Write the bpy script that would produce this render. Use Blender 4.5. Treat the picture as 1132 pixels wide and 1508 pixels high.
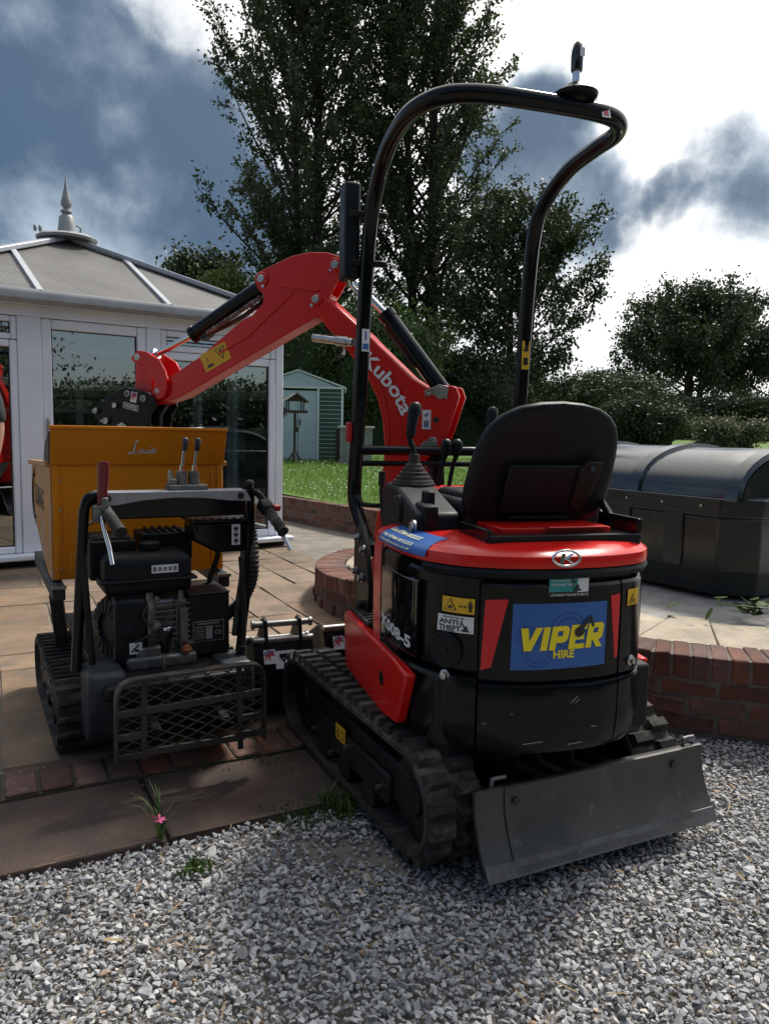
import bpy, bmesh, math, random
import numpy as np
from mathutils import Vector, Matrix

# ------------------------------------------------------------------ scene, camera, sky, sun
for o in list(bpy.data.objects):
    bpy.data.objects.remove(o)
scene = bpy.context.scene
COL = scene.collection
rad = math.radians

CAM_H = 1.25
PITCH = math.atan(122.0 / 1130.0)
ROLL = rad(1.2)
cam_data = bpy.data.cameras.new("camera")
cam = bpy.data.objects.new("camera", cam_data)
COL.objects.link(cam)
cp, sp = math.cos(PITCH), math.sin(PITCH)
fw = Vector((0, cp, -sp)); up0 = Vector((0, sp, cp)); rt0 = Vector((1, 0, 0))
rt = rt0 * math.cos(ROLL) + up0 * math.sin(ROLL)
up = up0 * math.cos(ROLL) - rt0 * math.sin(ROLL)
cam.matrix_world = Matrix(((rt.x, up.x, -fw.x, 0), (rt.y, up.y, -fw.y, 0), (rt.z, up.z, -fw.z, CAM_H), (0, 0, 0, 1)))
cam_data.sensor_fit = 'VERTICAL'
cam_data.sensor_height = 24.0
cam_data.lens = 1130.0 / 1508.0 * 24.0
cam_data.clip_start = 0.05
cam_data.clip_end = 3000
scene.camera = cam

SUN_AZ = rad(33)      # to the right of the view direction (+Y)
SUN_EL = rad(52)
world = bpy.data.worlds.new("World")
scene.world = world
world.use_nodes = True
wn = world.node_tree.nodes; wl = world.node_tree.links
wn.clear()
w_out = wn.new('ShaderNodeOutputWorld'); w_bg = wn.new('ShaderNodeBackground')
w_bg.inputs['Strength'].default_value = 0.1
wl.new(w_bg.outputs[0], w_out.inputs[0])
sky = wn.new('ShaderNodeTexSky'); sky.sky_type = 'NISHITA'; sky.sun_disc = False
sky.sun_elevation = SUN_EL; sky.sun_rotation = SUN_AZ
sky.air_density = 1.0; sky.dust_density = 1.2; sky.ozone_density = 1.0


def wmath(op, a, b=None, c=None, clamp=False):
    n = wn.new('ShaderNodeMath'); n.operation = op; n.use_clamp = clamp
    for i, v in enumerate((a, b, c)):
        if v is None: continue
        if isinstance(v, (int, float)): n.inputs[i].default_value = v
        else: wl.new(v, n.inputs[i])
    return n.outputs[0]


def wnoise(vec, scale, detail, rough, off=(0, 0, 0)):
    m = wn.new('ShaderNodeMapping'); wl.new(vec, m.inputs['Vector']); m.inputs['Location'].default_value = off
    t = wn.new('ShaderNodeTexNoise'); t.inputs['Scale'].default_value = scale
    t.inputs['Detail'].default_value = detail; t.inputs['Roughness'].default_value = rough
    wl.new(m.outputs[0], t.inputs['Vector'])
    return t


def wmix(fac, a, b):
    n = wn.new('ShaderNodeMix'); n.data_type = 'RGBA'
    if isinstance(fac, (int, float)): n.inputs[0].default_value = fac
    else: wl.new(fac, n.inputs[0])
    for s, v in ((n.inputs[6], a), (n.inputs[7], b)):
        if isinstance(v, tuple): s.default_value = v
        else: wl.new(v, s)
    return n.outputs[2]


def wramp(val, a, b):
    n = wn.new('ShaderNodeMapRange'); n.interpolation_type = 'SMOOTHSTEP'
    wl.new(val, n.inputs[0]); n.inputs[1].default_value = a; n.inputs[2].default_value = b
    return n.outputs[0]


tc = wn.new('ShaderNodeTexCoord'); DIR = tc.outputs['Generated']
sxyz = wn.new('ShaderNodeSeparateXYZ'); wl.new(DIR, sxyz.inputs[0])
# direction warped by noise so that the cloud edges billow
wz = wnoise(DIR, 3.2, 5, 0.55)
vsub = wn.new('ShaderNodeVectorMath'); vsub.operation = 'SUBTRACT'; wl.new(wz.outputs['Color'], vsub.inputs[0]); vsub.inputs[1].default_value = (0.5, 0.5, 0.5)
vsc = wn.new('ShaderNodeVectorMath'); vsc.operation = 'SCALE'; wl.new(vsub.outputs[0], vsc.inputs[0]); vsc.inputs['Scale'].default_value = 0.22
vad = wn.new('ShaderNodeVectorMath'); vad.operation = 'ADD'; wl.new(DIR, vad.inputs[0]); wl.new(vsc.outputs[0], vad.inputs[1])
vno = wn.new('ShaderNodeVectorMath'); vno.operation = 'NORMALIZE'; wl.new(vad.outputs[0], vno.inputs[0])
WD = vno.outputs[0]


def az_el(azd, eld):
    a, e = rad(azd), rad(eld)
    return (math.sin(a) * math.cos(e), math.cos(a) * math.cos(e), math.sin(e))


def blob(azd, eld, r0, r1, k=1.0):
    d = wn.new('ShaderNodeVectorMath'); d.operation = 'DOT_PRODUCT'; wl.new(WD, d.inputs[0]); d.inputs[1].default_value = az_el(azd, eld)
    n = wn.new('ShaderNodeMapRange'); wl.new(d.outputs['Value'], n.inputs[0]); n.inputs[1].default_value = math.cos(rad(r1 * 1.15)); n.inputs[2].default_value = math.cos(rad(r0 * .5)); n.inputs[4].default_value = k
    return n.outputs[0]


def wmax(*v):
    r = v[0]
    for q in v[1:]: r = wmath('MAXIMUM', r, q)
    return r


def wsum(*v):
    r = v[0]
    for q in v[1:]: r = wmath('ADD', r, q)
    return wmath('MINIMUM', r, 1.15)


# banks of grey cloud: those in view, and the same kind of broken cloud all round the sky
bank = wnoise(DIR, 2.1, 6, 0.56, (4.3, 1.7, 2.2))
broken = wramp(bank.outputs['Fac'], 0.50, 0.68)
front = wramp(sxyz.outputs['Y'], 0.25, 0.6)
broken = wmath('MULTIPLY', broken, wmath('SUBTRACT', 1.0, front))
seen = wsum(blob(-20, 19.5, 5, 9), blob(-25, 17, 5, 9), blob(-15, 15.5, 3, 7), blob(-18, 12, 3, 7), blob(-33, 18, 5, 10), blob(-13, 11, 2, 6), blob(-28, 24, 3, 8),
            blob(11.0, 17.5, 2.2, 5, .8), blob(14.6, 15, 1.6, 4, .75), blob(8, 18, 2.2, 5, .7), blob(10.8, 22.4, .4, 2.2, .7), blob(12, 12.8, 1.0, 3.8, .8),
            blob(22.3, 18.0, .9, 3.6, .52), blob(25.6, 18.5, 1.4, 4.4, .55), blob(20.4, 15.4, .3, 2.2, .55), blob(24.8, 14.2, .5, 3.0, .5), blob(18.2, 16.6, .3, 2.0, .35), blob(31, 15, 2, 6, .8))
fine = wnoise(DIR, 6.5, 9, 0.62, (1.1, 5.0, 0.3))
puff = wnoise(DIR, 4.2, 7, 0.55, (3.1, 0.4, 6.3))
dens = wmath('ADD', wmax(seen, broken), wmath('ADD', wmath('MULTIPLY', wmath('SUBTRACT', fine.outputs['Fac'], 0.5), 1.75), wmath('MULTIPLY', wmath('SUBTRACT', puff.outputs['Fac'], 0.5), 0.5)))
grey_mask = wramp(dens, 0.10, 0.98)
shade = wramp(wmath('ADD', dens, wmath('MULTIPLY', wmath('SUBTRACT', puff.outputs['Fac'], 0.5), 3.0)), 0.15, 1.45)
grey_col = wmix(shade, (4.6, 5.5, 6.5, 1), (0.66, 1.18, 1.95, 1))
# thin bright veil of cloud lit by the sun behind it
veil = wnoise(DIR, 1.6, 4, 0.5, (0.4, 2.0, 7.7))
sund = wn.new('ShaderNodeVectorMath'); sund.operation = 'DOT_PRODUCT'; wl.new(DIR, sund.inputs[0])
sund.inputs[1].default_value = az_el(33, 52)
near_sun = wramp(sund.outputs['Value'], 0.35, 0.98)
veil_mask = wmath('MAXIMUM', wramp(veil.outputs['Fac'], 0.50, 0.72), wramp(sund.outputs['Value'], 0.35, 0.72))
veil_col = wmix(near_sun, (4.2, 4.5, 5.0, 1), (15.5, 15.2, 14.6, 1))
base = wmix(wmath('MULTIPLY', veil_mask, 0.93), sky.outputs[0], veil_col)
total = wmix(wmath('MULTIPLY', grey_mask, 0.96), base, grey_col)
wl.new(total, w_bg.inputs['Color'])

sun_data = bpy.data.lights.new("sun", 'SUN')
sun_data.energy = 4.0
sun_data.angle = rad(9.0)
sun_data.color = (1.0, 0.95, 0.87)
sun = bpy.data.objects.new("sun", sun_data); COL.objects.link(sun)
sd = Vector(az_el(33, 52))
sun.rotation_euler = sd.to_track_quat('Z', 'Y').to_euler()
sun.location = (5, 15, 18)

scene.view_settings.view_transform = 'Standard'
scene.view_settings.look = 'None'
scene.view_settings.exposure = 0.25
scene.view_settings.gamma = 1.0
scene.view_settings.use_curve_mapping = False
scene.cycles.max_bounces = 8
scene.cycles.transparent_max_bounces = 12

rng = np.random.default_rng(7)
random.seed(7)

# ------------------------------------------------------------------ materials
MATS = {}


def mat(name, col, rough=0.5, metal=0.0, col2=None, nscale=8.0, bump=0.0, bscale=60.0, rvar=0.0, rand=0.0,
        coat=0.0, spec=0.5, contrast=(0.35, 0.65), dist=0.02, wear=None, detail=6.0, coord='Object', alpha=None):
    if name in MATS: return MATS[name]
    m = bpy.data.materials.new(name); m.use_nodes = True
    N = m.node_tree.nodes; L = m.node_tree.links
    b = N['Principled BSDF']
    b.inputs['Roughness'].default_value = rough
    b.inputs['Metallic'].default_value = metal
    b.inputs['Specular IOR Level'].default_value = spec
    if coat: b.inputs['Coat Weight'].default_value = coat; b.inputs['Coat Roughness'].default_value = 0.06
    t = N.new('ShaderNodeTexCoord')
    c1 = (*col, 1)
    src = None
    if col2 is not None or rvar > 0:
        nz = N.new('ShaderNodeTexNoise'); nz.inputs['Scale'].default_value = nscale; nz.inputs['Detail'].default_value = detail
        nz.inputs['Roughness'].default_value = 0.62
        L.new(t.outputs[coord], nz.inputs['Vector'])
        mr = N.new('ShaderNodeMapRange'); L.new(nz.outputs['Fac'], mr.inputs[0])
        mr.inputs[1].default_value, mr.inputs[2].default_value = contrast
        if rvar > 0:
            rr = N.new('ShaderNodeMapRange'); L.new(nz.outputs['Fac'], rr.inputs[0]); rr.inputs[1].default_value, rr.inputs[2].default_value = contrast
            rr.inputs[3].default_value = max(0.02, rough - rvar); rr.inputs[4].default_value = min(1, rough + rvar)
            L.new(rr.outputs[0], b.inputs['Roughness'])
        if col2 is not None:
            mx = N.new('ShaderNodeMix'); mx.data_type = 'RGBA'; L.new(mr.outputs[0], mx.inputs[0])
            mx.inputs[6].default_value = c1; mx.inputs[7].default_value = (*col2, 1); src = mx.outputs[2]
    if rand > 0:
        oi = N.new('ShaderNodeObjectInfo'); hs = N.new('ShaderNodeHueSaturation')
        mv = N.new('ShaderNodeMapRange'); L.new(oi.outputs['Random'], mv.inputs[0]); mv.inputs[3].default_value = 1 - rand; mv.inputs[4].default_value = 1 + rand
        L.new(mv.outputs[0], hs.inputs['Value'])
        mh = N.new('ShaderNodeMath'); mh.operation = 'MULTIPLY'; mh.inputs[1].default_value = 7.31; L.new(oi.outputs['Random'], mh.inputs[0])
        fr = N.new('ShaderNodeMath'); fr.operation = 'FRACT'; L.new(mh.outputs[0], fr.inputs[0])
        ms = N.new('ShaderNodeMapRange'); L.new(fr.outputs[0], ms.inputs[0]); ms.inputs[3].default_value = 1 - rand * .6; ms.inputs[4].default_value = 1 + rand * .6
        L.new(ms.outputs[0], hs.inputs['Saturation'])
        if src is None: hs.inputs['Color'].default_value = c1
        else: L.new(src, hs.inputs['Color'])
        src = hs.outputs[0]
    if wear is not None:
        wc, ws, lo, hi = wear
        n3 = N.new('ShaderNodeTexNoise'); n3.inputs['Scale'].default_value = ws; n3.inputs['Detail'].default_value = 9; n3.inputs['Roughness'].default_value = .7
        oi2 = N.new('ShaderNodeObjectInfo'); va = N.new('ShaderNodeVectorMath'); va.operation = 'ADD'
        cx = N.new('ShaderNodeCombineXYZ'); mm = N.new('ShaderNodeMath'); mm.operation = 'MULTIPLY'; mm.inputs[1].default_value = 37.0
        L.new(oi2.outputs['Random'], mm.inputs[0]); L.new(mm.outputs[0], cx.inputs[0]); L.new(t.outputs[coord], va.inputs[0]); L.new(cx.outputs[0], va.inputs[1]); L.new(va.outputs[0], n3.inputs['Vector'])
        m3 = N.new('ShaderNodeMapRange'); L.new(n3.outputs['Fac'], m3.inputs[0]); m3.inputs[1].default_value = lo; m3.inputs[2].default_value = hi
        x3 = N.new('ShaderNodeMix'); x3.data_type = 'RGBA'; L.new(m3.outputs[0], x3.inputs[0]); x3.inputs[7].default_value = (*wc, 1)
        if src is None: x3.inputs[6].default_value = c1
        else: L.new(src, x3.inputs[6])
        src = x3.outputs[2]
    if src is None: b.inputs['Base Color'].default_value = c1
    else: L.new(src, b.inputs['Base Color'])
    if bump > 0:
        n2 = N.new('ShaderNodeTexNoise'); n2.inputs['Scale'].default_value = bscale; n2.inputs['Detail'].default_value = 5
        L.new(t.outputs[coord], n2.inputs['Vector'])
        bp = N.new('ShaderNodeBump'); bp.inputs['Strength'].default_value = bump; bp.inputs['Distance'].default_value = dist
        L.new(n2.outputs['Fac'], bp.inputs['Height']); L.new(bp.outputs[0], b.inputs['Normal'])
    if alpha is not None: b.inputs['Alpha'].default_value = alpha
    MATS[name] = m
    return m


def leaf_mat(name, col, col2, trans=0.35, nscale=0.5, rough=0.5):
    if name in MATS: return MATS[name]
    m = bpy.data.materials.new(name); m.use_nodes = True
    N = m.node_tree.nodes; L = m.node_tree.links
    b = N['Principled BSDF']; b.inputs['Roughness'].default_value = rough
    t = N.new('ShaderNodeTexCoord')
    nz = N.new('ShaderNodeTexNoise'); nz.inputs['Scale'].default_value = nscale; nz.inputs['Detail'].default_value = 8; nz.inputs['Roughness'].default_value = 0.8
    L.new(t.outputs['Object'], nz.inputs['Vector'])
    mr = N.new('ShaderNodeMapRange'); L.new(nz.outputs['Fac'], mr.inputs[0]); mr.inputs[1].default_value = .35; mr.inputs[2].default_value = .65
    mx = N.new('ShaderNodeMix'); mx.data_type = 'RGBA'; L.new(mr.outputs[0], mx.inputs[0])
    mx.inputs[6].default_value = (*col, 1); mx.inputs[7].default_value = (*col2, 1)
    L.new(mx.outputs[2], b.inputs['Base Color'])
    tr = N.new('ShaderNodeBsdfTranslucent')
    L.new(mx.outputs[2], tr.inputs['Color'])
    ms = N.new('ShaderNodeMixShader'); ms.inputs[0].default_value = trans
    L.new(b.outputs[0], ms.inputs[1]); L.new(tr.outputs[0], ms.inputs[2])
    L.new(ms.outputs[0], N['Material Output'].inputs['Surface'])
    MATS[name] = m
    return m


def glass_mat(name, tint=(0.75, 0.8, 0.8), refl=0.16):
    """window pane: mirror-like reflection by fresnel over a slightly tinted see-through sheet"""
    if name in MATS: return MATS[name]
    m = bpy.data.materials.new(name); m.use_nodes = True
    N = m.node_tree.nodes; L = m.node_tree.links; N.remove(N['Principled BSDF'])
    tr = N.new('ShaderNodeBsdfTransparent'); tr.inputs[0].default_value = (*tint, 1)
    gl = N.new('ShaderNodeBsdfGlossy'); gl.inputs['Roughness'].default_value = 0.01; gl.inputs['Color'].default_value = (.95, .97, 1, 1)
    fr = N.new('ShaderNodeFresnel'); fr.inputs['IOR'].default_value = 1.9
    mx = N.new('ShaderNodeMixShader')
    ad = N.new('ShaderNodeMath'); ad.operation = 'ADD'; ad.inputs[1].default_value = refl; ad.use_clamp = True
    L.new(fr.outputs[0], ad.inputs[0]); L.new(ad.outputs[0], mx.inputs[0])
    L.new(tr.outputs[0], mx.inputs[1]); L.new(gl.outputs[0], mx.inputs[2])
    L.new(mx.outputs[0], N['Material Output'].inputs['Surface'])
    MATS[name] = m
    return m


# ------------------------------------------------------------------ mesh helpers
def link(name, me, parent=None, loc=None, rot=None):
    o = bpy.data.objects.new(name, me); COL.objects.link(o)
    if parent is not None: o.parent = parent
    if loc is not None: o.location = loc
    if rot is not None: o.rotation_euler = rot
    return o


def tag(o, label=None, cat=None, group=None, kind=None):
    if label: o['label'] = label
    if cat: o['category'] = cat
    if group: o['group'] = group
    if kind: o['kind'] = kind
    return o


def empty(name, loc=(0, 0, 0), rz=0.0):
    o = bpy.data.objects.new(name, None); COL.objects.link(o)
    o.empty_display_size = 0.1
    o.location = loc; o.rotation_euler = (0, 0, rz)
    return o


class MB:
    """collects shapes, then links them as one mesh object"""

    def __init__(self, M=None):
        self.v = []; self.f = []; self.mi = []; self.M = M or Matrix.Identity(4); self.cur = 0

    def add(self, vs, fs, M=None):
        n = len(self.v); T = self.M @ M if M is not None else self.M
        self.v += [tuple(T @ Vector(p)) for p in vs]
        self.f += [tuple(i + n for i in q) for q in fs]
        self.mi += [self.cur] * len(fs)
        return self

    def box(self, c, s, rz=0.0, rx=0.0, ry=0.0):
        x, y, z = s[0] / 2, s[1] / 2, s[2] / 2
        vs = [(-x, -y, -z), (x, -y, -z), (x, y, -z), (-x, y, -z), (-x, -y, z), (x, -y, z), (x, y, z), (-x, y, z)]
        fs = [(0, 3, 2, 1), (4, 5, 6, 7), (0, 1, 5, 4), (1, 2, 6, 5), (2, 3, 7, 6), (3, 0, 4, 7)]
        M = Matrix.Translation(c) @ Matrix.Rotation(rz, 4, 'Z') @ Matrix.Rotation(ry, 4, 'Y') @ Matrix.Rotation(rx, 4, 'X')
        return self.add(vs, fs, M)

    def bar(self, p0, p1, w, h, upv=(0, 0, 1)):
        """rectangular bar from p0 to p1, w across, h along up"""
        p0, p1 = Vector(p0), Vector(p1); d = (p1 - p0); L = d.length; d = d / L
        u = Vector(upv); s = d.cross(u)
        if s.length < 1e-5: u = Vector((1, 0, 0)); s = d.cross(u)
        s.normalize(); u = s.cross(d).normalized()
        vs = []
        for p in (p0, p1):
            for a, b in ((-1, -1), (1, -1), (1, 1), (-1, 1)):
                vs.append(tuple(p + s * (a * w / 2) + u * (b * h / 2)))
        fs = [(0, 1, 2, 3), (7, 6, 5, 4), (0, 4, 5, 1), (1, 5, 6, 2), (2, 6, 7, 3), (3, 7, 4, 0)]
        return self.add(vs, fs)

    def cyl(self, p0, p1, r0, r1=None, seg=16, caps=True):
        r1 = r0 if r1 is None else r1
        return self.tube([p0, p1], [r0, r1], seg, caps)

    def tube(self, pts, r, seg=12, caps=True, close=False):
        pts = [Vector(p) for p in pts]; n = len(pts)
        if not isinstance(r, (list, tuple)): r = [r] * n
        vs = []; fs = []
        prev = None
        for i in range(n):
            if close: d = pts[(i + 1) % n] - pts[i - 1]
            elif i == 0: d = pts[1] - pts[0]
            elif i == n - 1: d = pts[-1] - pts[-2]
            else: d = (pts[i + 1] - pts[i]).normalized() + (pts[i] - pts[i - 1]).normalized()
            if d.length < 1e-9: d = Vector((0, 0, 1))
            d.normalize()
            if prev is None:
                a = Vector((0, 0, 1)) if abs(d.z) < 0.9 else Vector((1, 0, 0))
                s = d.cross(a).normalized()
            else:
                s = prev - d * prev.dot(d)
                if s.length < 1e-6: s = d.orthogonal()
                s.normalize()
            prev = s; u = s.cross(d)
            for k in range(seg):
                t = 2 * math.pi * k / seg
                vs.append(tuple(pts[i] + s * (r[i] * math.cos(t)) + u * (r[i] * math.sin(t))))
        m = n if close else n - 1
        for i in range(m):
            j = (i + 1) % n
            for k in range(seg):
                k2 = (k + 1) % seg
                fs.append((i * seg + k, i * seg + k2, j * seg + k2, j * seg + k))
        if caps and not close:
            fs.append(tuple(range(seg - 1, -1, -1))); fs.append(tuple((n - 1) * seg + k for k in range(seg)))
        return self.add(vs, fs)

    def prism(self, poly, t, M=None):
        """polygon (x,y) extruded from z=-t/2 to t/2, placed by M"""
        a = sum(poly[i][0] * poly[(i + 1) % len(poly)][1] - poly[(i + 1) % len(poly)][0] * poly[i][1] for i in range(len(poly)))
        if a < 0: poly = poly[::-1]
        n = len(poly)
        vs = [(p[0], p[1], -t / 2) for p in poly] + [(p[0], p[1], t / 2) for p in poly]
        fs = [tuple(range(n - 1, -1, -1)), tuple(range(n, 2 * n))]
        fs += [(i, (i + 1) % n, n + (i + 1) % n, n + i) for i in range(n)]
        return self.add(vs, fs, M)

    def lathe(self, prof, seg=24, M=None):
        """profile [(r,z)...] turned about z"""
        vs = []; fs = []
        for r, z in prof:
            for k in range(seg):
                t = 2 * math.pi * k / seg; vs.append((r * math.cos(t), r * math.sin(t), z))
        for i in range(len(prof) - 1):
            for k in range(seg):
                k2 = (k + 1) % seg
                fs.append((i * seg + k, i * seg + k2, (i + 1) * seg + k2, (i + 1) * seg + k))
        if prof[0][0] > 1e-6: fs.append(tuple(range(seg - 1, -1, -1)))
        if prof[-1][0] > 1e-6: fs.append(tuple((len(prof) - 1) * seg + k for k in range(seg)))
        return self.add(vs, fs, M)

    def grid(self, rows, closed_u=False, flip=False):
        """rows: list of equally long lists of points"""
        h = len(rows); w = len(rows[0]); vs = [p for r in rows for p in r]; fs = []
        for i in range(h - 1):
            for j in range(w if closed_u else w - 1):
                j2 = (j + 1) % w
                q = (i * w + j, i * w + j2, (i + 1) * w + j2, (i + 1) * w + j)
                fs.append(q[::-1] if flip else q)
        return self.add(vs, fs)

    def build(self, name, mats, parent=None, smooth=None, bevel=0.0, segs=2, loc=None, rot=None, subsurf=0):
        me = bpy.data.meshes.new(name)
        me.from_pydata(self.v, [], self.f)
        if not isinstance(mats, (list, tuple)): mats = [mats]
        for m in mats: me.materials.append(m)
        if len(mats) > 1: me.polygons.foreach_set('material_index', self.mi)
        me.update()
        if smooth is not None:
            me.polygons.foreach_set('use_smooth', [True] * len(me.polygons))
            me.set_sharp_from_angle(angle=rad(smooth))
        o = link(name, me, parent, loc, rot)
        if bevel > 0:
            b = o.modifiers.new('bevel', 'BEVEL'); b.width = bevel; b.segments = segs; b.limit_method = 'ANGLE'; b.angle_limit = rad(38)
            b.harden_normals = False
            if smooth is None:
                me.polygons.foreach_set('use_smooth', [True] * len(me.polygons)); me.set_sharp_from_angle(angle=rad(35))
        if subsurf:
            s = o.modifiers.new('sub', 'SUBSURF'); s.levels = subsurf; s.render_levels = subsurf
        return o


def np_mesh(name, verts, quads, material, parent=None, mats=None, mi=None, tris=False):
    """fast mesh from numpy arrays; quads (n,4) or (n,3)"""
    me = bpy.data.meshes.new(name)
    n = len(verts); k = quads.shape[1]; m = len(quads)
    me.vertices.add(n); me.vertices.foreach_set('co', np.asarray(verts, np.float32).ravel())
    me.loops.add(m * k); me.loops.foreach_set('vertex_index', np.asarray(quads, np.int32).ravel())
    me.polygons.add(m); me.polygons.foreach_set('loop_start', np.arange(0, m * k, k, dtype=np.int32))
    for q in (mats or [material]): me.materials.append(q)
    if mi is not None: me.polygons.foreach_set('material_index', np.asarray(mi, np.int32))
    me.update(calc_edges=True)
    return link(name, me, parent)


def text_geo(body, size=1.0, bold=0.0, shear=0.0, align='LEFT', spacing=1.0, res=3):
    cu = bpy.data.curves.new('lettering', 'FONT'); cu.body = body; cu.size = size; cu.offset = bold; cu.shear = shear
    cu.align_x = align; cu.space_character = spacing; cu.resolution_u = res
    ob = bpy.data.objects.new('lettering', cu); COL.objects.link(ob)
    dg = bpy.context.evaluated_depsgraph_get()
    me = bpy.data.meshes.new_from_object(ob.evaluated_get(dg))
    vs = [tuple(v.co) for v in me.vertices]; fs = [tuple(p.vertices) for p in me.polygons]
    bpy.data.objects.remove(ob); bpy.data.curves.remove(cu); bpy.data.meshes.remove(me)
    return vs, fs


def smoothstep(a, b, x):
    t = min(1, max(0, (x - a) / (b - a))); return t * t * (3 - 2 * t)


def spline(pts, n):
    """Catmull-Rom through pts, n samples per span"""
    P = [Vector(p) for p in pts]; out = []
    for i in range(len(P) - 1):
        p0 = P[i - 1] if i > 0 else P[i] * 2 - P[i + 1]
        p1, p2 = P[i], P[i + 1]
        p3 = P[i + 2] if i + 2 < len(P) else P[i + 1] * 2 - P[i]
        for k in range(n):
            t = k / n
            out.append(0.5 * ((2 * p1) + (p2 - p0) * t + (2 * p0 - 5 * p1 + 4 * p2 - p3) * t * t + (3 * p1 - p0 - 3 * p2 + p3) * t ** 3))
    out.append(P[-1])
    return out


# site frame: the paving runs 27 degrees off the view
SA = rad(27)
SR = Vector((math.cos(SA), math.sin(SA), 0)); SF = Vector((-math.sin(SA), math.cos(SA), 0))


def S(l, f, z=0.0):
    p = SR * l + SF * f
    return (p.x, p.y, z)

# ------------------------------------------------------------------ materials of the setting
M_dirt = mat('dirt', (.13, .115, .10), .95, col2=(.22, .19, .155), nscale=5, bump=.5, bscale=70)
M_sand = mat('sandstone', (.225, .152, .097), .82, col2=(.125, .091, .064), nscale=3.2, bump=.35, bscale=28, rvar=.12, rand=.22, dist=.01, contrast=(.32, .7), wear=((.10, .095, .075), 4.5, .52, .72))
M_slab = mat('brown_stone', (.078, .046, .034), .9, col2=(.042, .030, .024), nscale=5, bump=.5, bscale=90, rand=.12, dist=.008, wear=((.15, .13, .115), 45, .60, .74))
M_cream = mat('cream_stone', (.40, .34, .25), .8, col2=(.25, .21, .155), nscale=4, bump=.3, bscale=30, rand=.12, dist=.008, wear=((.12, .105, .085), 7, .55, .75))
M_brick = mat('brick_clay', (.150, .062, .043), .88, col2=(.078, .042, .034), nscale=14, bump=.5, bscale=90, rand=.34, dist=.006, wear=((.33, .27, .22), 16, .60, .76))
M_mortar = mat('mortar', (.155, .135, .115), .95, col2=(.085, .075, .065), nscale=20, bump=.5, bscale=120, dist=.006)
M_conc = mat('concrete', (.30, .29, .275), .92, col2=(.19, .185, .175), nscale=9, bump=.6, bscale=140, dist=.006)
M_lawn = mat('lawn_turf', (.085, .165, .022), .9, col2=(.135, .22, .036), nscale=1.3, bump=.7, bscale=90, dist=.05)
M_blade = leaf_mat('grass_blade', (.075, .17, .02), (.14, .24, .035), .35, 1.5)
M_flower = mat('clover_white', (.75, .76, .70), .8)

# ------------------------------------------------------------------ ground
mb = MB(); mb.grid([[(-500, -60, -.06), (500, -60, -.06)], [(-500, 900, -.06), (500, 900, -.06)]])
tag(mb.build('ground', M_dirt), kind='structure')

# lawn: a sheet behind the low brick wall, rising gently to the hedges
WALL_PATH = [(-14, 21.5), (-8, 17.2), (-4.5, 14.3), (-2.6, 12.3), (-1.44, 10.85), (-.33, 9.47), (.55, 8.55), (1.7, 7.85), (3.4, 7.4), (7, 7.1), (16, 7.0), (40, 7.0)]


def lawn_z(x, y):
    d = max(0, y - 9.0)
    return .25 + .020 * min(d, 10) + .031 * max(0, min(d - 10, 26)) + .012 * max(0, min(d - 36, 60)) + .03 * math.sin(x * .35 + y * .21)


wp = spline([(p[0], p[1], 0) for p in WALL_PATH], 6)
rows = []
for d in (0.10, .4, 1, 2, 3.5, 5.5, 8, 11, 15, 20, 26, 34, 48, 80, 160, 400):
    rows.append([(p.x * (1 + d * .02), p.y + d, lawn_z(p.x, p.y + d) - (.02 if d < .2 else 0)) for p in wp])
mb = MB(); mb.grid(rows)
tag(mb.build('lawn', M_lawn, smooth=60), kind='structure')


# grass blades and clover on the part of the lawn that is seen
def blades(name, n, xr, yr, hmin, hmax, w, material, zf, mask=None):
    x = rng.uniform(xr[0], xr[1], n); y = yr[0] + (yr[1] - yr[0]) * rng.random(n) ** 1.4
    if mask is not None:
        k = mask(x, y); x, y = x[k], y[k]
    n = len(x); z = np.array([zf(a, b) for a, b in zip(x, y)])
    a = rng.uniform(0, 6.283, n); h = rng.uniform(hmin, hmax, n); lean = rng.normal(0, .4, (n, 2)) * h[:, None]
    ww = w * (1 + .05 * (y - yr[0]))
    p0 = np.stack([x - np.cos(a) * ww, y - np.sin(a) * ww, z - .01], 1); p1 = np.stack([x + np.cos(a) * ww, y + np.sin(a) * ww, z - .01], 1)
    p2 = np.stack([x + lean[:, 0], y + lean[:, 1], z + h], 1)
    V = np.stack([p0, p1, p2], 1).reshape(-1, 3)
    return np_mesh(name, V, np.arange(3 * n).reshape(-1, 3), material)


def path_y(x):
    xs = [p.x for p in wp]; ys = [p.y for p in wp]
    return np.interp(x, xs, ys)


ob = blades('grass', 60000, (-2.6, 3.2), (7.7, 21), .03, .085, .004, M_blade, lawn_z, lambda x, y: y > path_y(x) + .14)
tag(ob, 'short rough grass covering the lawn in front of the shed', 'grass', kind='stuff')
n = 1500
n = 950; x = rng.uniform(-2.4, 3.2, n); y = 8 + 11 * rng.random(n) ** 1.3
k = (y > path_y(x) + .2) & ((np.sin(x * 2.3 + y) + np.sin(y * 1.7 - x * 1.1)) > -.6); x, y = x[k], y[k]; n = len(x)
V = []; s = .0105
for a, b in zip(x, y):
    z = lawn_z(a, b) + rng.uniform(.05, .10); r = s * rng.uniform(.7, 1.3)
    V += [(a - r, b, z), (a, b - r, z), (a + r, b, z), (a, b + r, z), (a, b, z + r), (a, b, z - r)]
base = np.array([[0, 1, 4], [1, 2, 4], [2, 3, 4], [3, 0, 4], [1, 0, 5], [2, 1, 5], [3, 2, 5], [0, 3, 5]])
Fq = (base[None] + 6 * np.arange(n)[:, None, None]).reshape(-1, 3)
tag(np_mesh('clover', np.array(V), Fq, M_flower), 'white clover flower heads dotted over the lawn', 'clover', kind='stuff')


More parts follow.
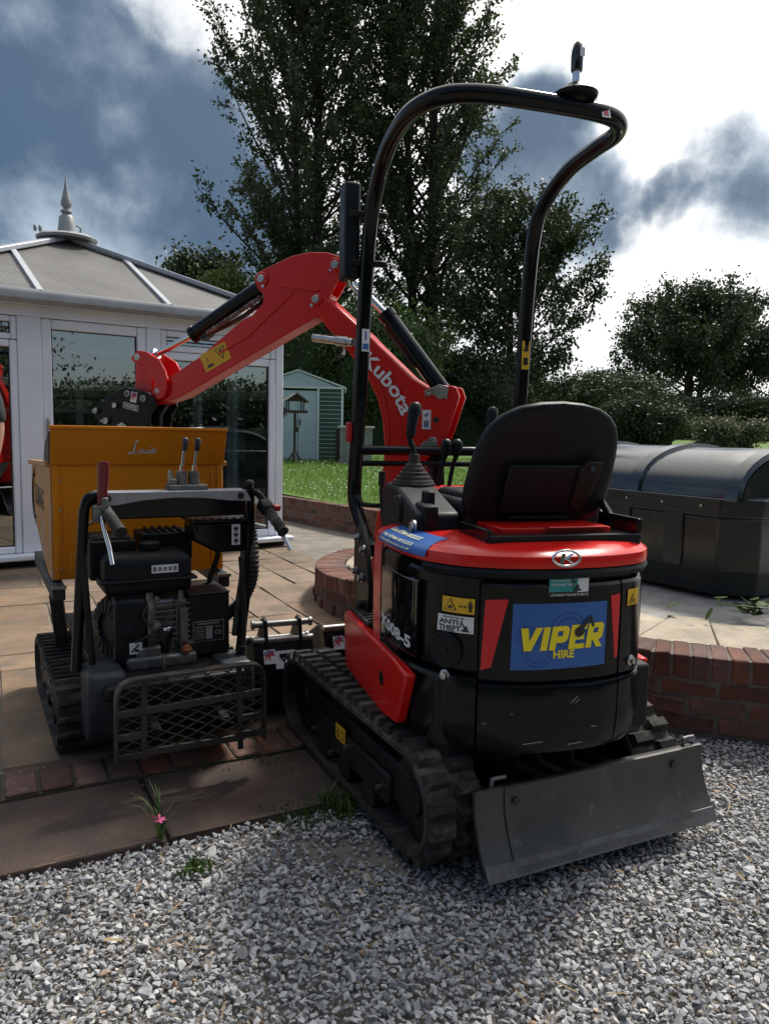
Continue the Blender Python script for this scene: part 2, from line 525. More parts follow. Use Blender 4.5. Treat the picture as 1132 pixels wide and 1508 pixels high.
# ------------------------------------------------------------------ pieces: bricks and slabs
def chamfer_box(name, sx, sy, sz, ch, material, jit=0.0, seed=0):
    bm = bmesh.new(); bmesh.ops.create_cube(bm, size=1.0)
    for v in bm.verts: v.co = Vector((v.co.x * sx, v.co.y * sy, v.co.z * sz))
    bmesh.ops.bevel(bm, geom=list(bm.edges), offset=ch, segments=1, affect='EDGES', profile=.5)
    r = random.Random(seed)
    for v in bm.verts: v.co += Vector((r.uniform(-jit, jit), r.uniform(-jit, jit), r.uniform(-jit, jit)))
    me = bpy.data.meshes.new(name); bm.to_mesh(me); bm.free(); me.materials.append(material)
    return me


BR = [chamfer_box('brick', .213, .100, .064, .005, M_brick, .0022, i) for i in range(6)]
BC = [chamfer_box('brick', .064, .213, .100, .005, M_brick, .0022, 10 + i) for i in range(6)]


def piece(name, me, parent, loc, rz, tilt=.006):
    o = bpy.data.objects.new(name, me); COL.objects.link(o); o.parent = parent
    o.location = loc; o.rotation_euler = (random.uniform(-tilt, tilt), random.uniform(-tilt, tilt), rz)
    return o


def resample(path, step):
    P = [Vector((p[0], p[1], 0)) for p in path]; out = []; acc = 0.0; nxt = 0.0
    for a, b in zip(P[:-1], P[1:]):
        L = (b - a).length
        while nxt <= acc + L + 1e-9:
            t = (nxt - acc) / L; q = a.lerp(b, t); d = (b - a).normalized(); out.append((q, d)); nxt += step
        acc += L
    return out


def brick_wall(name, path, zfun, courses, label, s0, s1, step_scale=1.0):
    """path: dense polyline; bricks built on arc length s0..s1, z shift zfun(s)"""
    root = empty(name, (path[0][0], path[0][1], 0)); org = Vector(root.location)
    tag(root, label, 'wall')
    H = courses * .075
    # mortar core a little behind the brick faces
    R = resample(path, .06)
    prof = [(-.0465, -.25), (-.0465, H + .097), (.155, H + .097), (.155, -.25)]
    rows = []
    for i, (q, d) in enumerate(R):
        nrm = Vector((d.y, -d.x, 0)) * -1
        z = zfun(i * .06)
        rows.append([tuple(q + nrm * a - org + Vector((0, 0, b + z))) for a, b in prof])
    mb = MB(); mb.grid(rows, closed_u=True)
    mb.build('mortar', M_mortar, root)
    for c in range(courses):
        off = .1125 if c % 2 else 0.0
        for i, (q, d) in enumerate(resample(path, .225 * step_scale)):
            s = i * .225 + off
            if s < s0 or s > s1: continue
            nrm = Vector((-d.y, d.x, 0)); q2 = q + d * off
            z = zfun(s) + c * .075 + .0375
            if z < -.03: continue
            p = q2 + nrm * (.0 + random.uniform(-.002, .002)) - org; p.z = z
            piece('brick', random.choice(BR), root, p, math.atan2(d.y, d.x))
    for i, (q, d) in enumerate(resample(path, .0745)):
        s = i * .0745
        if s < s0 or s > s1: continue
        nrm = Vector((-d.y, d.x, 0)); p = q + nrm * (.0555 + random.uniform(-.003, .003)) - org
        p.z = zfun(s) + H + .0525 + random.uniform(-.0015, .0015)
        piece('brick', random.choice(BC), root, p, math.atan2(d.y, d.x), .01)
    return root


dense = [(p.x, p.y) for p in spline([(p[0], p[1], 0) for p in WALL_PATH[3:10]], 24)]
brick_wall('garden_wall', dense, lambda s: -.05, 3, 'low red brick retaining wall holding the lawn above the patio', 0.9, 5.2)

# raised terrace with a curved brick edge
TERR = [(.75, 7.05), (.2, 6.85), (-.28, 6.42), (-.46, 5.8), (-.34, 5.16), (.02, 4.68), (.40, 4.25), (.68, 3.85), (.86, 3.5), (1.07, 3.27), (1.34, 3.15), (1.62, 3.07), (2.1, 3.0), (2.8, 2.98), (3.8, 3.05)]
tdense = [(p.x, p.y) for p in spline([(p[0], p[1], 0) for p in TERR], 16)]
tlen = sum(math.dist(a, b) for a, b in zip(tdense[:-1], tdense[1:]))


def terr_z(s):
    return -.095 + .108 * smoothstep(1.6, 4.4, s)


brick_wall('terrace_wall', tdense, terr_z, 3, 'curved red brick edge of the raised terrace with upright coping bricks', 0.0, tlen - .1)
# concrete top of the terrace and its cream slabs just inside the coping
mb = MB()
R = resample(tdense, .1)
inner = []
for i, (q, d) in enumerate(R):
    nrm = Vector((-d.y, d.x, 0)); p = q + nrm * .16
    inner.append((p.x, p.y, terr_z(i * .1) + .30, nrm))
rows = []
cx, cy = 3.0, 5.6
for t in (0, .05, .12, .25, .5, .75, 1.0):
    rows.append([(p[0] + (cx - p[0]) * t, p[1] + (cy - p[1]) * t, p[2] + (.335 - p[2]) * smoothstep(0, .6, t)) for p in inner])
mb.grid(rows, flip=True)
mb.box((3.9, 5.3, .13), (3.0, 4.6, .41))
terr = mb.build('terrace', M_conc, smooth=40); tag(terr, kind='structure')
i = 0
while i < len(inner) - 3:
    w = random.choice((4, 5, 6)); j = min(i + w, len(inner) - 1)
    dep = random.uniform(.44, .58)
    poly = []
    for k in range(i, j + 1): poly.append((inner[k], .012))
    for k in range(j, i - 1, -1): poly.append((inner[k], dep))
    zz = max(p[0][2] for p in poly) + .020
    pts = [((p[0] + p[3].x * d), (p[1] + p[3].y * d)) for p, d in poly]
    c = (sum(p[0] for p in pts) / len(pts), sum(p[1] for p in pts) / len(pts))
    pts = [(c[0] + (p[0] - c[0]) * .978, c[1] + (p[1] - c[1]) * .985) for p in pts]
    mb = MB(); mb.prism([(p[0] - c[0], p[1] - c[1]) for p in pts], .035)
    mb.build('slab', M_cream, terr, bevel=.005, segs=1, loc=(c[0], c[1], zz - .0175 + random.uniform(-.003, .003)))
    i = j

# patio: laid sandstone slabs, each its own piece
SL = {}
pm = MB(); pm.grid([[S(-6, 2.95, -.007), S(2.6, 2.95, -.007)], [S(-6, 16, -.007), S(2.6, 16, -.007)]])
patio = pm.build('patio', mat('joint_sand', (.21, .17, .125), .95, col2=(.12, .105, .085), nscale=6, bump=.5, bscale=120, dist=.006)); tag(patio, kind='structure')
U = .305
NX, NY = 26, 36
occ = np.zeros((NX, NY), bool)
cons_n = Vector((math.sin(rad(35.7)), -math.cos(rad(35.7)), 0))
for gy in range(NY):
    for gx in range(NX):
        if occ[gx, gy]: continue
        for (a, b) in random.sample([(2, 2), (3, 2), (2, 3), (2, 2), (1, 2), (2, 1)], 6) + [(1, 1)]:
            if gx + a <= NX and gy + b <= NY and not occ[gx:gx + a, gy:gy + b].any(): break
        occ[gx:gx + a, gy:gy + b] = True
        l = -5.2 + (gx + a / 2) * U; f = 2.96 + (gy + b / 2) * U
        p = Vector(S(l, f))
        if p.y > path_y(p.x) + .15: continue
        if p.x > 1.2 and p.y < 3.6: continue
        if (p - Vector((-1.082, 8.07, 0))).dot(cons_n) < -.6 and p.x < -.4: continue
        px = 566 + 1130 * p.x / max(.5, p.y)
        if px < -260 or px > 1000: continue
        key = (a, b, random.randint(0, 1))
        if key not in SL: SL[key] = chamfer_box('slab', a * U - .014, b * U - .014, .04, .007, M_sand, .0055, hash(key) % 999)
        piece('slab', SL[key], patio, (p.x, p.y, -.02 + random.uniform(-.002, .003)), SA + random.choice((0, math.pi)), .002)

# brick course along the patio edge
root = empty('brick_edging', S(0, 2.84)); tag(root, 'row of flat red bricks edging the patio beside the dumper', 'edging')
bb = MB(); bb.box((-.9, 0, -.029), (6.4, .215, .05), rz=0); bb.build('mortar', mat('mossy_joint', (.10, .085, .06), .95, col2=(.05, .06, .03), nscale=12, bump=.5, bscale=90, dist=.006), root, rot=(0, 0, SA))
EB = [chamfer_box('brick', .100, .208, .06, .006, M_brick, .003, 40 + i) for i in range(6)]
for i in range(52):
    l = -4.0 + i * .1125
    if l > 1.85: break
    p = SR * l
    piece('brick', random.choice(EB), root, (p.x, p.y, -.024 + random.uniform(-.004, .004)), SA + random.uniform(-.02, .02), .015)

# band of big dark paving flags between the bricks and the gravel
flags = MB(); flags.grid([[S(-5.2, 2.22, -.045), S(1.75, 2.22, -.045)], [S(-5.2, 2.74, -.045), S(1.75, 2.74, -.045)]])
flags = flags.build('path', M_dirt); tag(flags, kind='structure')
l = -5.01
for k, w in enumerate((.92, .90, .86, .9, .88, .985, .90, .93, .8)):
    me = chamfer_box('flagstone', w - .022, .455, .05, .009, M_slab, .005, 70 + k)
    p = S(l + w / 2, 2.487, -.028); piece('flagstone', me, flags, p, SA + random.uniform(-.006, .006), .004)
    l += w

# ------------------------------------------------------------------ gravel
M_grav = bpy.data.materials.new('gravel_stone'); M_grav.use_nodes = True
N = M_grav.node_tree.nodes; L = M_grav.node_tree.links; b = N['Principled BSDF']; b.inputs['Roughness'].default_value = .75
ge = N.new('ShaderNodeNewGeometry'); cr = N.new('ShaderNodeValToRGB'); L.new(ge.outputs['Random Per Island'], cr.inputs[0])
el = cr.color_ramp.elements
el[0].position = 0; el[0].color = (.15, .152, .157, 1); el[1].position = 1; el[1].color = (.48, .48, .47, 1)
for ps, c in ((.25, (.235, .237, .245, 1)), (.55, (.32, .322, .33, 1)), (.82, (.39, .392, .395, 1)), (.965, (.43, .425, .41, 1)), (.975, (.30, .17, .10, 1)), (.985, (.42, .36, .27, 1))):
    e = el.new(ps); e.color = c
tx = N.new('ShaderNodeTexCoord'); nz = N.new('ShaderNodeTexNoise'); nz.inputs['Scale'].default_value = 55; nz.inputs['Detail'].default_value = 6
L.new(tx.outputs['Object'], nz.inputs['Vector'])
mx = N.new('ShaderNodeMix'); mx.data_type = 'RGBA'; mx.blend_type = 'OVERLAY'; mx.inputs[0].default_value = .55
L.new(cr.outputs[0], mx.inputs[6]); L.new(nz.outputs['Fac'], mx.inputs[7]); L.new(mx.outputs[2], b.inputs['Base Color'])
bpn = N.new('ShaderNodeBump'); bpn.inputs['Strength'].default_value = .35; bpn.inputs['Distance'].default_value = .004
L.new(nz.outputs['Fac'], bpn.inputs['Height']); L.new(bpn.outputs[0], b.inputs['Normal'])

tmpl = []
for k in range(28):
    r = random.Random(100 + k); bm = bmesh.new()
    for _ in range(11):
        d = Vector((r.gauss(0, 1), r.gauss(0, 1), r.gauss(0, 1))).normalized() * r.uniform(.8, 1.1)
        bm.verts.new((d.x * 1.2, d.y * r.uniform(.7, .95), d.z * .50))
    g = bmesh.ops.convex_hull(bm, input=list(bm.verts))
    for v in [v for v in bm.verts if not v.link_faces]: bm.verts.remove(v)
    bmesh.ops.triangulate(bm, faces=list(bm.faces)); bm.verts.index_update()
    tmpl.append((np.array([v.co for v in bm.verts]), np.array([[v.index for v in f.verts] for f in bm.faces]))); bm.free()


def gravel_ok(x, y):
    l = x * SR.x + y * SR.y; f = x * SF.x + y * SF.y
    ok = (f < 2.262 + .012 * np.sin(l * 9)) | ((l > 1.78) & (f < 3.4))
    tx_ = np.array([p[0] for p in tdense]); ty_ = np.array([p[1] for p in tdense])
    k = len(tx_) // 3
    wy = np.interp(x, tx_[k + 8:], ty_[k + 8:])
    return ok & (y < wy - .04)


def gnoise(x, y):
    return np.sin(x * 3.1 + 1.3 * np.sin(y * 2.2)) * np.cos(y * 2.7 + 1.1 * np.sin(x * 1.9)) * .5 + .25 * np.sin(x * 7.3 + y * 5.1) + .25 * np.sin(y * 8.7 - x * 4.3)


VV = []; FF = []; base_i = 0
for layer, (pitch, smin, smax) in enumerate(((.0130, .0052, .0098), (.0200, .0070, .0135))):
    gx, gy = np.meshgrid(np.arange(-3.0, 4.0, pitch), np.arange(1.0, 3.75, pitch))
    x = gx.ravel() + rng.uniform(-.5, .5, gx.size) * pitch; y = gy.ravel() + rng.uniform(-.5, .5, gx.size) * pitch
    inview = (np.abs(x) < .58 * y + 1.25)
    k = gravel_ok(x, y) & inview
    gn = gnoise(x, y)
    # the trodden patch where bare earth shows behind the dumper
    bare = np.exp(-(((x + .02) / .30) ** 2 + ((y - 2.20) / .10) ** 2))
    keep = rng.random(len(x)) > np.clip(bare * (1.0 if layer else .75) + (.25 if layer else 0) * (gn < -.1), 0, .93)
    k &= keep
    x, y, gn = x[k], y[k], gn[k]
    n = len(x)
    sc = smin + (smax - smin) * rng.random(n) ** 1.4
    big = rng.random(n) < .03; sc[big] *= 1.75
    z = -.022 + layer * .009 + .010 * gn + rng.uniform(-.003, .004, n)
    a = rng.uniform(0, 6.283, n); tl = rng.normal(0, .38, n); tr_ = rng.normal(0, .38, n)
    which = rng.integers(0, len(tmpl), n)
    ca, sa = np.cos(a), np.sin(a); ct, st = np.cos(tl), np.sin(tl); cu_, su = np.cos(tr_), np.sin(tr_)
    for t, (tv, tf) in enumerate(tmpl):
        q = np.where(which == t)[0]
        if not len(q): continue
        P = tv[None] * sc[q][:, None, None]
        X, Y, Z = P[..., 0], P[..., 1], P[..., 2]
        Y, Z = Y * ct[q, None] - Z * st[q, None], Y * st[q, None] + Z * ct[q, None]
        X, Z = X * cu_[q, None] + Z * su[q, None], -X * su[q, None] + Z * cu_[q, None]
        X, Y = X * ca[q, None] - Y * sa[q, None], X * sa[q, None] + Y * ca[q, None]
        P = np.stack([X + x[q, None], Y + y[q, None], Z + z[q, None]], -1)
        m = len(tv)
        VV.append(P.reshape(-1, 3)); FF.append((tf[None] + (base_i + m * np.arange(len(q)))[:, None, None]).reshape(-1, 3)); base_i += m * len(q)
ob = np_mesh('gravel', np.concatenate(VV), np.concatenate(FF), M_grav); ob.data.shade_flat()
tag(ob, 'loose grey crushed stone gravel covering the drive', 'gravel', kind='stuff')
print('gravel tris', len(ob.data.polygons))
# dry straws and leaf bits lying on the stones
V = []; n = 90
for i in range(n):
    yy = rng.uniform(1.45, 3.0); xx = rng.uniform(-.5 * yy, .52 * yy)
    if not gravel_ok(np.array([xx]), np.array([yy]))[0]: continue
    a = rng.uniform(0, 3.14); l = rng.uniform(.008, .035); w = rng.uniform(.0012, .005 if l < .02 else .002); z = rng.uniform(.004, .014)
    c, s = math.cos(a), math.sin(a)
    V += [(xx - c * l - s * w, yy - s * l + c * w, z), (xx - c * l + s * w, yy - s * l - c * w, z), (xx + c * l + s * w, yy + s * l - c * w, z + .004), (xx + c * l - s * w, yy + s * l + c * w, z + .004)]
ob = np_mesh('litter', np.array(V), np.arange(len(V)).reshape(-1, 4), mat('dry_straw', (.30, .22, .11), .9, col2=(.16, .09, .04), nscale=9))
tag(ob, 'dry straws and leaf scraps lying on the gravel', 'litter', kind='stuff')
mb = MB(); mb.grid([[(-4, -2, -.035), (5, -2, -.035)], [(-4, 3.6, -.035), (5, 3.6, -.035)]])
tag(mb.build('drive', M_dirt), kind='structure')

# ------------------------------------------------------------------ trees and hedges
M_bark = mat('bark', (.024, .021, .018), .95, col2=(.045, .040, .034), nscale=3, bump=.8, bscale=18)
LEAFP = leaf_mat('poplar_leaf', (.031, .050, .018), (.060, .086, .030), .40, .45)
LEAFO = leaf_mat('oak_leaf', (.023, .040, .014), (.045, .066, .022), .28, .35)
LEAFH = leaf_mat('hedge_leaf', (.034, .070, .017), (.080, .135, .030), .38, .9)
LEAFL = leaf_mat('light_leaf', (.075, .115, .022), (.13, .17, .035), .35, .9)
LEAFB = leaf_mat('bramble_leaf', (.075, .095, .04), (.15, .155, .085), .3, 1.6)
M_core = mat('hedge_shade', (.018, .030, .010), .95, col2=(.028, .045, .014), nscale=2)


def leaf_quads(C, size, aspect=.62, droop=0.0):
    """C (n,3) centres -> verts, quads of randomly turned leaves"""
    n = len(C)
    d = rng.normal(size=(n, 3)); d[:, 2] -= droop; d /= np.linalg.norm(d, axis=1)[:, None]
    e = rng.normal(size=(n, 3)); e -= (e * d).sum(1)[:, None] * d; e /= np.linalg.norm(e, axis=1)[:, None]
    s = size * rng.uniform(.65, 1.35, n)[:, None]
    V = np.stack([C - d * s * .5, C + e * s * aspect * .5, C + d * s * .5, C - e * s * aspect * .5], 1).reshape(-1, 3)
    return V, np.arange(4 * n).reshape(-1, 4)


def tube_np(mb, pts, r0, r1, seg=6):
    n = len(pts); mb.tube([tuple(p) for p in pts], [r0 + (r1 - r0) * i / (n - 1) for i in range(n)], seg, caps=False)


def tree(name, label, base, H, env, nlimb, upang, leafn, leafsize, leafm, trunk_r, group=None, stems=1, first=.18, twig=1.0, scatter=.28, lean=0.0, nsec=9):
    """env(t): crown radius at relative height t; limbs leave the stem at angle upang from the vertical"""
    root = empty(name, base); tag(root, label, 'tree', group)
    wood = MB(); tips = []
    for s in range(stems):
        a0 = lean if s else 0
        off = np.array([math.cos(a0), math.sin(a0), 0]) * (0 if s == 0 else .5)
        hh = H * (1 if s == 0 else rng.uniform(.8, .95))
        k = 14
        drift = np.cumsum(rng.normal(0, .012 * H / 8, (k, 2)), 0)
        spread = np.array([math.cos(a0), math.sin(a0)]) * (0 if s == 0 else .055 * H)
        st = np.array([[off[0] + drift[i, 0] + spread[0] * (i / (k - 1)) ** .8, off[1] + drift[i, 1] + spread[1] * (i / (k - 1)) ** .8, hh * i / (k - 1)] for i in range(k)])
        tube_np(wood, st, trunk_r * (1 if s == 0 else .75), .03, 8)
        for l in range(nlimb):
            t = first + (1 - first) * ((l + rng.random()) / nlimb) ** .9
            t = min(t, .985)
            p = np.array([np.interp(t * hh, st[:, 2], st[:, 0]), np.interp(t * hh, st[:, 2], st[:, 1]), t * hh])
            az = l * 2.399 + rng.normal(0, .4)
            ua = upang(t) + rng.normal(0, .09)
            R = env(t) * rng.uniform(.72, 1.12)
            Ln = min(R / max(.25, math.sin(ua)), max(.35, (hh * 1.02 - p[2]) / max(.3, math.cos(ua * .82)))); m = 7
            pts = [p]
            for i in range(1, m):
                q = i / (m - 1); u2 = ua * (1 - .25 * q) + rng.normal(0, .05)
                dv = np.array([math.cos(az) * math.sin(u2), math.sin(az) * math.sin(u2), math.cos(u2)]) * Ln / (m - 1)
                az += rng.normal(0, .10); pts.append(pts[-1] + dv)
            pts = np.array(pts); tube_np(wood, pts, max(.02, trunk_r * .30 * (1 - t * .75)), .010, 5)
            ns = max(3, int(nsec * (Ln / 3) ** .6))
            for j in range(ns):
                q = .22 + .78 * (j + rng.random()) / ns; ip = q * (m - 1); i0 = min(int(ip), m - 2); w = ip - i0
                sp_ = pts[i0] * (1 - w) + pts[i0 + 1] * w; dd = pts[i0 + 1] - pts[i0]; dd = dd / np.linalg.norm(dd)
                v = dd * .75 + rng.normal(0, .55, 3); v[2] += .15; v /= np.linalg.norm(v)
                ln = twig * rng.uniform(.5, 1.25) * (1.25 - .6 * q)
                ep = sp_ + v * ln; tube_np(wood, np.array([sp_, (sp_ + ep) / 2 + rng.normal(0, .04, 3), ep]), .014, .005, 4)
                tips.append((sp_, ep))
    A = np.array([t[0] for t in tips]); B = np.array([t[1] for t in tips])
    idx = rng.integers(0, len(A), leafn); w = rng.random(leafn)[:, None] ** .7
    C = A[idx] * (1 - w) + B[idx] * w + rng.normal(0, scatter, (leafn, 3)) * rng.random((leafn, 1)) ** .5
    C = C[C[:, 2] > .3]
    V, Q = leaf_quads(C, leafsize, .66, .3)
    wood.build('trunk', M_bark, root, smooth=60)
    np_mesh('crown', V, Q, leafm, root)
    return root


def poplar_env(R):
    return lambda t: R * (0.35 + 1.0 * smoothstep(.0, .30, t)) * (1 - smoothstep(.55, 1.05, t) * .86)


POP = lambda t: rad(62 - 34 * t)
gz = lambda x, y: lawn_z(x, y) - .1
tree('poplar_tree', 'tall poplar with its trunk left of the digger mirror, dark against the cloud', (-3.0, 33, gz(-3, 33)), 21.5, poplar_env(3.2), 84, POP, 80000, .15, LEAFP, .34, 'poplars behind the lawn', stems=2, first=.07, twig=1.25, scatter=.19, lean=2.6)
tree('poplar_tree', 'tall poplar rising behind the digger boom and roll bar', (1.9, 34, gz(1.7, 34)), 23, poplar_env(2.75), 90, POP, 84000, .15, LEAFP, .36, 'poplars behind the lawn', stems=2, first=.07, twig=1.25, scatter=.19, lean=2.9)
tree('broadleaf_tree', 'spreading broadleaf tree at the right foot of the poplars', (4.7, 30, gz(5, 30)), 8.8, lambda t: 2.5 * (0.55 + .6 * smoothstep(0, .35, t)) * (1 - .75 * smoothstep(.6, 1.02, t)), 22, lambda t: rad(74 - 34 * t), 34000, .14, LEAFO, .20, None, stems=2, first=.16, twig=1.3, scatter=.22)
tree('broadleaf_tree', 'wide oak standing alone beyond the oil tank', (18.6, 48, gz(18, 48)), 7.9, lambda t: 5.3 * (.45 + .75 * smoothstep(.05, .4, t)) * (1 - .72 * smoothstep(.62, 1.03, t)), 32, lambda t: rad(80 - 40 * t), 56000, .20, LEAFO, .42, None, stems=2, first=.26, twig=1.9, scatter=.36)
tree('broadleaf_tree', 'oak at the right edge behind the oil tank', (25.2, 50, gz(25, 50)), 6.2, lambda t: 4.2 * (.5 + .7 * smoothstep(.05, .4, t)) * (1 - .72 * smoothstep(.62, 1.03, t)), 22, lambda t: rad(78 - 40 * t), 25000, .20, LEAFO, .32, None, stems=1, first=.2, twig=1.7, scatter=.38)
tree('broadleaf_tree', 'low dark tree showing over the conservatory roof', (-8.6, 36, gz(-8.6, 36)), 7.2, lambda t: 3.0 * (.6 + .5 * smoothstep(0, .4, t)) * (1 - .7 * smoothstep(.6, 1.02, t)), 30, lambda t: rad(74 - 36 * t), 26000, .19, LEAFO, .24, None, first=.12, twig=1.2, scatter=.36)
tree('broadleaf_tree', 'light green young tree peeping over the conservatory roof', (-6.2, 30, gz(-6.2, 30)), 5.6, lambda t: 1.9 * (.6 + .5 * smoothstep(0, .4, t)) * (1 - .7 * smoothstep(.6, 1.02, t)), 24, lambda t: rad(70 - 36 * t), 16000, .17, LEAFL, .16, None, first=.12, twig=1.0, scatter=.32)


def bush(name, label, c, r, n, size, leafm, cat='bush', group=None, lumps=14, flat=.25):
    """mound of leaves over a dark lumpy heart; c = ground point, r = half sizes"""
    root = empty(name, c); tag(root, label, cat, group)
    k = lumps; LC = np.stack([rng.uniform(-.72, .72, k) * r[0], rng.uniform(-.72, .72, k) * r[1], rng.uniform(.25, .78, k) * r[2] * 2], 1)
    LR = np.array(r)[None] * rng.uniform(.34, .52, (k, 1)); LR[:, 2] = np.minimum(LR[:, 2] * 1.3, r[2])
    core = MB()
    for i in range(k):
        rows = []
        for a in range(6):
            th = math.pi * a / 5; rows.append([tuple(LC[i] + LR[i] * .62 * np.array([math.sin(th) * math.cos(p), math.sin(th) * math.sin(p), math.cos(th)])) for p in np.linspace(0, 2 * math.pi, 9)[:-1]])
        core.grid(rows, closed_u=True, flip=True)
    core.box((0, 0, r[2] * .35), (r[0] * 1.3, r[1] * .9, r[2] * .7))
    core.build('stems', M_core, root)  # dark core lumps, not stems; the hedge's inner shade is put in their colour
    i = rng.integers(0, k, n); d = rng.normal(size=(n, 3)); d /= np.linalg.norm(d, axis=1)[:, None]
    C = LC[i] + d * LR[i] * (.62 + .44 * rng.random((n, 1)) ** .6) + rng.normal(0, 1, (n, 3)) * np.array([.10, .10, .13]) * rng.random((n, 1)) ** 2 * 1.6
    C = C[C[:, 2] > .02]
    V, Q = leaf_quads(C, size, .6, .2)
    np_mesh('foliage', V, Q, leafm, root)
    return root


HG = 'hedge along the far side of the lawn'
bush('laurel_hedge', 'bright green leafy hedge behind the metal shed', (-1.1, 25.4, gz(-1, 25)), (2.9, 1.5, 2.35), 42000, .13, LEAFH, 'hedge', lumps=26)
bush('laurel_hedge', 'leafy hedge left of the shed seen through the conservatory', (-6.6, 25.0, gz(-6, 25)), (3.0, 1.4, 2.0), 14000, .14, LEAFH, 'hedge', lumps=18)
bush('hedge', 'dark shrubs at the foot of the poplars behind the boom', (3.1, 27.5, gz(3, 27)), (2.6, 1.3, 1.75), 26000, .13, LEAFO, 'hedge', lumps=20)
bush('hedge', 'green hedge behind the digger seat', (9.0, 36, gz(9, 36)), (4.2, 1.5, 1.55), 34000, .13, LEAFO, 'hedge', lumps=26)
bush('hedge', 'dark hedge under the wide oak', (17.0, 40, gz(17, 40)), (5.2, 1.6, 1.15), 28000, .16, LEAFO, 'hedge', lumps=26)
bush('hedge', 'rough hedge at the far right behind the tank', (25.5, 38, gz(25, 38)), (5.0, 1.6, 1.0), 14000, .16, LEAFO, 'hedge', lumps=22)
bush('shrub', 'dark shrub left of the pale bush behind the oil tank', (8.8, 27, gz(8.8, 27)), (1.6, 1.0, .95), 8000, .12, LEAFO, 'shrub', lumps=12)
bush('shrub', 'pale feathery bush just above the oil tank', (10.2, 23.5, gz(10.2, 23.5)), (1.15, .9, .62), 8000, .10, LEAFB, 'shrub', lumps=12)

bush('boundary_hedge', 'tall dark hedge across the drive, showing only as a reflection in the conservatory glass', (-1, -11.5, -.1), (17, 2.2, 3.6), 40000, .19, LEAFO, 'hedge', lumps=60)
bush('boundary_hedge', 'tall hedge along the right side of the garden, out of frame beyond the tank', (14.5, 0.5, -.1), (2.0, 13, 1.45), 46000, .16, LEAFO, 'hedge', lumps=48)

# far house whose gable shows over the hedge
hr = empty('far_house', (16.4, 85, gz(16, 85)), rad(-20)); tag(hr, 'distant house with a red roof and pale gable over the hedge', 'house')
m = MB(); m.box((0, 0, 1.6), (6, 8, 3.2)); m.prism([(-3, 3.2), (3, 3.2), (0, 5.3)], 8.0, Matrix.Rotation(rad(90), 4, 'X')); m.build('wall', mat('render', (.5, .5, .5), .9), hr)
m = MB()
for s in (-1, 1): m.bar((s * 1.6, -4.25, 4.36), (s * 1.6, 4.25, 4.36), 4.0, .12, (-s * -.57, 0, .82))
m.build('roof', mat('roof_tile', (.20, .10, .075), .9, col2=(.13, .07, .06), nscale=3), hr)
m = MB()
for zz in (1.2, 3.4): m.box((0, -4.02, zz), (1.1, .06, 1.0))
m.build('window', mat('dark_glass', (.03, .035, .04), .1), hr)
tree('broadleaf_tree', 'small far tree beside the distant house', (21.5, 78, gz(21, 78)), 5.0, lambda t: 2.6 * (.7 + .4 * smoothstep(0, .4, t)) * (1 - .7 * smoothstep(.6, 1.02, t)), 16, lambda t: rad(70 - 36 * t), 7000, .3, LEAFO, .2, None, first=.12, twig=1.2, scatter=.4)

# ------------------------------------------------------------------ conservatory
M_upvc = mat('white_upvc', (.80, .83, .88), .35, col2=(.68, .71, .77), nscale=1.5, rvar=.08)
M_gutter = mat('gutter_plastic', (.33, .34, .35), .45, col2=(.24, .25, .26), nscale=4)
M_poly = mat('polycarbonate', (.105, .100, .096), .55, col2=(.07, .067, .064), nscale=1.6, rvar=.1, contrast=(.3, .7), wear=((.05, .047, .043), 1.8, .56, .78))
M_capbar = mat('roof_bar', (.42, .44, .48), .4, col2=(.34, .36, .39), nscale=5)
M_glass = glass_mat('window_glass', (.74, .80, .80), .11)
M_plinth = mat('dark_plinth', (.03, .028, .027), .9)
M_tilefloor = mat('floor_tile', (.12, .10, .085), .5, col2=(.08, .07, .06), nscale=3)
M_steel = mat('zinc_steel', (.55, .56, .57), .3, 1.0, col2=(.38, .39, .40), nscale=30, rvar=.1)
M_black = mat('black_gloss', (.010, .010, .011), .28, col2=(.016, .016, .018), nscale=6, rvar=.1)
M_dark = mat('dark_wood', (.05, .035, .025), .8, col2=(.03, .022, .018), nscale=10, bump=.3, bscale=40)

CY = rad(35.7)
W = 3.40; DEP = 3.4; EH = 2.30
cons = empty('conservatory', (-1.082, 8.07, 0), CY)
tag(cons, 'white conservatory with grey ribbed roof and tall glazed panels', 'conservatory')


def cbar(x0, x1, z0, z1, y=0.0, t=.07, name='frame', side=None):
    m = MB()
    if side is None: m.box(((x0 + x1) / 2, y + t / 2, (z0 + z1) / 2), (abs(x1 - x0), t, z1 - z0))
    else: m.box((side, (x0 + x1) / 2, (z0 + z1) / 2), (t, abs(x1 - x0), z1 - z0))
    return m.build(name, M_upvc, cons, bevel=.008, segs=2)


m = MB(); m.box((-W / 2, DEP / 2 + .05, .02), (W, DEP, .05)); m.build('floor', M_tilefloor, cons)
m = MB(); m.box((-W / 2, .06, .03), (W + .04, .10, .06)); m.box((-.02, DEP / 2, .03), (.10, DEP, .06)); m.box((-W + .02, DEP / 2, .03), (.10, DEP, .06)); m.build('plinth', M_plinth, cons)
m = MB(); m.box((-W / 2, -.03, .085), (W + .16, .19, .05)); m.build('sill', M_upvc, cons, bevel=.012)
m = MB(); m.box((.03, DEP / 2 + .1, .085), (.19, DEP, .05)); m.build('sill', M_upvc, cons, bevel=.012)
cbar(-W, 0, 2.14, 2.235, -.012, .10, 'head_rail')
m = MB(); m.box((-W / 2, .03, 2.265), (W + .1, .12, .06)); m.build('eaves_beam', M_upvc, cons, bevel=.01)
for x0, x1 in ((-.085, .0), (-1.425, -1.29), (-2.525, -2.335), (-W, -W + .085)):
    cbar(x0, x1, .11, 2.14, -.01, .09, 'mullion')


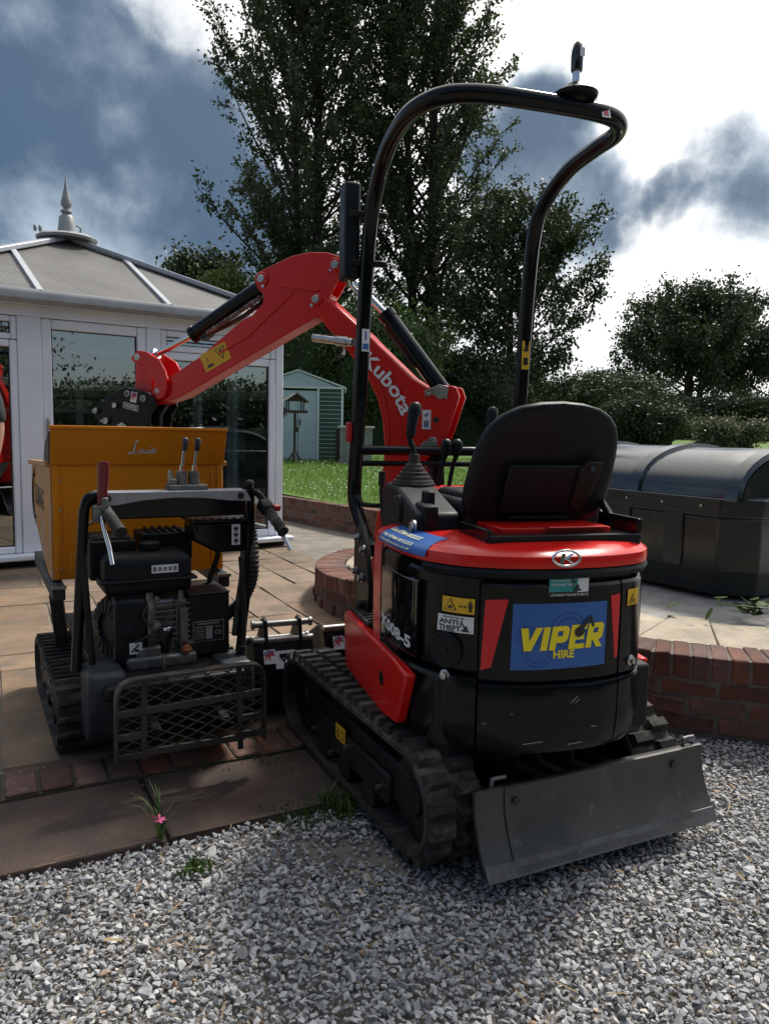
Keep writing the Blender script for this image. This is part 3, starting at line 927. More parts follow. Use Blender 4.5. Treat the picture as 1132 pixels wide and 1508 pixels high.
def lite(x0, x1, z0, z1, fr=.075, name='window', y=.0, handle=False, bars=False):
    """opening frame with its pane"""
    m = MB()
    for a in (x0 + fr / 2, x1 - fr / 2): m.box((a, y + .03, (z0 + z1) / 2), (fr, .066, z1 - z0))
    for c in (z0 + fr / 2, z1 - fr / 2): m.box(((x0 + x1) / 2, y + .031, c), (x1 - x0 - 2 * fr, .062, fr))
    f = m.build(name, M_upvc, cons, bevel=.012, segs=2)
    g = MB(); g.box(((x0 + x1) / 2, y + .035, (z0 + z1) / 2), (x1 - x0 - 2 * fr + .01, .012, z1 - z0 - 2 * fr + .01)); g.build('pane', M_glass, f)
    gk = MB()
    for a, w, c, h in (((x0 + fr + .004), .008, (z0 + z1) / 2, z1 - z0 - 2 * fr), ((x1 - fr - .004), .008, (z0 + z1) / 2, z1 - z0 - 2 * fr)): gk.box((a, y + .024, c), (w, .016, h))
    for c in (z0 + fr + .004, z1 - fr - .004): gk.box(((x0 + x1) / 2, y + .024, c), (x1 - x0 - 2 * fr - .018, .016, .008))
    gk.build('gasket', M_black, f)
    if bars:
        k = MB(); k.box(((x0 + x1) / 2, y + .026, (z0 + z1) / 2), (.014, .006, z1 - z0 - 2 * fr)); k.box(((x0 + x1) / 2, y + .0262, (z0 + z1) / 2), (x1 - x0 - 2 * fr, .005, .014)); k.build('lead_bar', M_black, f)
    if handle:
        k = MB(); k.box((x0 + .04, y - .008, 1.17), (.03, .016, .22)); k.bar((x0 + .04, y - .03, 1.20), (x0 + .15, y - .035, 1.195), .016, .016); k.cyl((x0 + .04, y - .002, 1.20), (x0 + .04, y - .035, 1.20), .01); k.build('handle', M_steel, f, bevel=.003)
    return f


lite(-1.29, -.085, 1.94, 2.135, .06, bars=True)
lite(-1.29, -.085, .112, 1.935, .075)
lite(-2.335, -1.425, .112, 2.135, .085, 'door', handle=True)
lite(-W + .085, -2.525, 1.94, 2.135, .05, bars=True)
lite(-W + .085, -2.525, .112, 1.935, .06)
# side and back glazing
for k, (y0, y1) in enumerate(((.1, 1.15), (1.15, 2.2), (2.2, 3.35))):
    for xs in (-.045, -W + .045):
        m = MB()
        for a in (y0 + .04, y1 - .04): m.box((xs, a, 1.13), (.07, .08, 2.04))
        m.box((xs, (y0 + y1) / 2, 2.19), (.075, y1 - y0, .09)); m.box((xs, (y0 + y1) / 2, 1.85), (.066, y1 - y0 - .16, .07)); m.box((xs, (y0 + y1) / 2, .14), (.066, y1 - y0 - .16, .07))
        f = m.build('side_window', M_upvc, cons, bevel=.008)
        g = MB(); g.box((xs, (y0 + y1) / 2, 1.17), (.01, y1 - y0 - .15, 1.95)); g.build('pane', M_glass, f)
m = MB()
for a in (-W + .04, -2.3, -1.2, -.04): m.box((a, DEP - .06, 1.13), (.09, .07, 2.04))
m.box((-W / 2, DEP - .06, 2.19), (W, .075, .09)); m.box((-W / 2, DEP - .06, 1.72), (W, .066, .07)); m.box((-W / 2, DEP - .06, 1.40), (W, .066, .05)); m.box((-W / 2, DEP - .03, .42), (W, .10, .64))
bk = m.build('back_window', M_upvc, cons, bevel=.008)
g = MB(); g.box((-W / 2, DEP - .05, 1.2), (W - .1, .01, 1.9)); g.build('pane', mat('painted_shade_pane', (.06, .072, .072), .08, col2=(.10, .115, .11), nscale=1.2), bk)  # opaque sheet, not glass; the dim room's shade is put into its colour
m = MB(); m.box((-1.9, DEP - .40, 1.55), (.19, .01, .10)); s = m.build('window_sign', M_upvc, cons)
vs, fs = text_geo('MAN', .055, .002, align='CENTER'); q = MB(Matrix.Translation((-1.9, DEP - .408, 1.555)) @ Matrix.Rotation(rad(90), 4, 'X')); q.add(vs, fs); q.build('lettering', M_black, s)
vs, fs = text_geo('CAVE', .05, .002, align='CENTER'); q = MB(Matrix.Translation((-1.9, DEP - .408, 1.512)) @ Matrix.Rotation(rad(90), 4, 'X')); q.add(vs, fs); q.build('lettering', M_black, s)
m = MB(); m.box((-1.9, DEP - .3, 1.62), (.02, .2, .02)); m.box((-2.4, 2.4, .42), (1.3, .5, .76)); m.box((-.9, 2.7, .40), (.9, .45, .72)); m.box((-2.4, 2.4, .83), (1.36, .56, .05)); m.build('added_sideboard', M_dark, cons, bevel=.01)  # dark cabinets added to darken the room behind the glass
# roof: hipped front, ribbed sheets between glazing bars
APX, APZ = W / 2, EH + .03 + .47 * (W / 2)
zr = lambda y: EH + .055 + .475 * (y + .05)


def roof_sheet(poly):
    """poly: (x,y) on the front slope"""
    nr = max(2, int((max(p[0] for p in poly) - min(p[0] for p in poly)) / .025))
    m = MB(); x0 = min(p[0] for p in poly); x1 = max(p[0] for p in poly)
    hip = lambda x: min(-x, W + x) if True else 0
    rows = [[], []]
    for i in range(nr * 2 + 1):
        x = x0 + (x1 - x0) * i / (nr * 2); bump = .0025 if i % 2 else 0
        yt = max(-.08, min(hip(x), W / 2)); rows[0].append((x, -.09, zr(-.09) + bump)); rows[1].append((x, yt, zr(yt) + bump))
    m.grid(rows)
    return m.build('roof_sheet', M_poly, cons)


XS = [-W, -W + .5, -2.355, -1.235, -.35, .0]
for a, b_ in zip(XS[:-1], XS[1:]): roof_sheet([(a + .012, 0), (b_ - .012, 0)])
m = MB()
m.grid([[(.09, -.09, zr(-.09)), (.09, DEP, zr(-.09))], [(-W / 2, W / 2, zr(W / 2)), (-W / 2, DEP, zr(W / 2))]]); m.build('roof_sheet', M_poly, cons)
m = MB(); m.grid([[(-W - .09, -.09, zr(-.09)), (-W - .09, DEP, zr(-.09))], [(-W / 2, W / 2, zr(W / 2)), (-W / 2, DEP, zr(W / 2))]], flip=True); m.build('roof_sheet', M_poly, cons)
m = MB(); m.prism([(-W, 0), (0, 0), (-W / 2, zr(W / 2) - 2.2)], .05, Matrix.Translation((0, DEP, 2.2)) @ Matrix.Rotation(rad(90), 4, 'X')); m.build('gable_panel', M_upvc, cons)
for x in (-2.355, -1.235):
    yt = min(-x, W + x); m = MB(); m.bar((x, -.12, zr(-.12) + .012), (x, yt, zr(yt) + .012), .055, .035); o = m.build('glazing_bar', M_capbar, cons, bevel=.006)
    e = MB(); e.lathe([(.0, .03), (.035, .025), (.045, 0), (.045, -.03), (0, -.03)], 12, Matrix.Translation((x, -.125, zr(-.12) + .005))); e.build('end_cap', M_gutter, o, smooth=40)
for sx in (0, -1):
    m = MB(); xa = .10 if sx == 0 else -W - .10
    m.bar((xa, -.10, zr(-.10) + .03), (-W / 2, W / 2, zr(W / 2) + .03), .11, .05); m.build('hip_cap', M_capbar, cons, bevel=.012)
m = MB(); m.bar((-W / 2, W / 2, zr(W / 2) + .03), (-W / 2, DEP, zr(W / 2) + .03), .11, .05); m.build('ridge_cap', M_capbar, cons, bevel=.012)
m = MB()
gp = [(-.12, .0), (-.12, .05), (-.09, .085), (0, .085), (0, -.02), (-.03, -.035), (-.08, -.03)]
rows = [[(x, -.075 + a[0] * .9, 2.265 + a[1]) for a in gp] for x in (-W - .2, .2)]; m.grid(rows, closed_u=True)
m.build('gutter', M_gutter, cons, smooth=50)
# finial
fin = MB(Matrix.Translation((-W / 2, W / 2 - .02, zr(W / 2) + .03)))
fin.lathe([(.30, -.045), (.31, -.02), (.27, .005), (.12, .03), (.10, .04), (.085, .10), (.075, .20), (.05, .225), (.035, .235), (.06, .255), (.055, .27), (.03, .285), (.03, .295), (.052, .32), (.056, .345), (.042, .40), (.02, .50), (.004, .62), (0, .63)], 20)
fo = fin.build('finial', M_gutter, cons, smooth=40)
m = MB(Matrix.Translation((-W / 2, W / 2, zr(W / 2) + .05)))
for s in (1,):
    m.tube(spline([(s * .09, 0, .03), (s * .14, 0, .05), (s * .145, 0, .10), (s * .10, 0, .12)], 5), .011, 8)
for a in (-.26, -.31): m.lathe([(.014, 0), (.02, .03), (.012, .06), (0, .075)], 8, Matrix.Translation((a, 0, 0)))
m.build('cresting', M_gutter, fo, smooth=50)

# ------------------------------------------------------------------ shed, bird table, bunker
M_shedblue = mat('shed_pale_blue', (.42, .51, .56), .5, col2=(.33, .41, .45), nscale=1.5, rvar=.1)
M_shedgreen = mat('shed_green', (.014, .062, .042), .5, col2=(.010, .045, .032), nscale=2)
M_shedtrim = mat('shed_trim', (.55, .60, .60), .5)
sx0, sy0 = -2.17, 19.0
shed = empty('metal_shed', (sx0, sy0, lawn_z(sx0, sy0) - .02), rad(3)); tag(shed, 'pale blue and green ribbed metal shed standing on the lawn', 'shed')
hw, eh, pk, dp = 1.08, 1.80, 2.18, 2.6
m = MB(); m.prism([(-hw, eh - .02), (hw, eh - .02), (0, pk)], .04, Matrix.Translation((0, 0, 0)) @ Matrix.Rotation(rad(90), 4, 'X')); m.build('gable', M_shedblue, shed)
for s in (-1, 1):
    m = MB()
    for i in range(17):
        z0 = .04 + i * .1035
        m.box((s * (.47 + (hw - .47) / 2), 0, z0 + .045), (hw - .47, .05, .09)); m.box((s * (.47 + (hw - .47) / 2), .012, z0 + .097), (hw - .47, .04, .014))
    m.build('front_panel', M_shedgreen, shed, bevel=.004, segs=1)
    m = MB()
    for i in range(17): m.box((s * (.47 + (hw - .47) / 2), -.026, .04 + i * .1035 + .088), (hw - .49, .006, .010))
    m.build('rib', M_shedtrim, shed)
    m = MB(); m.box((s * hw, 0, eh / 2), (.05, .07, eh)); m.build('corner_trim', M_shedtrim, shed)
    m = MB(); m.box((s * .49, -.012, .89), (.05, .07, 1.76)); m.build('door_post', M_shedtrim, shed)
    m = MB(); m.box((s * .233, -.015, .87), (.455, .03, 1.70)); d = m.build('door', M_shedblue, shed, bevel=.008)
    m = MB(); m.box((s * .05, -.04, .95), (.03, .03, .14)); m.build('handle', M_black, d)
    m = MB(); m.box((s * hw, dp / 2, eh / 2), (.04, dp, eh)); m.build('side_wall', M_shedgreen, shed)
    m = MB(); L_ = math.hypot(hw + .1, pk - eh); m.bar((s * (hw + .08) / 2, -.06, (eh + pk) / 2 + .02), (s * (hw + .08) / 2, dp, (eh + pk) / 2 + .02), L_, .035, (s * (pk - eh), 0, hw)); m.build('roof', M_shedtrim, shed)
m = MB(); m.box((0, -.02, eh + .0), (2 * hw, .06, .05)); m.build('lintel', M_shedtrim, shed)
m = MB(); m.box((0, dp, eh / 2), (2 * hw, .04, eh)); m.build('back_wall', M_shedgreen, shed)
# sun-face plaque on the shed door
pq = empty('wall_plaque', (0, 0, 0)); pq.parent = None
pq.location = (sx0 - .40, sy0 - .06, lawn_z(sx0, sy0) + 1.18); tag(pq, 'round iron sun plaque hanging on the shed door', 'plaque')
m = MB(Matrix.Rotation(rad(90), 4, 'X')); ring = [(.095 * math.cos(t), .095 * math.sin(t), 0) for t in np.linspace(0, 2 * math.pi, 17)[:-1]]; m.tube(ring, .012, 6, close=True)
for t in np.linspace(0, 2 * math.pi, 11)[:-1]: m.prism([(.10 * math.cos(t - .16), .10 * math.sin(t - .16)), (.175 * math.cos(t), .175 * math.sin(t)), (.10 * math.cos(t + .16), .10 * math.sin(t + .16))], .008)
m.box((0, 0, 0), (.12, .10, .01)); m.build('plaque_face', M_black, pq)

bt = empty('bird_table', (-2.06, 17.4, lawn_z(-2.06, 17.4)), rad(20)); tag(bt, 'dark wooden bird table on a post in front of the shed', 'bird table')
m = MB(); m.tube([(0, 0, .12), (0, 0, 1.14)], .032, 8); m.build('post', M_dark, bt)
for a in (0, math.pi / 2, math.pi, 1.5 * math.pi):
    m = MB(); m.bar((0, 0, .30), (.20 * math.cos(a), .20 * math.sin(a), .0), .035, .035); m.build('foot', M_dark, bt)
m = MB(); m.box((0, 0, 1.16), (.50, .36, .03))
for s in (-1, 1): m.box((s * .245, 0, 1.185), (.02, .36, .04)); m.box((0, s * .172, 1.185), (.47, .018, .04))
m.build('tray', M_dark, bt)
for a, b_ in ((-1, -1), (1, -1), (1, 1), (-1, 1)):
    m = MB(); m.box((a * .17, b_ * .12, 1.29), (.028, .028, .24)); m.build('upright', M_dark, bt)
for s in (-1, 1):
    m = MB(); m.bar((s * .135, -.20, 1.49), (s * .135, .20, 1.49), .35, .018, (s * .57, 0, .82)); m.build('roof', mat('weathered_felt', (.10, .085, .07), .9, col2=(.16, .14, .12), nscale=14), bt)
m = MB(); m.prism([(-.24, 1.41), (.24, 1.41), (0, 1.575)], .02, Matrix.Translation((0, .12, 0)) @ Matrix.Rotation(rad(90), 4, 'X')); m.prism([(-.24, 1.41), (.24, 1.41), (0, 1.575)], .02, Matrix.Translation((0, -.12, 0)) @ Matrix.Rotation(rad(90), 4, 'X')); m.build('gable', M_dark, bt)
m = MB(); m.box((.05, -.02, .78), (.06, .05, .12)); m.build('nest_box', M_dark, bt)

bk = empty('coal_bunker', (-.72, 18.3, lawn_z(-.7, 18.3)), rad(4)); tag(bk, 'low grey concrete bunker beside the shed', 'bunker')
m = MB(); m.box((0, 0, .42), (.75, .7, .84)); m.build('body', M_conc, bk, bevel=.01)
m = MB(); m.box((0, 0, .86), (.85, .8, .05)); m.build('lid', mat('pale_concrete', (.45, .45, .43), .9), bk, bevel=.008)
m = MB(); m.box((-.42, -.05, .40), (.12, .5, .80)); m.build('side_post', M_black, bk)

# ------------------------------------------------------------------ oil tank
M_tank = mat('tank_plastic', (.0045, .0105, .0125), .24, spec=.55, col2=(.008, .015, .017), nscale=4, rvar=.1, bump=.05, bscale=200)
TY = rad(33)
tk = empty('oil_tank', (1.85, 4.23, .36), TY); tag(tk, 'big dark green plastic oil tank with ribbed barrel top on the terrace', 'tank')
# local: y runs back along the barrel, x to the right; near left chamfered corner at origin
TWD, TL, CH, BH = 1.18, 2.1, .16, .545


def oct_(x0, x1, y0, y1, ch, z): return [(x0, y0 + ch, z), (x0 + ch, y0, z), (x1 - ch, y0, z), (x1, y0 + ch, z), (x1, y1 - ch, z), (x1 - ch, y1, z), (x0 + ch, y1, z), (x0, y1 - ch, z)]


m = MB(); rows = [oct_(.03, TWD - .03, -CH + .03, TL - .03, CH, 0.0), oct_(.01, TWD - .01, -CH + .01, TL - .01, CH, .12), oct_(0, TWD, -CH, TL, CH, .14), oct_(0, TWD, -CH, TL, CH, BH - .11), oct_(-.012, TWD + .012, -CH - .012, TL + .012, CH, BH - .10), oct_(-.012, TWD + .012, -CH - .012, TL + .012, CH, BH), oct_(.03, TWD - .03, -CH + .03, TL - .03, CH, BH + .005)]
m.grid(rows, closed_u=True, flip=False); m.add(rows[-1], [tuple(range(8))]); m.build('bund', M_tank, tk, bevel=.014, segs=3)
for y in (.28, .66, 1.05, 1.45):
    m = MB(); m.box((-.004, y, .30), (.02, .13, .33)); m.build('wall_rib', M_tank, tk, bevel=.008)
m = MB()
for y in (.10, .36, .62, .9, 1.2, 1.5): m.cyl((-.012, y, BH - .045), (-.022, y, BH - .045), .008, seg=8)
for x in (.25, .5, .8): m.cyl((x, -CH - .012, BH - .045), (x, -CH - .022, BH - .045), .008, seg=8)
m.build('rivet', M_steel, tk)


def arch(y, dr=0.0, n=18):
    out = []
    for i in range(n + 1):
        t = math.pi * i / n; x = TWD / 2 - (TWD / 2 - .025 + dr) * math.cos(t); z = BH - .01 + (.285 + dr) * math.sin(t) ** .85 if 0 < i < n else BH - .01
        out.append((x, y, z))
    return out


m = MB(); ys = [-CH + .075, -CH + .08, .0]
rows = [arch(-CH + .05, -.02)]
for a, b_ in ((.0, .62), (.72, 1.28), (1.38, 1.95)):
    rows += [arch(a - .02), arch(b_)]
m.grid(rows); m.add(rows[0], [tuple(range(len(rows[0]) - 1, -1, -1))]); m.add(rows[-1], [tuple(range(len(rows[-1])))]); M_tanktop = mat('tank_plastic_sheen', (.006, .012, .0145), .19, spec=.95, col2=(.010, .017, .019), nscale=3, rvar=.07, bump=.03, bscale=6)  # copy of the tank plastic, lighter and glossier to put in a sky sheen
m.build('barrel_top', M_tanktop, tk, smooth=35)
for y in (-.11, .55, 1.21, 1.88):
    m = MB(); rows = [arch(y, -.01), arch(y + .012, .020), arch(y + .088, .020), arch(y + .10, -.01)]; m.grid(rows); m.build('hoop', M_tanktop, tk, smooth=40)
m = MB(); m.lathe([(.19, 0), (.19, .05), (.16, .065), (0, .07)], 20, Matrix.Translation((TWD / 2 - .1, 1.60, BH + .265))); m.build('filler_lid', M_black, tk, smooth=40)

# ------------------------------------------------------------------ buckets on the patio
M_bucket = mat('bucket_black', (.006, .0075, .009), .42, spec=.22, col2=(.012, .014, .016), nscale=5, rvar=.14, bump=.06, bscale=60)
M_wear = mat('worn_steel', (.42, .42, .41), .35, 1.0, col2=(.25, .24, .23), nscale=20, rvar=.12)
M_white = mat('sticker_white', (.68, .70, .72), .45)
M_red_s = mat('sticker_red', (.50, .03, .035), .4)
M_blue_s = mat('sticker_blue', (.015, .075, .30), .4)
M_yel_s = mat('sticker_yellow', (.70, .40, .015), .42)


def sticker(parent, M, w, h, material, name='sticker', r=.004):
    q = MB(M); q.box((0, 0, 0), (w, h, .0016)); return q.build(name, material, parent)


def letters(parent, M, text, size, material, bold=.0, align='CENTER', shear=0, spacing=1.0, sx=1.0):
    vs, fs = text_geo(text, size, bold, shear, align, spacing)
    q = MB(M @ Matrix.Diagonal((sx, 1, 1, 1))); q.add(vs, fs); return q.build('lettering', material, parent)


def flag_sticker(parent, M, w, h):
    """small union flag panel"""
    s = sticker(parent, M, w, h, M_white)
    b_ = MB(M @ Matrix.Translation((0, h * .12, .0012)))
    for a in (-1, 1): b_.prism([(0, 0), (a * w * .40, h * .08), (a * w * .40, h * .26)], .0008); b_.prism([(0, 0), (a * w * .10, h * .33), (a * w * .30, h * .33)], .0008)
    b_.build('print', M_blue_s, s)
    b_ = MB(M @ Matrix.Translation((0, h * .12, .0020))); b_.box((0, 0, 0), (w * .9, h * .10, .0008)); b_.box((0, .0, .0004), (w * .12, h * .7, .0008))
    b_.bar((-w * .42, -h * .30, 0), (w * .42, h * .30, 0), .0008, h * .08, (0, 1, 0)); b_.build('print', M_red_s, s)
    return s


def make_bucket(name, label, loc, rz, width, ears=True, deep=.30):
    r = empty(name, loc, rz); tag(r, label, 'bucket', 'spare digger buckets on the patio')
    # side profile (y forward/back, z up): back plate towards the camera, mouth away
    prof = [(-.13, .34), (-.165, .27), (-.175, .17), (-.14, .07), (-.05, .012), (.10, .0), (.27, .03)]
    inn = [(p[0] + .010 * (1 if i < 4 else .2), p[1] + (.0 if i < 3 else .010)) for i, p in enumerate(prof)]
    m = MB(); rows = [[(x, p[0], p[1]) for p in prof + inn[::-1]] for x in (-width / 2, width / 2)]; m.grid(rows, closed_u=True); m.build('shell', M_bucket, r, smooth=30)
    side = prof + [(.24, .10), (.10, .27), (-.05, .345)]
    for s in (-1, 1):
        m = MB(); m.prism([(p[0], p[1]) for p in side], .014, Matrix.Translation((s * (width / 2 + .007), 0, 0)) @ Matrix(((0, 0, 1, 0), (1, 0, 0, 0), (0, 1, 0, 0), (0, 0, 0, 1)))); m.build('side_plate', M_bucket, r, bevel=.003)
    m = MB(); m.tube([(-width / 2 - .012, -.125, .345), (width / 2 + .012, -.125, .345)], .016, 12); m.build('lip_tube', M_wear, r, smooth=40)
    m = MB(); m.bar((-width / 2, .285, .03), (width / 2, .285, .03), .05, .014); m.build('cutting_edge', M_wear, r)
    if ears:
        for s in (-1, 1):
            m = MB(); m.prism([(-.19, .16), (-.155, .30), (-.12, .43), (-.085, .44), (-.06, .42), (.02, .33), (-.06, .27), (-.13, .16)], .016, Matrix.Translation((s * .075, 0, 0)) @ Matrix(((0, 0, 1, 0), (1, 0, 0, 0), (0, 1, 0, 0), (0, 0, 0, 1)))); m.build('ear', M_bucket, r, bevel=.003)
        for y, z, e in ((-.10, .41, .12), (-.02, .325, .13)):
            m = MB(); m.cyl((-e, y, z), (e, y, z), .0145, seg=14); m.cyl((-e - .012, y, z), (-e, y, z), .020, seg=14); m.cyl((e, y, z), (e + .012, y, z), .020, seg=14); m.build('pin', M_wear, r, smooth=40)
    F = Matrix.Rotation(rad(90), 4, 'X')
    flag_sticker(r, Matrix.Translation((-width / 2 + .05, -.166, .285)) @ Matrix.Rotation(rad(68), 4, 'X'), .05, .06)
    s = sticker(r, Matrix.Translation((.0 if ears else -width / 2 + .12, -.171, .27)) @ Matrix.Rotation(rad(72), 4, 'X'), .085, .075, M_white)
    q = MB(Matrix.Translation((.0 if ears else -width / 2 + .12, -.1735, .268)) @ Matrix.Rotation(rad(72), 4, 'X')); q.box((-.008, .018, 0), (.035, .02, .001)); q.prism([(-.02, .005), (.025, .008), (.01, -.03), (-.005, -.01)], .001); q.build('print', M_black, s)
    return r


# ------------------------------------------------------------------ person at the left edge
M_skin = mat('skin', (.42, .22, .15), .5, col2=(.36, .17, .12), nscale=14)
M_shirt = mat('dark_shirt', (.02, .021, .025), .9, bump=.2, bscale=60)
M_trou = mat('work_trousers', (.035, .037, .042), .9, bump=.2, bscale=60)
M_hair = mat('brown_hair', (.04, .025, .015), .7)


def skin_mesh(name, verts, edges, radii, material, parent, root=0, sub=2):
    me = bpy.data.meshes.new(name); me.from_pydata(verts, edges, []); me.materials.append(material)
    o = link(name, me, parent)
    o.modifiers.new('skin', 'SKIN'); 
    for i, r in enumerate(radii):
        sv = me.skin_vertices[0].data[i]; sv.radius = (r, r) if not isinstance(r, tuple) else r
        sv.use_root = (i == root)
    s = o.modifiers.new('sub', 'SUBSURF'); s.levels = sub; s.render_levels = sub
    for p in me.polygons: p.use_smooth = True
    return o


def ensure_skin(me):
    if not me.skin_vertices:
        bm = bmesh.new(); bm.from_mesh(me); bm.verts.layers.skin.verify(); bm.to_mesh(me); bm.free()


def skin_obj(name, verts, edges, radii, material, parent, root=0, sub=2):
    me = bpy.data.meshes.new(name); me.from_pydata(verts, edges, []); me.materials.append(material)
    ensure_skin(me)
    o = link(name, me, parent)
    for i, r in enumerate(radii):
        sv = me.skin_vertices[0].data[i]; sv.radius = (r, r) if not isinstance(r, tuple) else r
        sv.use_root = (i == root)
    md = o.modifiers.new('skin', 'SKIN'); md.use_smooth_shade = True
    s = o.modifiers.new('sub', 'SUBSURF'); s.levels = sub; s.render_levels = sub
    return o


ps = empty('person', (-2.742, 5.05, 0.0), rad(155)); tag(ps, 'person in a dark short sleeved top, bare arm hanging, at the left edge', 'person')
# local: +y is the way the person faces, x to the person's right... arm A is the one that shows
v = [(0, 0, .95), (0, 0, 1.12), (0, -.01, 1.32), (0, -.01, 1.46), (0, .0, 1.52), (0, .01, 1.60), (0, .02, 1.69), (0, .01, 1.77),
     (-.20, -.01, 1.43), (-.265, -.02, 1.20), (-.285, .03, 1.05), (-.287, .07, .955), (-.285, .085, .90), (.20, -.01, 1.43), (.26, -.02, 1.20), (.275, .03, 1.05), (.27, .07, .955), (.268, .085, .90),
     (-.10, 0, .90), (-.11, .02, .52), (-.11, -.01, .10), (.10, 0, .90), (.11, .02, .52), (.11, -.01, .10)]
e = [(0, 1), (1, 2), (2, 3), (3, 4), (4, 5), (5, 6), (6, 7), (3, 8), (8, 9), (9, 10), (10, 11), (11, 12), (3, 13), (13, 14), (14, 15), (15, 16), (16, 17), (0, 18), (18, 19), (19, 20), (0, 21), (21, 22), (22, 23)]
r = [.135, .125, .14, .09, .055, .08, .085, .06, .062, .046, .043, .031, .036, .062, .046, .043, .031, .036, .085, .058, .042, .085, .058, .042]
skin_obj('body', v, e, r, M_skin, ps)
# fingers and thumbs
fv = []; fe = []; fr = []
for sg, hx in ((-1, -.285), (1, .268)):
    for k in range(4):
        b0 = len(fv); yy = .060 + k * .019
        fv += [(hx, yy, .885), (hx - sg * .004, yy + .004, .835 + abs(k - 1.4) * .004), (hx - sg * .022, yy + .003, .808 + abs(k - 1.4) * .005), (hx - sg * .040, yy, .822)]
        fe += [(b0, b0 + 1), (b0 + 1, b0 + 2), (b0 + 2, b0 + 3)]; fr += [.011, .0105, .0095, .008]
    b0 = len(fv); fv += [(hx - sg * .01, .105, .915), (hx - sg * .03, .130, .88), (hx - sg * .035, .132, .845)]; fe += [(b0, b0 + 1), (b0 + 1, b0 + 2)]; fr += [.013, .0115, .009]
me_f = skin_obj('fingers', fv, fe, fr, M_skin, ps, 0, 1)
for i in range(len(fv)): me_f.data.skin_vertices[0].data[i].use_root = False
roots = set(); seen_ = set()
for i in range(len(fv)):
    if not any(i == b for a, b in fe): me_f.data.skin_vertices[0].data[i].use_root = True
v = [(0, 0, .93), (0, 0, 1.12), (0, -.01, 1.32), (0, -.01, 1.45), (-.20, -.01, 1.43), (-.262, -.02, 1.21), (.20, -.01, 1.43), (.258, -.02, 1.21)]
skin_obj('shirt', v, [(0, 1), (1, 2), (2, 3), (3, 4), (4, 5), (3, 6), (6, 7)], [.165, .15, .165, .105, .085, .068, .085, .068], M_shirt, ps)
v = [(0, 0, .97), (-.10, 0, .88), (-.115, .02, .52), (-.115, -.01, .07), (.10, 0, .88), (.115, .02, .52), (.115, -.01, .07)]
skin_obj('trousers', v, [(0, 1), (1, 2), (2, 3), (0, 4), (4, 5), (5, 6)], [.15, .108, .082, .075, .108, .082, .075], M_trou, ps)
for s in (-1, 1):
    m = MB(); m.grid([[(s * .115 + .05 * math.cos(t) * k, .05 + .135 * math.sin(t) * k, z) for t in np.linspace(0, 2 * math.pi, 15)[:-1]] for k, z in ((.97, .002), (1.0, .02), (.95, .06), (.6, .10), (.02, .11))], closed_u=True); m.build('shoe', M_dark, ps, smooth=60)
m = MB(); m.grid([[(.098 * math.sin(th) * math.cos(p), -.015 + .112 * math.sin(th) * math.sin(p), 1.715 + .115 * math.cos(th)) for p in np.linspace(0, 2 * math.pi, 17)[:-1]] for th in np.linspace(0.02, 1.75, 9)], closed_u=True, flip=True); m.build('hair', M_hair, ps, smooth=60)
m = MB()
for s in (-1, 1): m.lathe([(0, -.012), (.012, 0), (0, .012)], 8, Matrix.Translation((s * .032, .088, 1.68)))
m.build('eyes', M_black, ps)
m = MB(); m.prism([(0, .04), (-.014, 0), (.014, 0)], .03, Matrix.Translation((0, .105, 1.63))); m.box((0, .092, 1.60), (.045, .012, .008)); m.build('nose_and_mouth', M_skin, ps, bevel=.004)

# ------------------------------------------------------------------ small plants
M_weed = leaf_mat('weed_leaf', (.04, .09, .015), (.09, .15, .03), .3, 3)
M_pink = mat('pink_petal', (.55, .08, .22), .6)


def tuft(name, label, c, n, h, spread, cat='weed', group=None, w=.0035, material=None):
    x = rng.normal(0, spread, n); y = rng.normal(0, spread * .8, n); a = rng.uniform(0, 6.28, n); hh = h * rng.uniform(.45, 1.1, n)
    ln = rng.normal(0, .5, (n, 2)) * hh[:, None]
    V = []
    for i in range(n):
        dx, dy = math.cos(a[i]) * w, math.sin(a[i]) * w
        mx_, my_ = x[i] + ln[i, 0] * .35, y[i] + ln[i, 1] * .35
        V += [(x[i] - dx, y[i] - dy, -.01), (x[i] + dx, y[i] + dy, -.01), (mx_ + dx, my_ + dy, hh[i] * .65), (mx_ - dx, my_ - dy, hh[i] * .65), (x[i] + ln[i, 0], y[i] + ln[i, 1], hh[i] * .95)]
    Q = np.array([[5 * i, 5 * i + 1, 5 * i + 2] for i in range(n)] + [[5 * i, 5 * i + 2, 5 * i + 3] for i in range(n)] + [[5 * i + 3, 5 * i + 2, 5 * i + 4] for i in range(n)])
    o = np_mesh(name, np.array(V), Q, material or M_weed); o.location = c
    return tag(o, label, cat, group, 'stuff')


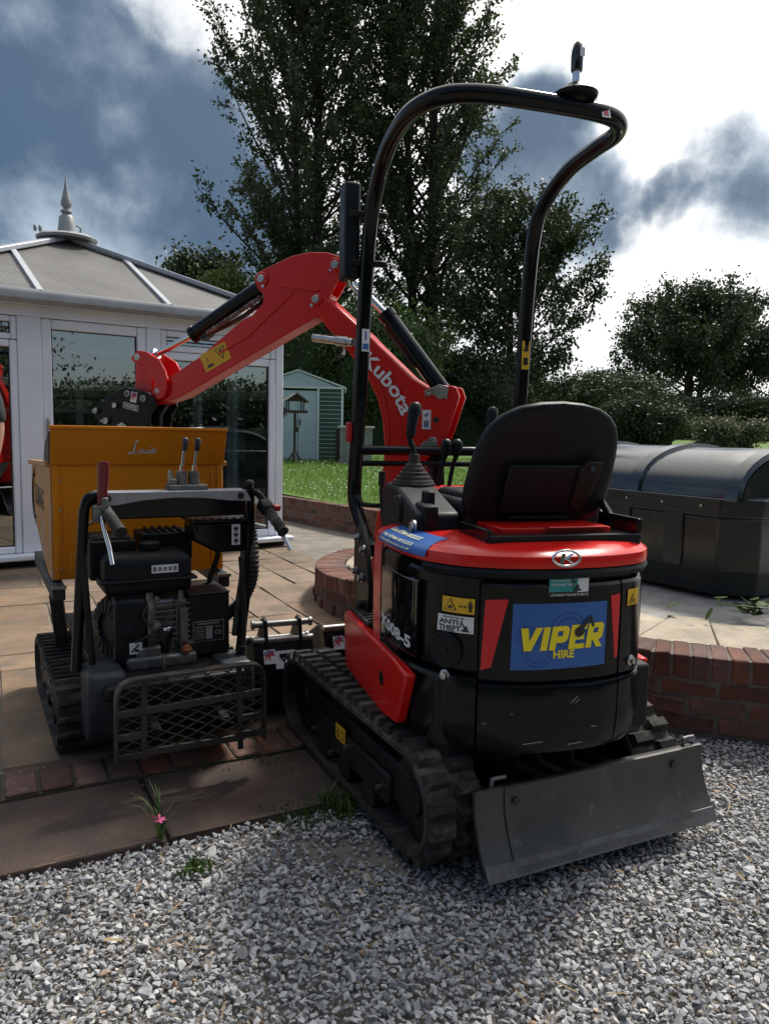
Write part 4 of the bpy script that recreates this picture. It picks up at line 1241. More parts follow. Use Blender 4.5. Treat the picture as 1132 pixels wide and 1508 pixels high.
tuft('grass_tuft', 'green grass tuft beside the digger track at the end of the flagstones', (-.115, 2.46, -.02), 150, .065, .045)
tuft('grass_tuft', 'low mossy grass tuft at the flagstone edge left of the track', (-.27, 2.40, -.02), 150, .030, .05)
tuft('grass_tuft', 'small grass tuft alone in the gravel below the flagstones', (-.52, 2.07, -.015), 80, .035, .026)
tuft('grass_tuft', 'thin grass in the joint below the mesh guard', (-.50, 2.80, -.02), 120, .03, .08)
tuft('grass_tuft', 'tuft of grass by the brick wall right of the digger', (1.08, 3.12, -.02), 100, .035, .05)
fl = empty('flower_plant', (-.66, 2.22, -.02)); tag(fl, 'small plant with pink flower growing between the dark flagstones', 'plant')
for k in range(15):
    a = rng.uniform(0, 6.28); h = rng.uniform(.08, .17); sp2 = rng.uniform(.05, .15)
    m = MB(); pts = [Vector((0, 0, 0)), Vector((math.cos(a) * sp2 * .4, math.sin(a) * sp2 * .4, h * .8)), Vector((math.cos(a) * sp2, math.sin(a) * sp2, h))]
    q = spline(pts, 4); d = Vector((-math.sin(a), math.cos(a), 0))
    m.grid([[tuple(p - d * .003 * (1 - i / len(q))), tuple(p + d * .003 * (1 - i / len(q)))] for i, p in enumerate(q)]); m.build('leaf', M_weed, fl)
for k in range(7):
    a = k * .9; m = MB(Matrix.Translation((.0, -.02, .085))); m.prism([(0, 0), (.014 * math.cos(a - .4), .014 * math.sin(a - .4)), (.024 * math.cos(a), .024 * math.sin(a)), (.014 * math.cos(a + .4), .014 * math.sin(a + .4))], .002, Matrix.Rotation(rng.normal(0, .5), 4, 'X')); m.build('petal', M_pink, fl)
wd = empty('leafy_weed', (1.86, 3.78, .36)); tag(wd, 'leafy green weed growing on the terrace in front of the tank', 'weed')
for k in range(26):
    a = rng.uniform(0, 6.28); rr = abs(rng.normal(0, .11)); cx_, cy_ = rr * math.cos(a) * 1.5, rr * math.sin(a) * .7; zz = rng.uniform(.015, .085)
    m = MB(Matrix.Translation((cx_, cy_, zz)) @ Matrix.Rotation(a, 4, 'Z') @ Matrix.Rotation(rng.normal(0, .5), 4, 'Y') @ Matrix.Rotation(rng.normal(0, .4), 4, 'X'))
    s = rng.uniform(.022, .04); m.prism([(-s, 0), (-s * .6, s * .5), (0, s * .62), (s * .6, s * .42), (s * 1.1, 0), (s * .6, -s * .42), (0, -s * .62), (-s * .6, -s * .5)], .0015); m.build('leaf', M_weed, wd)
m = MB()
for k in range(9): m.tube([(0, 0, 0), (rng.normal(0, .08), rng.normal(0, .04), .05), (rng.normal(0, .16), rng.normal(0, .07), .06)], .003, 5)
m.build('stem', M_weed, wd)

# ------------------------------------------------------------------ mini digger
M_red = mat('digger_red', (.64, .013, .009), .24, spec=.4, col2=(.55, .010, .008), nscale=3, rvar=.07, bump=.02, bscale=14, wear=((.30, .10, .08), 34, .70, .80))
M_shell = mat('digger_black', (.0040, .0055, .0070), .15, col2=(.007, .009, .011), nscale=4, rvar=.06, spec=.22, bump=.02, bscale=16, wear=((.035, .038, .040), 26, .68, .82))
M_matte = mat('black_plastic', (.0055, .0080, .0100), .50, col2=(.009, .012, .0145), nscale=7, rvar=.1, spec=.2, bump=.06, bscale=260)
M_rubber = mat('track_rubber', (.018, .0175, .017), .85, spec=.3, col2=(.035, .032, .030), nscale=6, bump=.35, bscale=55, dist=.006, wear=((.13, .118, .102), 9, .46, .72))
M_frame = mat('frame_black', (.008, .008, .009), .5, spec=.22, col2=(.022, .020, .019), nscale=4, rvar=.12, bump=.08, bscale=70, wear=((.055, .05, .045), 7, .58, .76))
M_blade = mat('blade_steel', (.045, .044, .042), .46, .35, col2=(.10, .095, .088), nscale=3.5, rvar=.16, bump=.10, bscale=40, contrast=(.3, .75), wear=((.16, .15, .135), 22, .60, .72))
M_chrome = mat('chrome_rod', (.62, .63, .64), .12, 1.0)
M_lens = mat('beacon_lens', (.012, .012, .016), .15, coat=.4)
M_teal = mat('sticker_teal', (.02, .27, .27), .45)
M_redrefl = mat('red_reflector', (.66, .008, .02), .3, col2=(.6, .008, .018), nscale=9)
M_vyel = mat('print_yellow', (.90, .72, .015), .45)
M_vblue = mat('panel_blue', (.018, .105, .36), .38, col2=(.022, .12, .40), nscale=5)
M_winglass = mat('smoked_glass', (.004, .004, .005), .06, coat=.2)

DY, HY, BY = 26.0, 16.0, 70.0
dig = empty('mini_digger', (.326, 2.778, 0), rad(DY))
tag(dig, 'red and black mini digger with tall roll bar and rear dozer blade', 'digger')
HM = Matrix.Rotation(rad(HY - DY), 4, 'Z')
ROOT = Matrix.Translation((.326, 2.778, 0)) @ Matrix.Rotation(rad(DY), 4, 'Z')
b_ = rad(BY)
BW = Matrix(((-math.sin(b_), 0, math.cos(b_), .085), (math.cos(b_), 0, math.sin(b_), 3.36), (0, 1, 0, 0), (0, 0, 0, 1)))
BM = ROOT.inverted() @ BW            # (s, z, across) of the boom plane -> digger frame


def dpart(mbx, name, m, parent=None, **k): return mbx.build(name, m, parent or dig, **k)


# --- tracks
UX, UYC = -.045, .017
TR, TLN = .150, .945       # radius of the belt run, wheel spacing


def stadium(s):
    """arc length -> (y,z,angle) on the belt centre line"""
    P = 2 * TLN + 2 * math.pi * TR; s = s % P
    if s < TLN: return (-TLN / 2 + s, 2 * TR, 0.0)
    s -= TLN
    if s < math.pi * TR: t = s / TR; return (TLN / 2 + TR * math.sin(t), TR + TR * math.cos(t), -t)
    s -= math.pi * TR
    if s < TLN: return (TLN / 2 - s, 0.0, -math.pi)
    s -= TLN; t = s / TR
    return (-TLN / 2 - TR * math.sin(t), TR - TR * math.cos(t), -math.pi - t)


PER = 2 * TLN + 2 * math.pi * TR
lug_me = None
for sd in (-1, 1):
    xc = UX + sd * (.465 - .088); wid = .176
    rows = []
    for i in range(72):
        y, z, a = stadium(PER * i / 72); ny, nz = -math.sin(a), math.cos(a)
        rows.append([(xc + dx, UYC + y + ny * o, .018 + z + nz * o) for dx, o in ((-wid / 2, -.012), (-wid / 2, .004), (-wid / 2 + .008, .010), (wid / 2 - .008, .010), (wid / 2, .004), (wid / 2, -.012))])
    rows.append(rows[0])
    m = MB(); m.grid(rows, closed_u=True); tr = dpart(m, 'crawler_track', M_rubber, smooth=40)
    if lug_me is None:
        q = MB(); q.v = []; w, l, h = .080, .047, .027
        q.add([(-w / 2, -l / 2, 0), (w / 2, -l / 2, 0), (w / 2, l / 2, 0), (-w / 2, l / 2, 0), (-w / 2 + .006, -l * .30, h), (w / 2 - .006, -l * .30, h), (w / 2 - .006, l * .30, h), (-w / 2 + .006, l * .30, h)],
              [(4, 5, 6, 7), (0, 1, 5, 4), (1, 2, 6, 5), (2, 3, 7, 6), (3, 0, 4, 7)])
        tmp = q.build('tread_lug', M_rubber); lug_me = tmp.data; bpy.data.objects.remove(tmp)
    n = 44
    for i in range(n):
        for hf in (-1, 1):
            y, z, a = stadium(PER * (i + (.5 if hf > 0 else 0)) / n); ny, nz = -math.sin(a), math.cos(a)
            o = link('tread_lug', lug_me, tr, (xc + hf * .044, UYC + y + ny * .007, .018 + z + nz * .007), (a, 0, 0))
    # side frame, wheels
    m = MB(); m.box((xc, UYC, .165), (.09, TLN - .02, .13)); m.box((xc + sd * .05, UYC, .13), (.03, TLN * .72, .10)); fr = dpart(m, 'track_frame', M_frame, bevel=.01)
    m = MB(Matrix.Translation((xc, UYC, .165)) @ Matrix.Rotation(rad(90), 4, 'Y'))
    for y in (-TLN / 2, TLN / 2):
        m2 = MB(); m2.lathe([(.0, -.055), (.05, -.055), (.055, -.045), (.125, -.04), (.132, -.03), (.132, .03), (.125, .04), (.055, .045), (.05, .055), (0, .055)], 28, Matrix.Translation((xc, UYC + y, .168)) @ Matrix.Rotation(rad(90), 4, 'Y')); dpart(m2, 'sprocket' if y < 0 else 'idler', M_frame, smooth=35)
    for y in (-.2, 0, .2):
        m2 = MB(); m2.cyl((xc - .07, UYC + y, .062), (xc + .07, UYC + y, .062), .048, seg=18); dpart(m2, 'roller', M_frame, smooth=35)
    m2 = MB()
    for y, z in ((.30, .10), (-.02, .15), (-.28, .12), (.12, .075)): m2.cyl((xc + sd * .06, UYC + y, z), (xc + sd * .078, UYC + y, z), .009, seg=8)
    dpart(m2, 'bolt', M_steel)
    if sd < 0:
        sM = Matrix.Translation((xc - .0665, .06, .175)) @ Matrix.Rotation(rad(-90), 4, 'Z') @ Matrix.Rotation(rad(90), 4, 'X')
        s = sticker(dig, sM, .085, .055, M_yel_s)
        q = MB(sM @ Matrix.Translation((0, 0, .0014))); 
        q.prism([(-.036, -.018), (-.004, -.018), (-.02, .016)], .0008); q.box((.020, 0, 0), (.028, .03, .0008)); q.build('print', M_black, s)
        q = MB(sM @ Matrix.Translation((0, 0, .0022))); q.prism([(-.029, -.014), (-.011, -.014), (-.02, .006)], .0008); q.box((.0145, 0, 0), (.009, .022, .0008)); q.box((.0265, 0, 0), (.009, .022, .0008)); q.build('print', M_yel_s, s)
# undercarriage body
m = MB(); m.box((UX, UYC, .21), (.58, .46, .12)); m.box((UX, UYC - .28, .17), (.42, .3, .08)); dpart(m, 'undercarriage', M_frame, bevel=.015)
m = MB(); m.lathe([(.24, .26), (.25, .28), (.25, .33), (.22, .35), (0, .35)], 32); dpart(m, 'slew_ring', M_frame, smooth=40)
M_alu0 = mat('dull_pin', (.14, .14, .145), .5, .6)
# blade
BLX, BLY = .035, -.685
m = MB()
prof = []
for i in range(13):
    t = i / 12; z = .048 + .215 * t; y = .022 - .085 * (1 - t) ** 1.7 - .012 * t ** 3
    prof.append((y, z))
full = prof + [(p[0] + .013, p[1]) for p in prof[::-1]]


def blade_piece(x0, x1, name, dy=0.0):
    q = MB(); rows = [[(BLX + x, BLY + p[0] + dy, p[1]) for p in full] for x in np.linspace(x0, x1, 9)]
    q.grid(rows, closed_u=True, flip=True); nf = len(full)
    q.add(rows[0], [tuple(range(nf))]); q.add(rows[-1], [tuple(range(nf - 1, -1, -1))])
    return dpart(q, name, M_blade, smooth=30)


bl = blade_piece(-.335, .335, 'blade')
ce = MB(); cpf = [(p[0] - .0035, p[1] - .004) for p in prof[:3]] + [(p[0] + .016, p[1] - .004) for p in prof[2::-1]]
ce.grid([[(BLX + x, BLY + p[0] + .001, p[1]) for p in cpf] for x in (-.43, .43)], closed_u=True, flip=True)
for x in (-.43, .43): ce.add([(BLX + x, BLY + p[0] + .001, p[1]) for p in cpf], [tuple(range(6))])
dpart(ce, 'cutting_edge', mat('scoured_steel', (.15, .145, .14), .42, .6, col2=(.07, .065, .06), nscale=12, rvar=.12), smooth=30)
for s in (-1, 1): blade_piece(s * .430 if s < 0 else .337, -.337 if s < 0 else .430, 'blade_extension', .004)
m = MB(); m.bar((BLX - .42, BLY + .050, .240), (BLX + .42, BLY + .050, .240), .03, .018); m.bar((BLX - .42, BLY + .045, .13), (BLX + .42, BLY + .045, .13), .05, .05); m.build('blade_stiffener', M_frame, dig, bevel=.004)
for s in (-1, 1):
    m = MB(); m.cyl((BLX + s * .30, BLY + .0035, .222), (BLX + s * .30, BLY + .02, .222), .012, seg=16); m.build('pin_hole', M_black, bl)
for s in (-1, 1):
    m = MB(); m.bar((BLX + s * .19, BLY + .03, .15), (UX + s * .16, -.18, .20), .045, .07); dpart(m, 'blade_arm', M_frame, bevel=.008)
    m = MB(); x = BLX + s * .365; m.tube(spline([(x, BLY + .035, .18), (x, BLY + .035, .272), (x + .008, BLY + .035, .284), (x + .045, BLY + .035, .284)], 5), .0062, 10); dpart(m, 'lock_pin', M_alu0, smooth=50)
m = MB(); m.cyl((UX, -.20, .25), (BLX, BLY + .08, .20), .034, seg=18); dpart(m, 'blade_cylinder', M_frame, smooth=40)
m = MB()
for k, (a, c) in enumerate(((-.10, .03), (-.02, .05), (.07, .02))): m.tube(spline([(a, -.25, .27), (a + .02, -.42, .30 + c), (a - .04, -.50, .24), (a + .03, BLY + .08, .21)], 6), .010, 8)
m.tube(spline([(-.28, -.30, .30), (-.24, -.48, .27), (-.17, -.55, .30), (-.10, -.50, .31)], 6), .013, 8); dpart(m, 'hydraulic_hose', M_rubber, smooth=50)
m = MB(); m.tube(spline([(.03, -.56, .20), (.03, -.56, .31), (.06, -.57, .335), (.15, -.56, .335), (.16, -.56, .31), (.16, -.55, .25)], 5), .005, 8); dpart(m, 'hose_guard', M_wear, smooth=50)

# --- house: everything below is in the house frame
half = [(0, -.728), (.08, -.7245), (.15, -.712), (.25, -.675), (.325, -.615), (.375, -.53), (.40, -.43), (.407, -.30), (.405, -.10)]
OL = spline([(-x, y, 0) for x, y in half[:0:-1]] + [(x - .022 * smoothstep(.2, .38, x), y, 0) for x, y in half], 20)
OS = [0.0]
for p, q in zip(OL[:-1], OL[1:]): OS.append(OS[-1] + (q - p).length)
mid = OS[len(OS) // 2]; OS = np.array(OS) - mid; OX = np.array([p.x for p in OL]); OYv = np.array([p.y for p in OL])


def OUT(s, z, off=0.0):
    x, y = np.interp(s, OS, OX), np.interp(s, OS, OYv); e = .01
    tx_, ty_ = np.interp(s + e, OS, OX) - np.interp(s - e, OS, OX), np.interp(s + e, OS, OYv) - np.interp(s - e, OS, OYv)
    l = math.hypot(tx_, ty_)
    return (x + ty_ / l * off, y - tx_ / l * off, z)


def shell(name, s0, s1, prof, m, n=36, thick=.03, bevel=.006, parent=None):
    """prof [(z,off)...] swept along the plan outline, closed at the back"""
    q = MB(HM); rows = []
    full_ = prof + [(z, o - thick) for z, o in prof[::-1]]
    for s in np.linspace(s0, s1, n): rows.append([OUT(s, z, o) for z, o in full_])
    q.grid(rows, closed_u=True); k = len(full_)
    q.add(rows[0], [tuple(range(k - 1, -1, -1))]); q.add(rows[-1], [tuple(range(k))])
    return dpart(q, name, m, parent, bevel=bevel, segs=2, smooth=28)


low = [(.340, -.050), (.347, -.028), (.372, -.016), (.42, -.009), (.540, -.008), (.549, -.012), (.553, -.022)]
shell('counterweight', -.262, .176, low, M_shell, bevel=0)
shell('counterweight', -.86, -.268, [(.350, -.04), (.358, -.022), (.39, -.010), (.44, -.004), (.550, -.003), (.563, -.008), (.567, -.020)], M_shell, bevel=0)
shell('counterweight', .182, .80, low, M_shell, bevel=0)
pan = [(.556, -.022), (.561, -.013), (.70, -.013), (.825, -.015), (.838, -.024)]
shell('engine_door', -.262, .176, pan, M_shell)
shell('corner_panel', -.60, -.270, [(.572, -.030), (.578, -.020), (.70, -.017), (.845, -.022), (.858, -.030)], M_shell)
shell('corner_panel', .184, .80, pan, M_shell)
shell('trim_strip', -.46, .80, [(.846, -.024), (.852, -.009), (.866, -.001), (.876, -.006), (.880, -.03)], M_matte, thick=.02, bevel=0)
shell('inner_band', -.80, .80, [(.50, -.045), (.87, -.045)], M_shell, thick=.02, bevel=0)
# red hood, rim and top
q = MB(HM); rows = []
hp = [(.878, -.020), (.880, -.004), (.898, -.003), (.912, -.006), (.924, -.024), (.932, -.052), (.937, -.10)]
ss = list(np.linspace(-.86, .86, 70))
for z, o in hp: rows.append([OUT(s, z, o) for s in ss])
for t, z in ((.45, .942), (.8, .944), (1.0, .944)):
    rows.append([(OUT(s, z, -.10)[0] * (1 - t), OUT(s, z, -.10)[1] * (1 - t) + t * -.28, z) for s in ss])
q.grid(rows); hood = dpart(q, 'hood', M_red, smooth=40)
# left side: red surround, black inset and smoked window
q = MB(HM); rows = []
for s in np.linspace(-.865, -.775, 8): rows.append([OUT(s, z, o) for z, o in ((.545, -.012), (.55, .0), (.70, .002), (.86, .001), (.885, -.003), (.885, -.03), (.545, -.03))])
q.grid(rows, closed_u=True); dpart(q, 'side_pillar', M_red, smooth=35)
shell('side_panel', -.778, -.604, [(.565, -.020), (.57, -.006), (.70, -.004), (.862, -.006), (.876, -.016)], M_shell)
shell('window', -.765, -.475, [(.585, -.012), (.588, -.001), (.70, .000), (.815, -.001), (.818, -.012)], M_winglass, thick=.01, bevel=.004)
# deck skirt
q = MB(HM @ Matrix.Translation((-.405, 0, 0)) @ Matrix(((0, 0, 1, 0), (1, 0, 0, 0), (0, 1, 0, 0), (0, 0, 0, 1))))
q.prism([(.225, .555), (.245, .54), (.215, .36), (.19, .338), (.05, .338), (-.30, .345), (-.458, .372), (-.545, .548), (-.40, .556), (-.1, .556)], .035); sk = dpart(q, 'side_skirt', M_red, bevel=.008)
q = MB(HM @ Matrix.Translation((.365, 0, 0)) @ Matrix(((0, 0, 1, 0), (1, 0, 0, 0), (0, 1, 0, 0), (0, 0, 0, 1))))
q.prism([(.245, .555), (.215, .36), (.19, .338), (-.458, .372), (-.545, .548), (-.40, .556)], .035); dpart(q, 'side_skirt', M_red, bevel=.008)
q = MB(HM); q.cyl((-.4235, -.295, .46), (-.418, -.295, .46), .024, seg=18); q.build('skirt_hole', M_matte, sk)
q = MB(HM); q.box((0, .03, .44), (.78, .42, .20)); q.box((0, -.35, .45), (.70, .5, .2)); dpart(q, 'house_frame', M_frame, bevel=.01)
q = MB(HM); q.box((-.29, .11, .562), (.22, .26, .014))
for k in range(7): q.box((-.29, .0 + k * .037, .571), (.20, .012, .008), rz=.25)
q.box((.1, .1, .562), (.5, .28, .014)); dpart(q, 'floor_mat', M_rubber, bevel=.003)
q = MB(HM); q.tube(spline([(-.36, .20, .60), (-.30, .205, .605), (-.25, .19, .60)], 4), .02, 8); q.box((-.34, .19, .585), (.09, .05, .025)); dpart(q, 'pedal', M_matte, smooth=50)
# details of the rear
def patch(name, pts4, m, off, parent, n=10):
    """four corners (s,z) tl,tr,br,bl laid on the outline"""
    q = MB(HM); rows = []
    for v in np.linspace(0, 1, 4):
        r = []
        for u in np.linspace(0, 1, n):
            tl, tr_, br, bl_ = pts4
            s = (tl[0] * (1 - u) + tr_[0] * u) * (1 - v) + (bl_[0] * (1 - u) + br[0] * u) * v
            z = (tl[1] * (1 - u) + tr_[1] * u) * (1 - v) + (bl_[1] * (1 - u) + br[1] * u) * v
            r.append(OUT(s, z, off))
        rows.append(r)
    q.grid(rows, flip=True); return q.build(name, m, parent, smooth=60)


def wrap(vs, fs, f, m, off, parent, name='lettering'):
    """flat lettering (x,y) -> f(x,y)=(s,z) on the outline"""
    q = MB(HM); q.add([OUT(*f(v[0], v[1]), off) for v in vs], fs); return q.build(name, m, parent)


def wrap_poly(polys, m, off, parent, name='print'):
    q = MB(HM)
    for pl in polys:
        a = sum(pl[i][0] * pl[(i + 1) % len(pl)][1] - pl[(i + 1) % len(pl)][0] * pl[i][1] for i in range(len(pl)))
        if a < 0: pl = pl[::-1]
        q.add([OUT(s, z, off) for s, z in pl], [tuple(range(len(pl)))])
    return q.build(name, m, parent)


O0 = -.0118
vp = patch('hire_panel', ((-.172, .782), (.120, .782), (.120, .598), (-.174, .594)), M_vblue, O0, dig)
# VIPER, heavy slanted capitals rising to the right
def stroke_letters():
    V_ = [[(0, 1), (.32, 1), (.47, .42), (.66, 1), (.97, 1), (.62, 0), (.30, 0)]]
    I_ = [[(0, 0), (.30, 0), (.30, 1), (0, 1)]]
    P_ = [[(0, 0), (.29, 0), (.29, 1), (0, 1)], [(.29, 1), (.60, 1), (.74, .95), (.82, .84), (.82, .78), (.29, .78)], [(.53, .78), (.82, .78), (.82, .56), (.53, .56)], [(.29, .56), (.82, .56), (.80, .46), (.72, .36), (.58, .31), (.29, .31)]]
    E_ = [[(0, 0), (.29, 0), (.29, 1), (0, 1)], [(.29, 1), (.76, 1), (.76, .78), (.29, .78)], [(.29, .61), (.68, .61), (.68, .40), (.29, .40)], [(.29, .22), (.76, .22), (.76, 0), (.29, 0)]]
    R_ = P_ + [[(.34, .31), (.62, .31), (.88, 0), (.55, 0)]]
    return [(V_, .97), (I_, .34), (P_, .84), (E_, .78), (R_, .88)]


polys = []; xx = 0.0; tot = .97 + .34 + .84 + .78 + .88 + .20
for pl, w in stroke_letters():
    for poly in pl:
        out = []
        for (px, py) in poly:
            u = (xx + px + .16 * py) / (tot + .12); out.append((-.158 + .272 * u, .649 + .064 * py + .010 * u * (1 if py > .5 else .35)))
        polys.append(out)
    xx += w + .05
wrap_poly(polys, M_vyel, O0 + .0022, vp, 'lettering')
vs, fs = text_geo('HIRE', 1.0, .035, 0, 'CENTER'); wrap(vs, fs, lambda x, y: (-.019 + x * .0315, .6275 + y * .031), M_vyel, O0 + .0022, vp)
# the small digger arm drawn over the lettering, and faint rings behind it
wrap_poly([[(.012, .705), (.034, .722), (.044, .700), (.040, .690), (.026, .683), (.014, .690)], [(.030, .716), (.058, .742), (.064, .738), (.040, .705)], [(.056, .741), (.064, .745), (.069, .739), (.064, .733)], [(.060, .740), (.068, .738), (.077, .712), (.068, .712)]], M_black, O0 + .0036, vp)
rings = []
for (cs, cz, r0) in ((-.005, .705, .055), (-.095, .645, .048), (-.125, .690, .034)):
    for rr in (r0, r0 * .72):
        for k in range(26):
            t0 = 2 * math.pi * k / 26; t1 = t0 + .19
            rings.append([(cs + rr * math.cos(t0), cz + rr * .9 * math.sin(t0)), (cs + rr * math.cos(t1), cz + rr * .9 * math.sin(t1)), (cs + (rr - .003) * math.cos(t1), cz + (rr - .003) * .9 * math.sin(t1)), (cs + (rr - .003) * math.cos(t0), cz + (rr - .003) * .9 * math.sin(t0))])
wrap_poly([r for r in rings if all(-.172 < p[0] < .118 and .60 < p[1] < .778 for p in r)], mat('print_dark_blue', (.012, .075, .27), .4), O0 + .0012, vp)
tl = patch('teal_sticker', ((-.070, .851), (.054, .853), (.054, .798), (-.069, .800)), M_teal, O0 - .003, dig)
patch('sticker', ((.018, .852), (.053, .853), (.053, .812), (.018, .811)), M_white, O0 - .0018, tl)
patch('sticker', ((-.069, .811), (.054, .811), (.054, .799), (-.069, .800)), M_black, O0 - .0018, tl)
for txt, s_, z_, h_, mm in (('ECO PLANT SALES', -.064, .8305, .0105, M_white), ('07000 000000', -.064, .8225, .0065, M_white), ('PLANT SALES AND HIRE', -.064, .8425, .0065, M_white), ('LETS MAKE THE EARTH MOVE', -.066, .8022, .0083, M_white)):
    if txt.startswith('0'): continue
    vs, fs = text_geo(txt, 1.0, .01); wd_ = max(v[0] for v in vs); lim = .118 if txt.startswith('LETS') else .072
    wrap(vs, fs, lambda x, y, s_=s_, z_=z_, h_=h_, k=lim / wd_: (s_ + x * min(k, h_ * 1.1), z_ + y * h_), mm, O0 - .0006, tl)
wrap_poly([[(.004, .815), (.028, .815), (.028, .821), (.004, .821)], [(.010, .821), (.022, .821), (.022, .832), (.012, .832)], [(.004, .826), (.010, .844), (.006, .846), (.000, .826)], [(.000, .838), (.006, .846), (-.004, .848)]], M_black, O0 - .0003, tl)
for pts in (((-.250, .790), (-.185, .793), (-.228, .600), (-.258, .590)), ((.134, .795), (.174, .798), (.174, .612), (.163, .609))):
    if pts[0][0] < 0:
        o = patch('reflector', pts, M_redrefl, O0 - .0008, dig)
    else: o = patch('reflector', pts, M_redrefl, O0 - .0008, dig)


def warn_sticker(s0, s1, z0, z1, man=True):
    w = patch('warning_sticker', ((s0, z1), (s1, z1), (s1, z0), (s0, z0)), M_yel_s, O0 + .0006, dig)
    h = z1 - z0; L_ = s1 - s0; a = s0 + L_ * (.27 if man else .42)
    if not man: h *= .8
    tri = [(a - h * .48, z0 + h * .14), (a + h * .48, z0 + h * .14), (a, z0 + h * .9)]
    c = (a, z0 + h * .40); tin = [(c[0] + (p[0] - c[0]) * .80, c[1] + (p[1] - c[1]) * .80) for p in tri]
    wrap_poly([tri], M_black, O0 + .0018, w); wrap_poly([tin], M_yel_s, O0 + .0030, w)
    wrap_poly([[(a - h * .2, z0 + h * .25), (a + h * .2, z0 + h * .30), (a + h * .1, z0 + h * .52), (a - h * .1, z0 + h * .42)]], M_black, O0 + .0042, w)
    if man:
        mp = s0 + L_ * .88; k = h
        wrap_poly([[(mp - .05 * k, z0 + .74 * k), (mp + .05 * k, z0 + .74 * k), (mp + .05 * k, z0 + .86 * k), (mp - .05 * k, z0 + .86 * k)], [(mp - .14 * k, z0 + .40 * k), (mp + .14 * k, z0 + .40 * k), (mp + .14 * k, z0 + .72 * k), (mp - .14 * k, z0 + .72 * k)], [(mp - .1 * k, z0 + .14 * k), (mp + .1 * k, z0 + .14 * k), (mp + .1 * k, z0 + .40 * k), (mp - .1 * k, z0 + .40 * k)],
                   [(mp - .75 * k, z0 + .42 * k), (mp - .30 * k, z0 + .42 * k), (mp - .30 * k, z0 + .48 * k), (mp - .75 * k, z0 + .48 * k)], [(mp - .24 * k, z0 + .45 * k), (mp - .38 * k, z0 + .56 * k), (mp - .38 * k, z0 + .34 * k)], [(mp - .80 * k, z0 + .45 * k), (mp - .66 * k, z0 + .56 * k), (mp - .66 * k, z0 + .34 * k)]], M_black, O0 + .0018, w)
    return w


warn_sticker(-.382, -.280, .745, .789); warn_sticker(.206, .268, .758, .806, False)
at = patch('theft_sticker', ((-.396, .736), (-.281, .737), (-.281, .690), (-.399, .688)), M_white, O0 + .0006, dig)
for txt, s_, z_, h_, lim in (('ANTI', -.390, .7115, .018, .062), ('THEFT', -.392, .6945, .018, .072), ('PROTECTED BY', -.378, .7285, .006, .07), ('SYSTEM', -.388, .6895, .0045, .05)):
    vs, fs = text_geo(txt, 1.0, .03); wd_ = max(v[0] for v in vs)
    wrap(vs, fs, lambda x, y, s_=s_, z_=z_, h_=h_, k=lim / wd_: (s_ + x * k, z_ + y * h_), M_black, O0 + .0018, at)
wrap_poly([[(-.318, .694), (-.294, .694), (-.294, .699), (-.318, .699)], [(-.312, .699), (-.298, .699), (-.300, .710), (-.310, .710)], [(-.324, .706), (-.318, .726), (-.315, .725), (-.320, .706)], [(-.318, .726), (-.309, .709), (-.312, .707), (-.320, .722)]], M_black, O0 + .0018, at)
q = MB(HM @ Matrix.Translation(OUT(-.368, .634, -.010)) @ Matrix.Rotation(math.atan2(*(np.array(OUT(-.368, 0, 1)) - np.array(OUT(-.368, 0, 0)))[[1, 0]]), 4, 'Z') @ Matrix.Rotation(rad(90), 4, 'Y'))
q.lathe([(.040, .0), (.048, .004), (.052, .002), (.052, -.012)], 28); q.lathe([(.0, -.004), (.012, -.004), (.040, .0005)], 28); q.lathe([(0, .006), (.009, .004), (.011, -.004)], 12); dpart(q, 'exhaust_port', M_matte, smooth=50)
for s_, z_ in ((-.365, .562), (.236, .592)):
    q = MB(HM @ Matrix.Translation(OUT(s_, z_, -.012)) @ Matrix.Rotation(math.atan2(*(np.array(OUT(s_, 0, 1)) - np.array(OUT(s_, 0, 0)))[[1, 0]]), 4, 'Z') @ Matrix.Rotation(rad(90), 4, 'Y'))
    q.lathe([(.016, 0), (.016, .004), (.012, .006)], 18); q.lathe([(.011, .004), (.011, .016), (.0, .018)], 6); dpart(q, 'bolt', M_steel)
# scuffs on the counterweight
for (s_, z_, a_, l_) in ((.02, .505, .7, .014), (.030, .500, .65, .008), (-.165, .470, 0, .003), (-.24, .44, .3, .006), (.09, .42, -.2, .010), (-.10, .385, .1, .03), (.03, .375, .06, .022)):
    c_, n_ = math.cos(a_), math.sin(a_); w_ = .0011
    wrap_poly([[(s_ - c_ * l_ + n_ * w_, z_ - n_ * l_ - c_ * w_), (s_ + c_ * l_ + n_ * w_, z_ + n_ * l_ - c_ * w_), (s_ + c_ * l_ - n_ * w_, z_ + n_ * l_ + c_ * w_), (s_ - c_ * l_ - n_ * w_, z_ - n_ * l_ + c_ * w_)]], mat('scuff_mark', (.30, .30, .29), .6), -.0065 if z_ > .41 else -.010, dig, 'scuff')
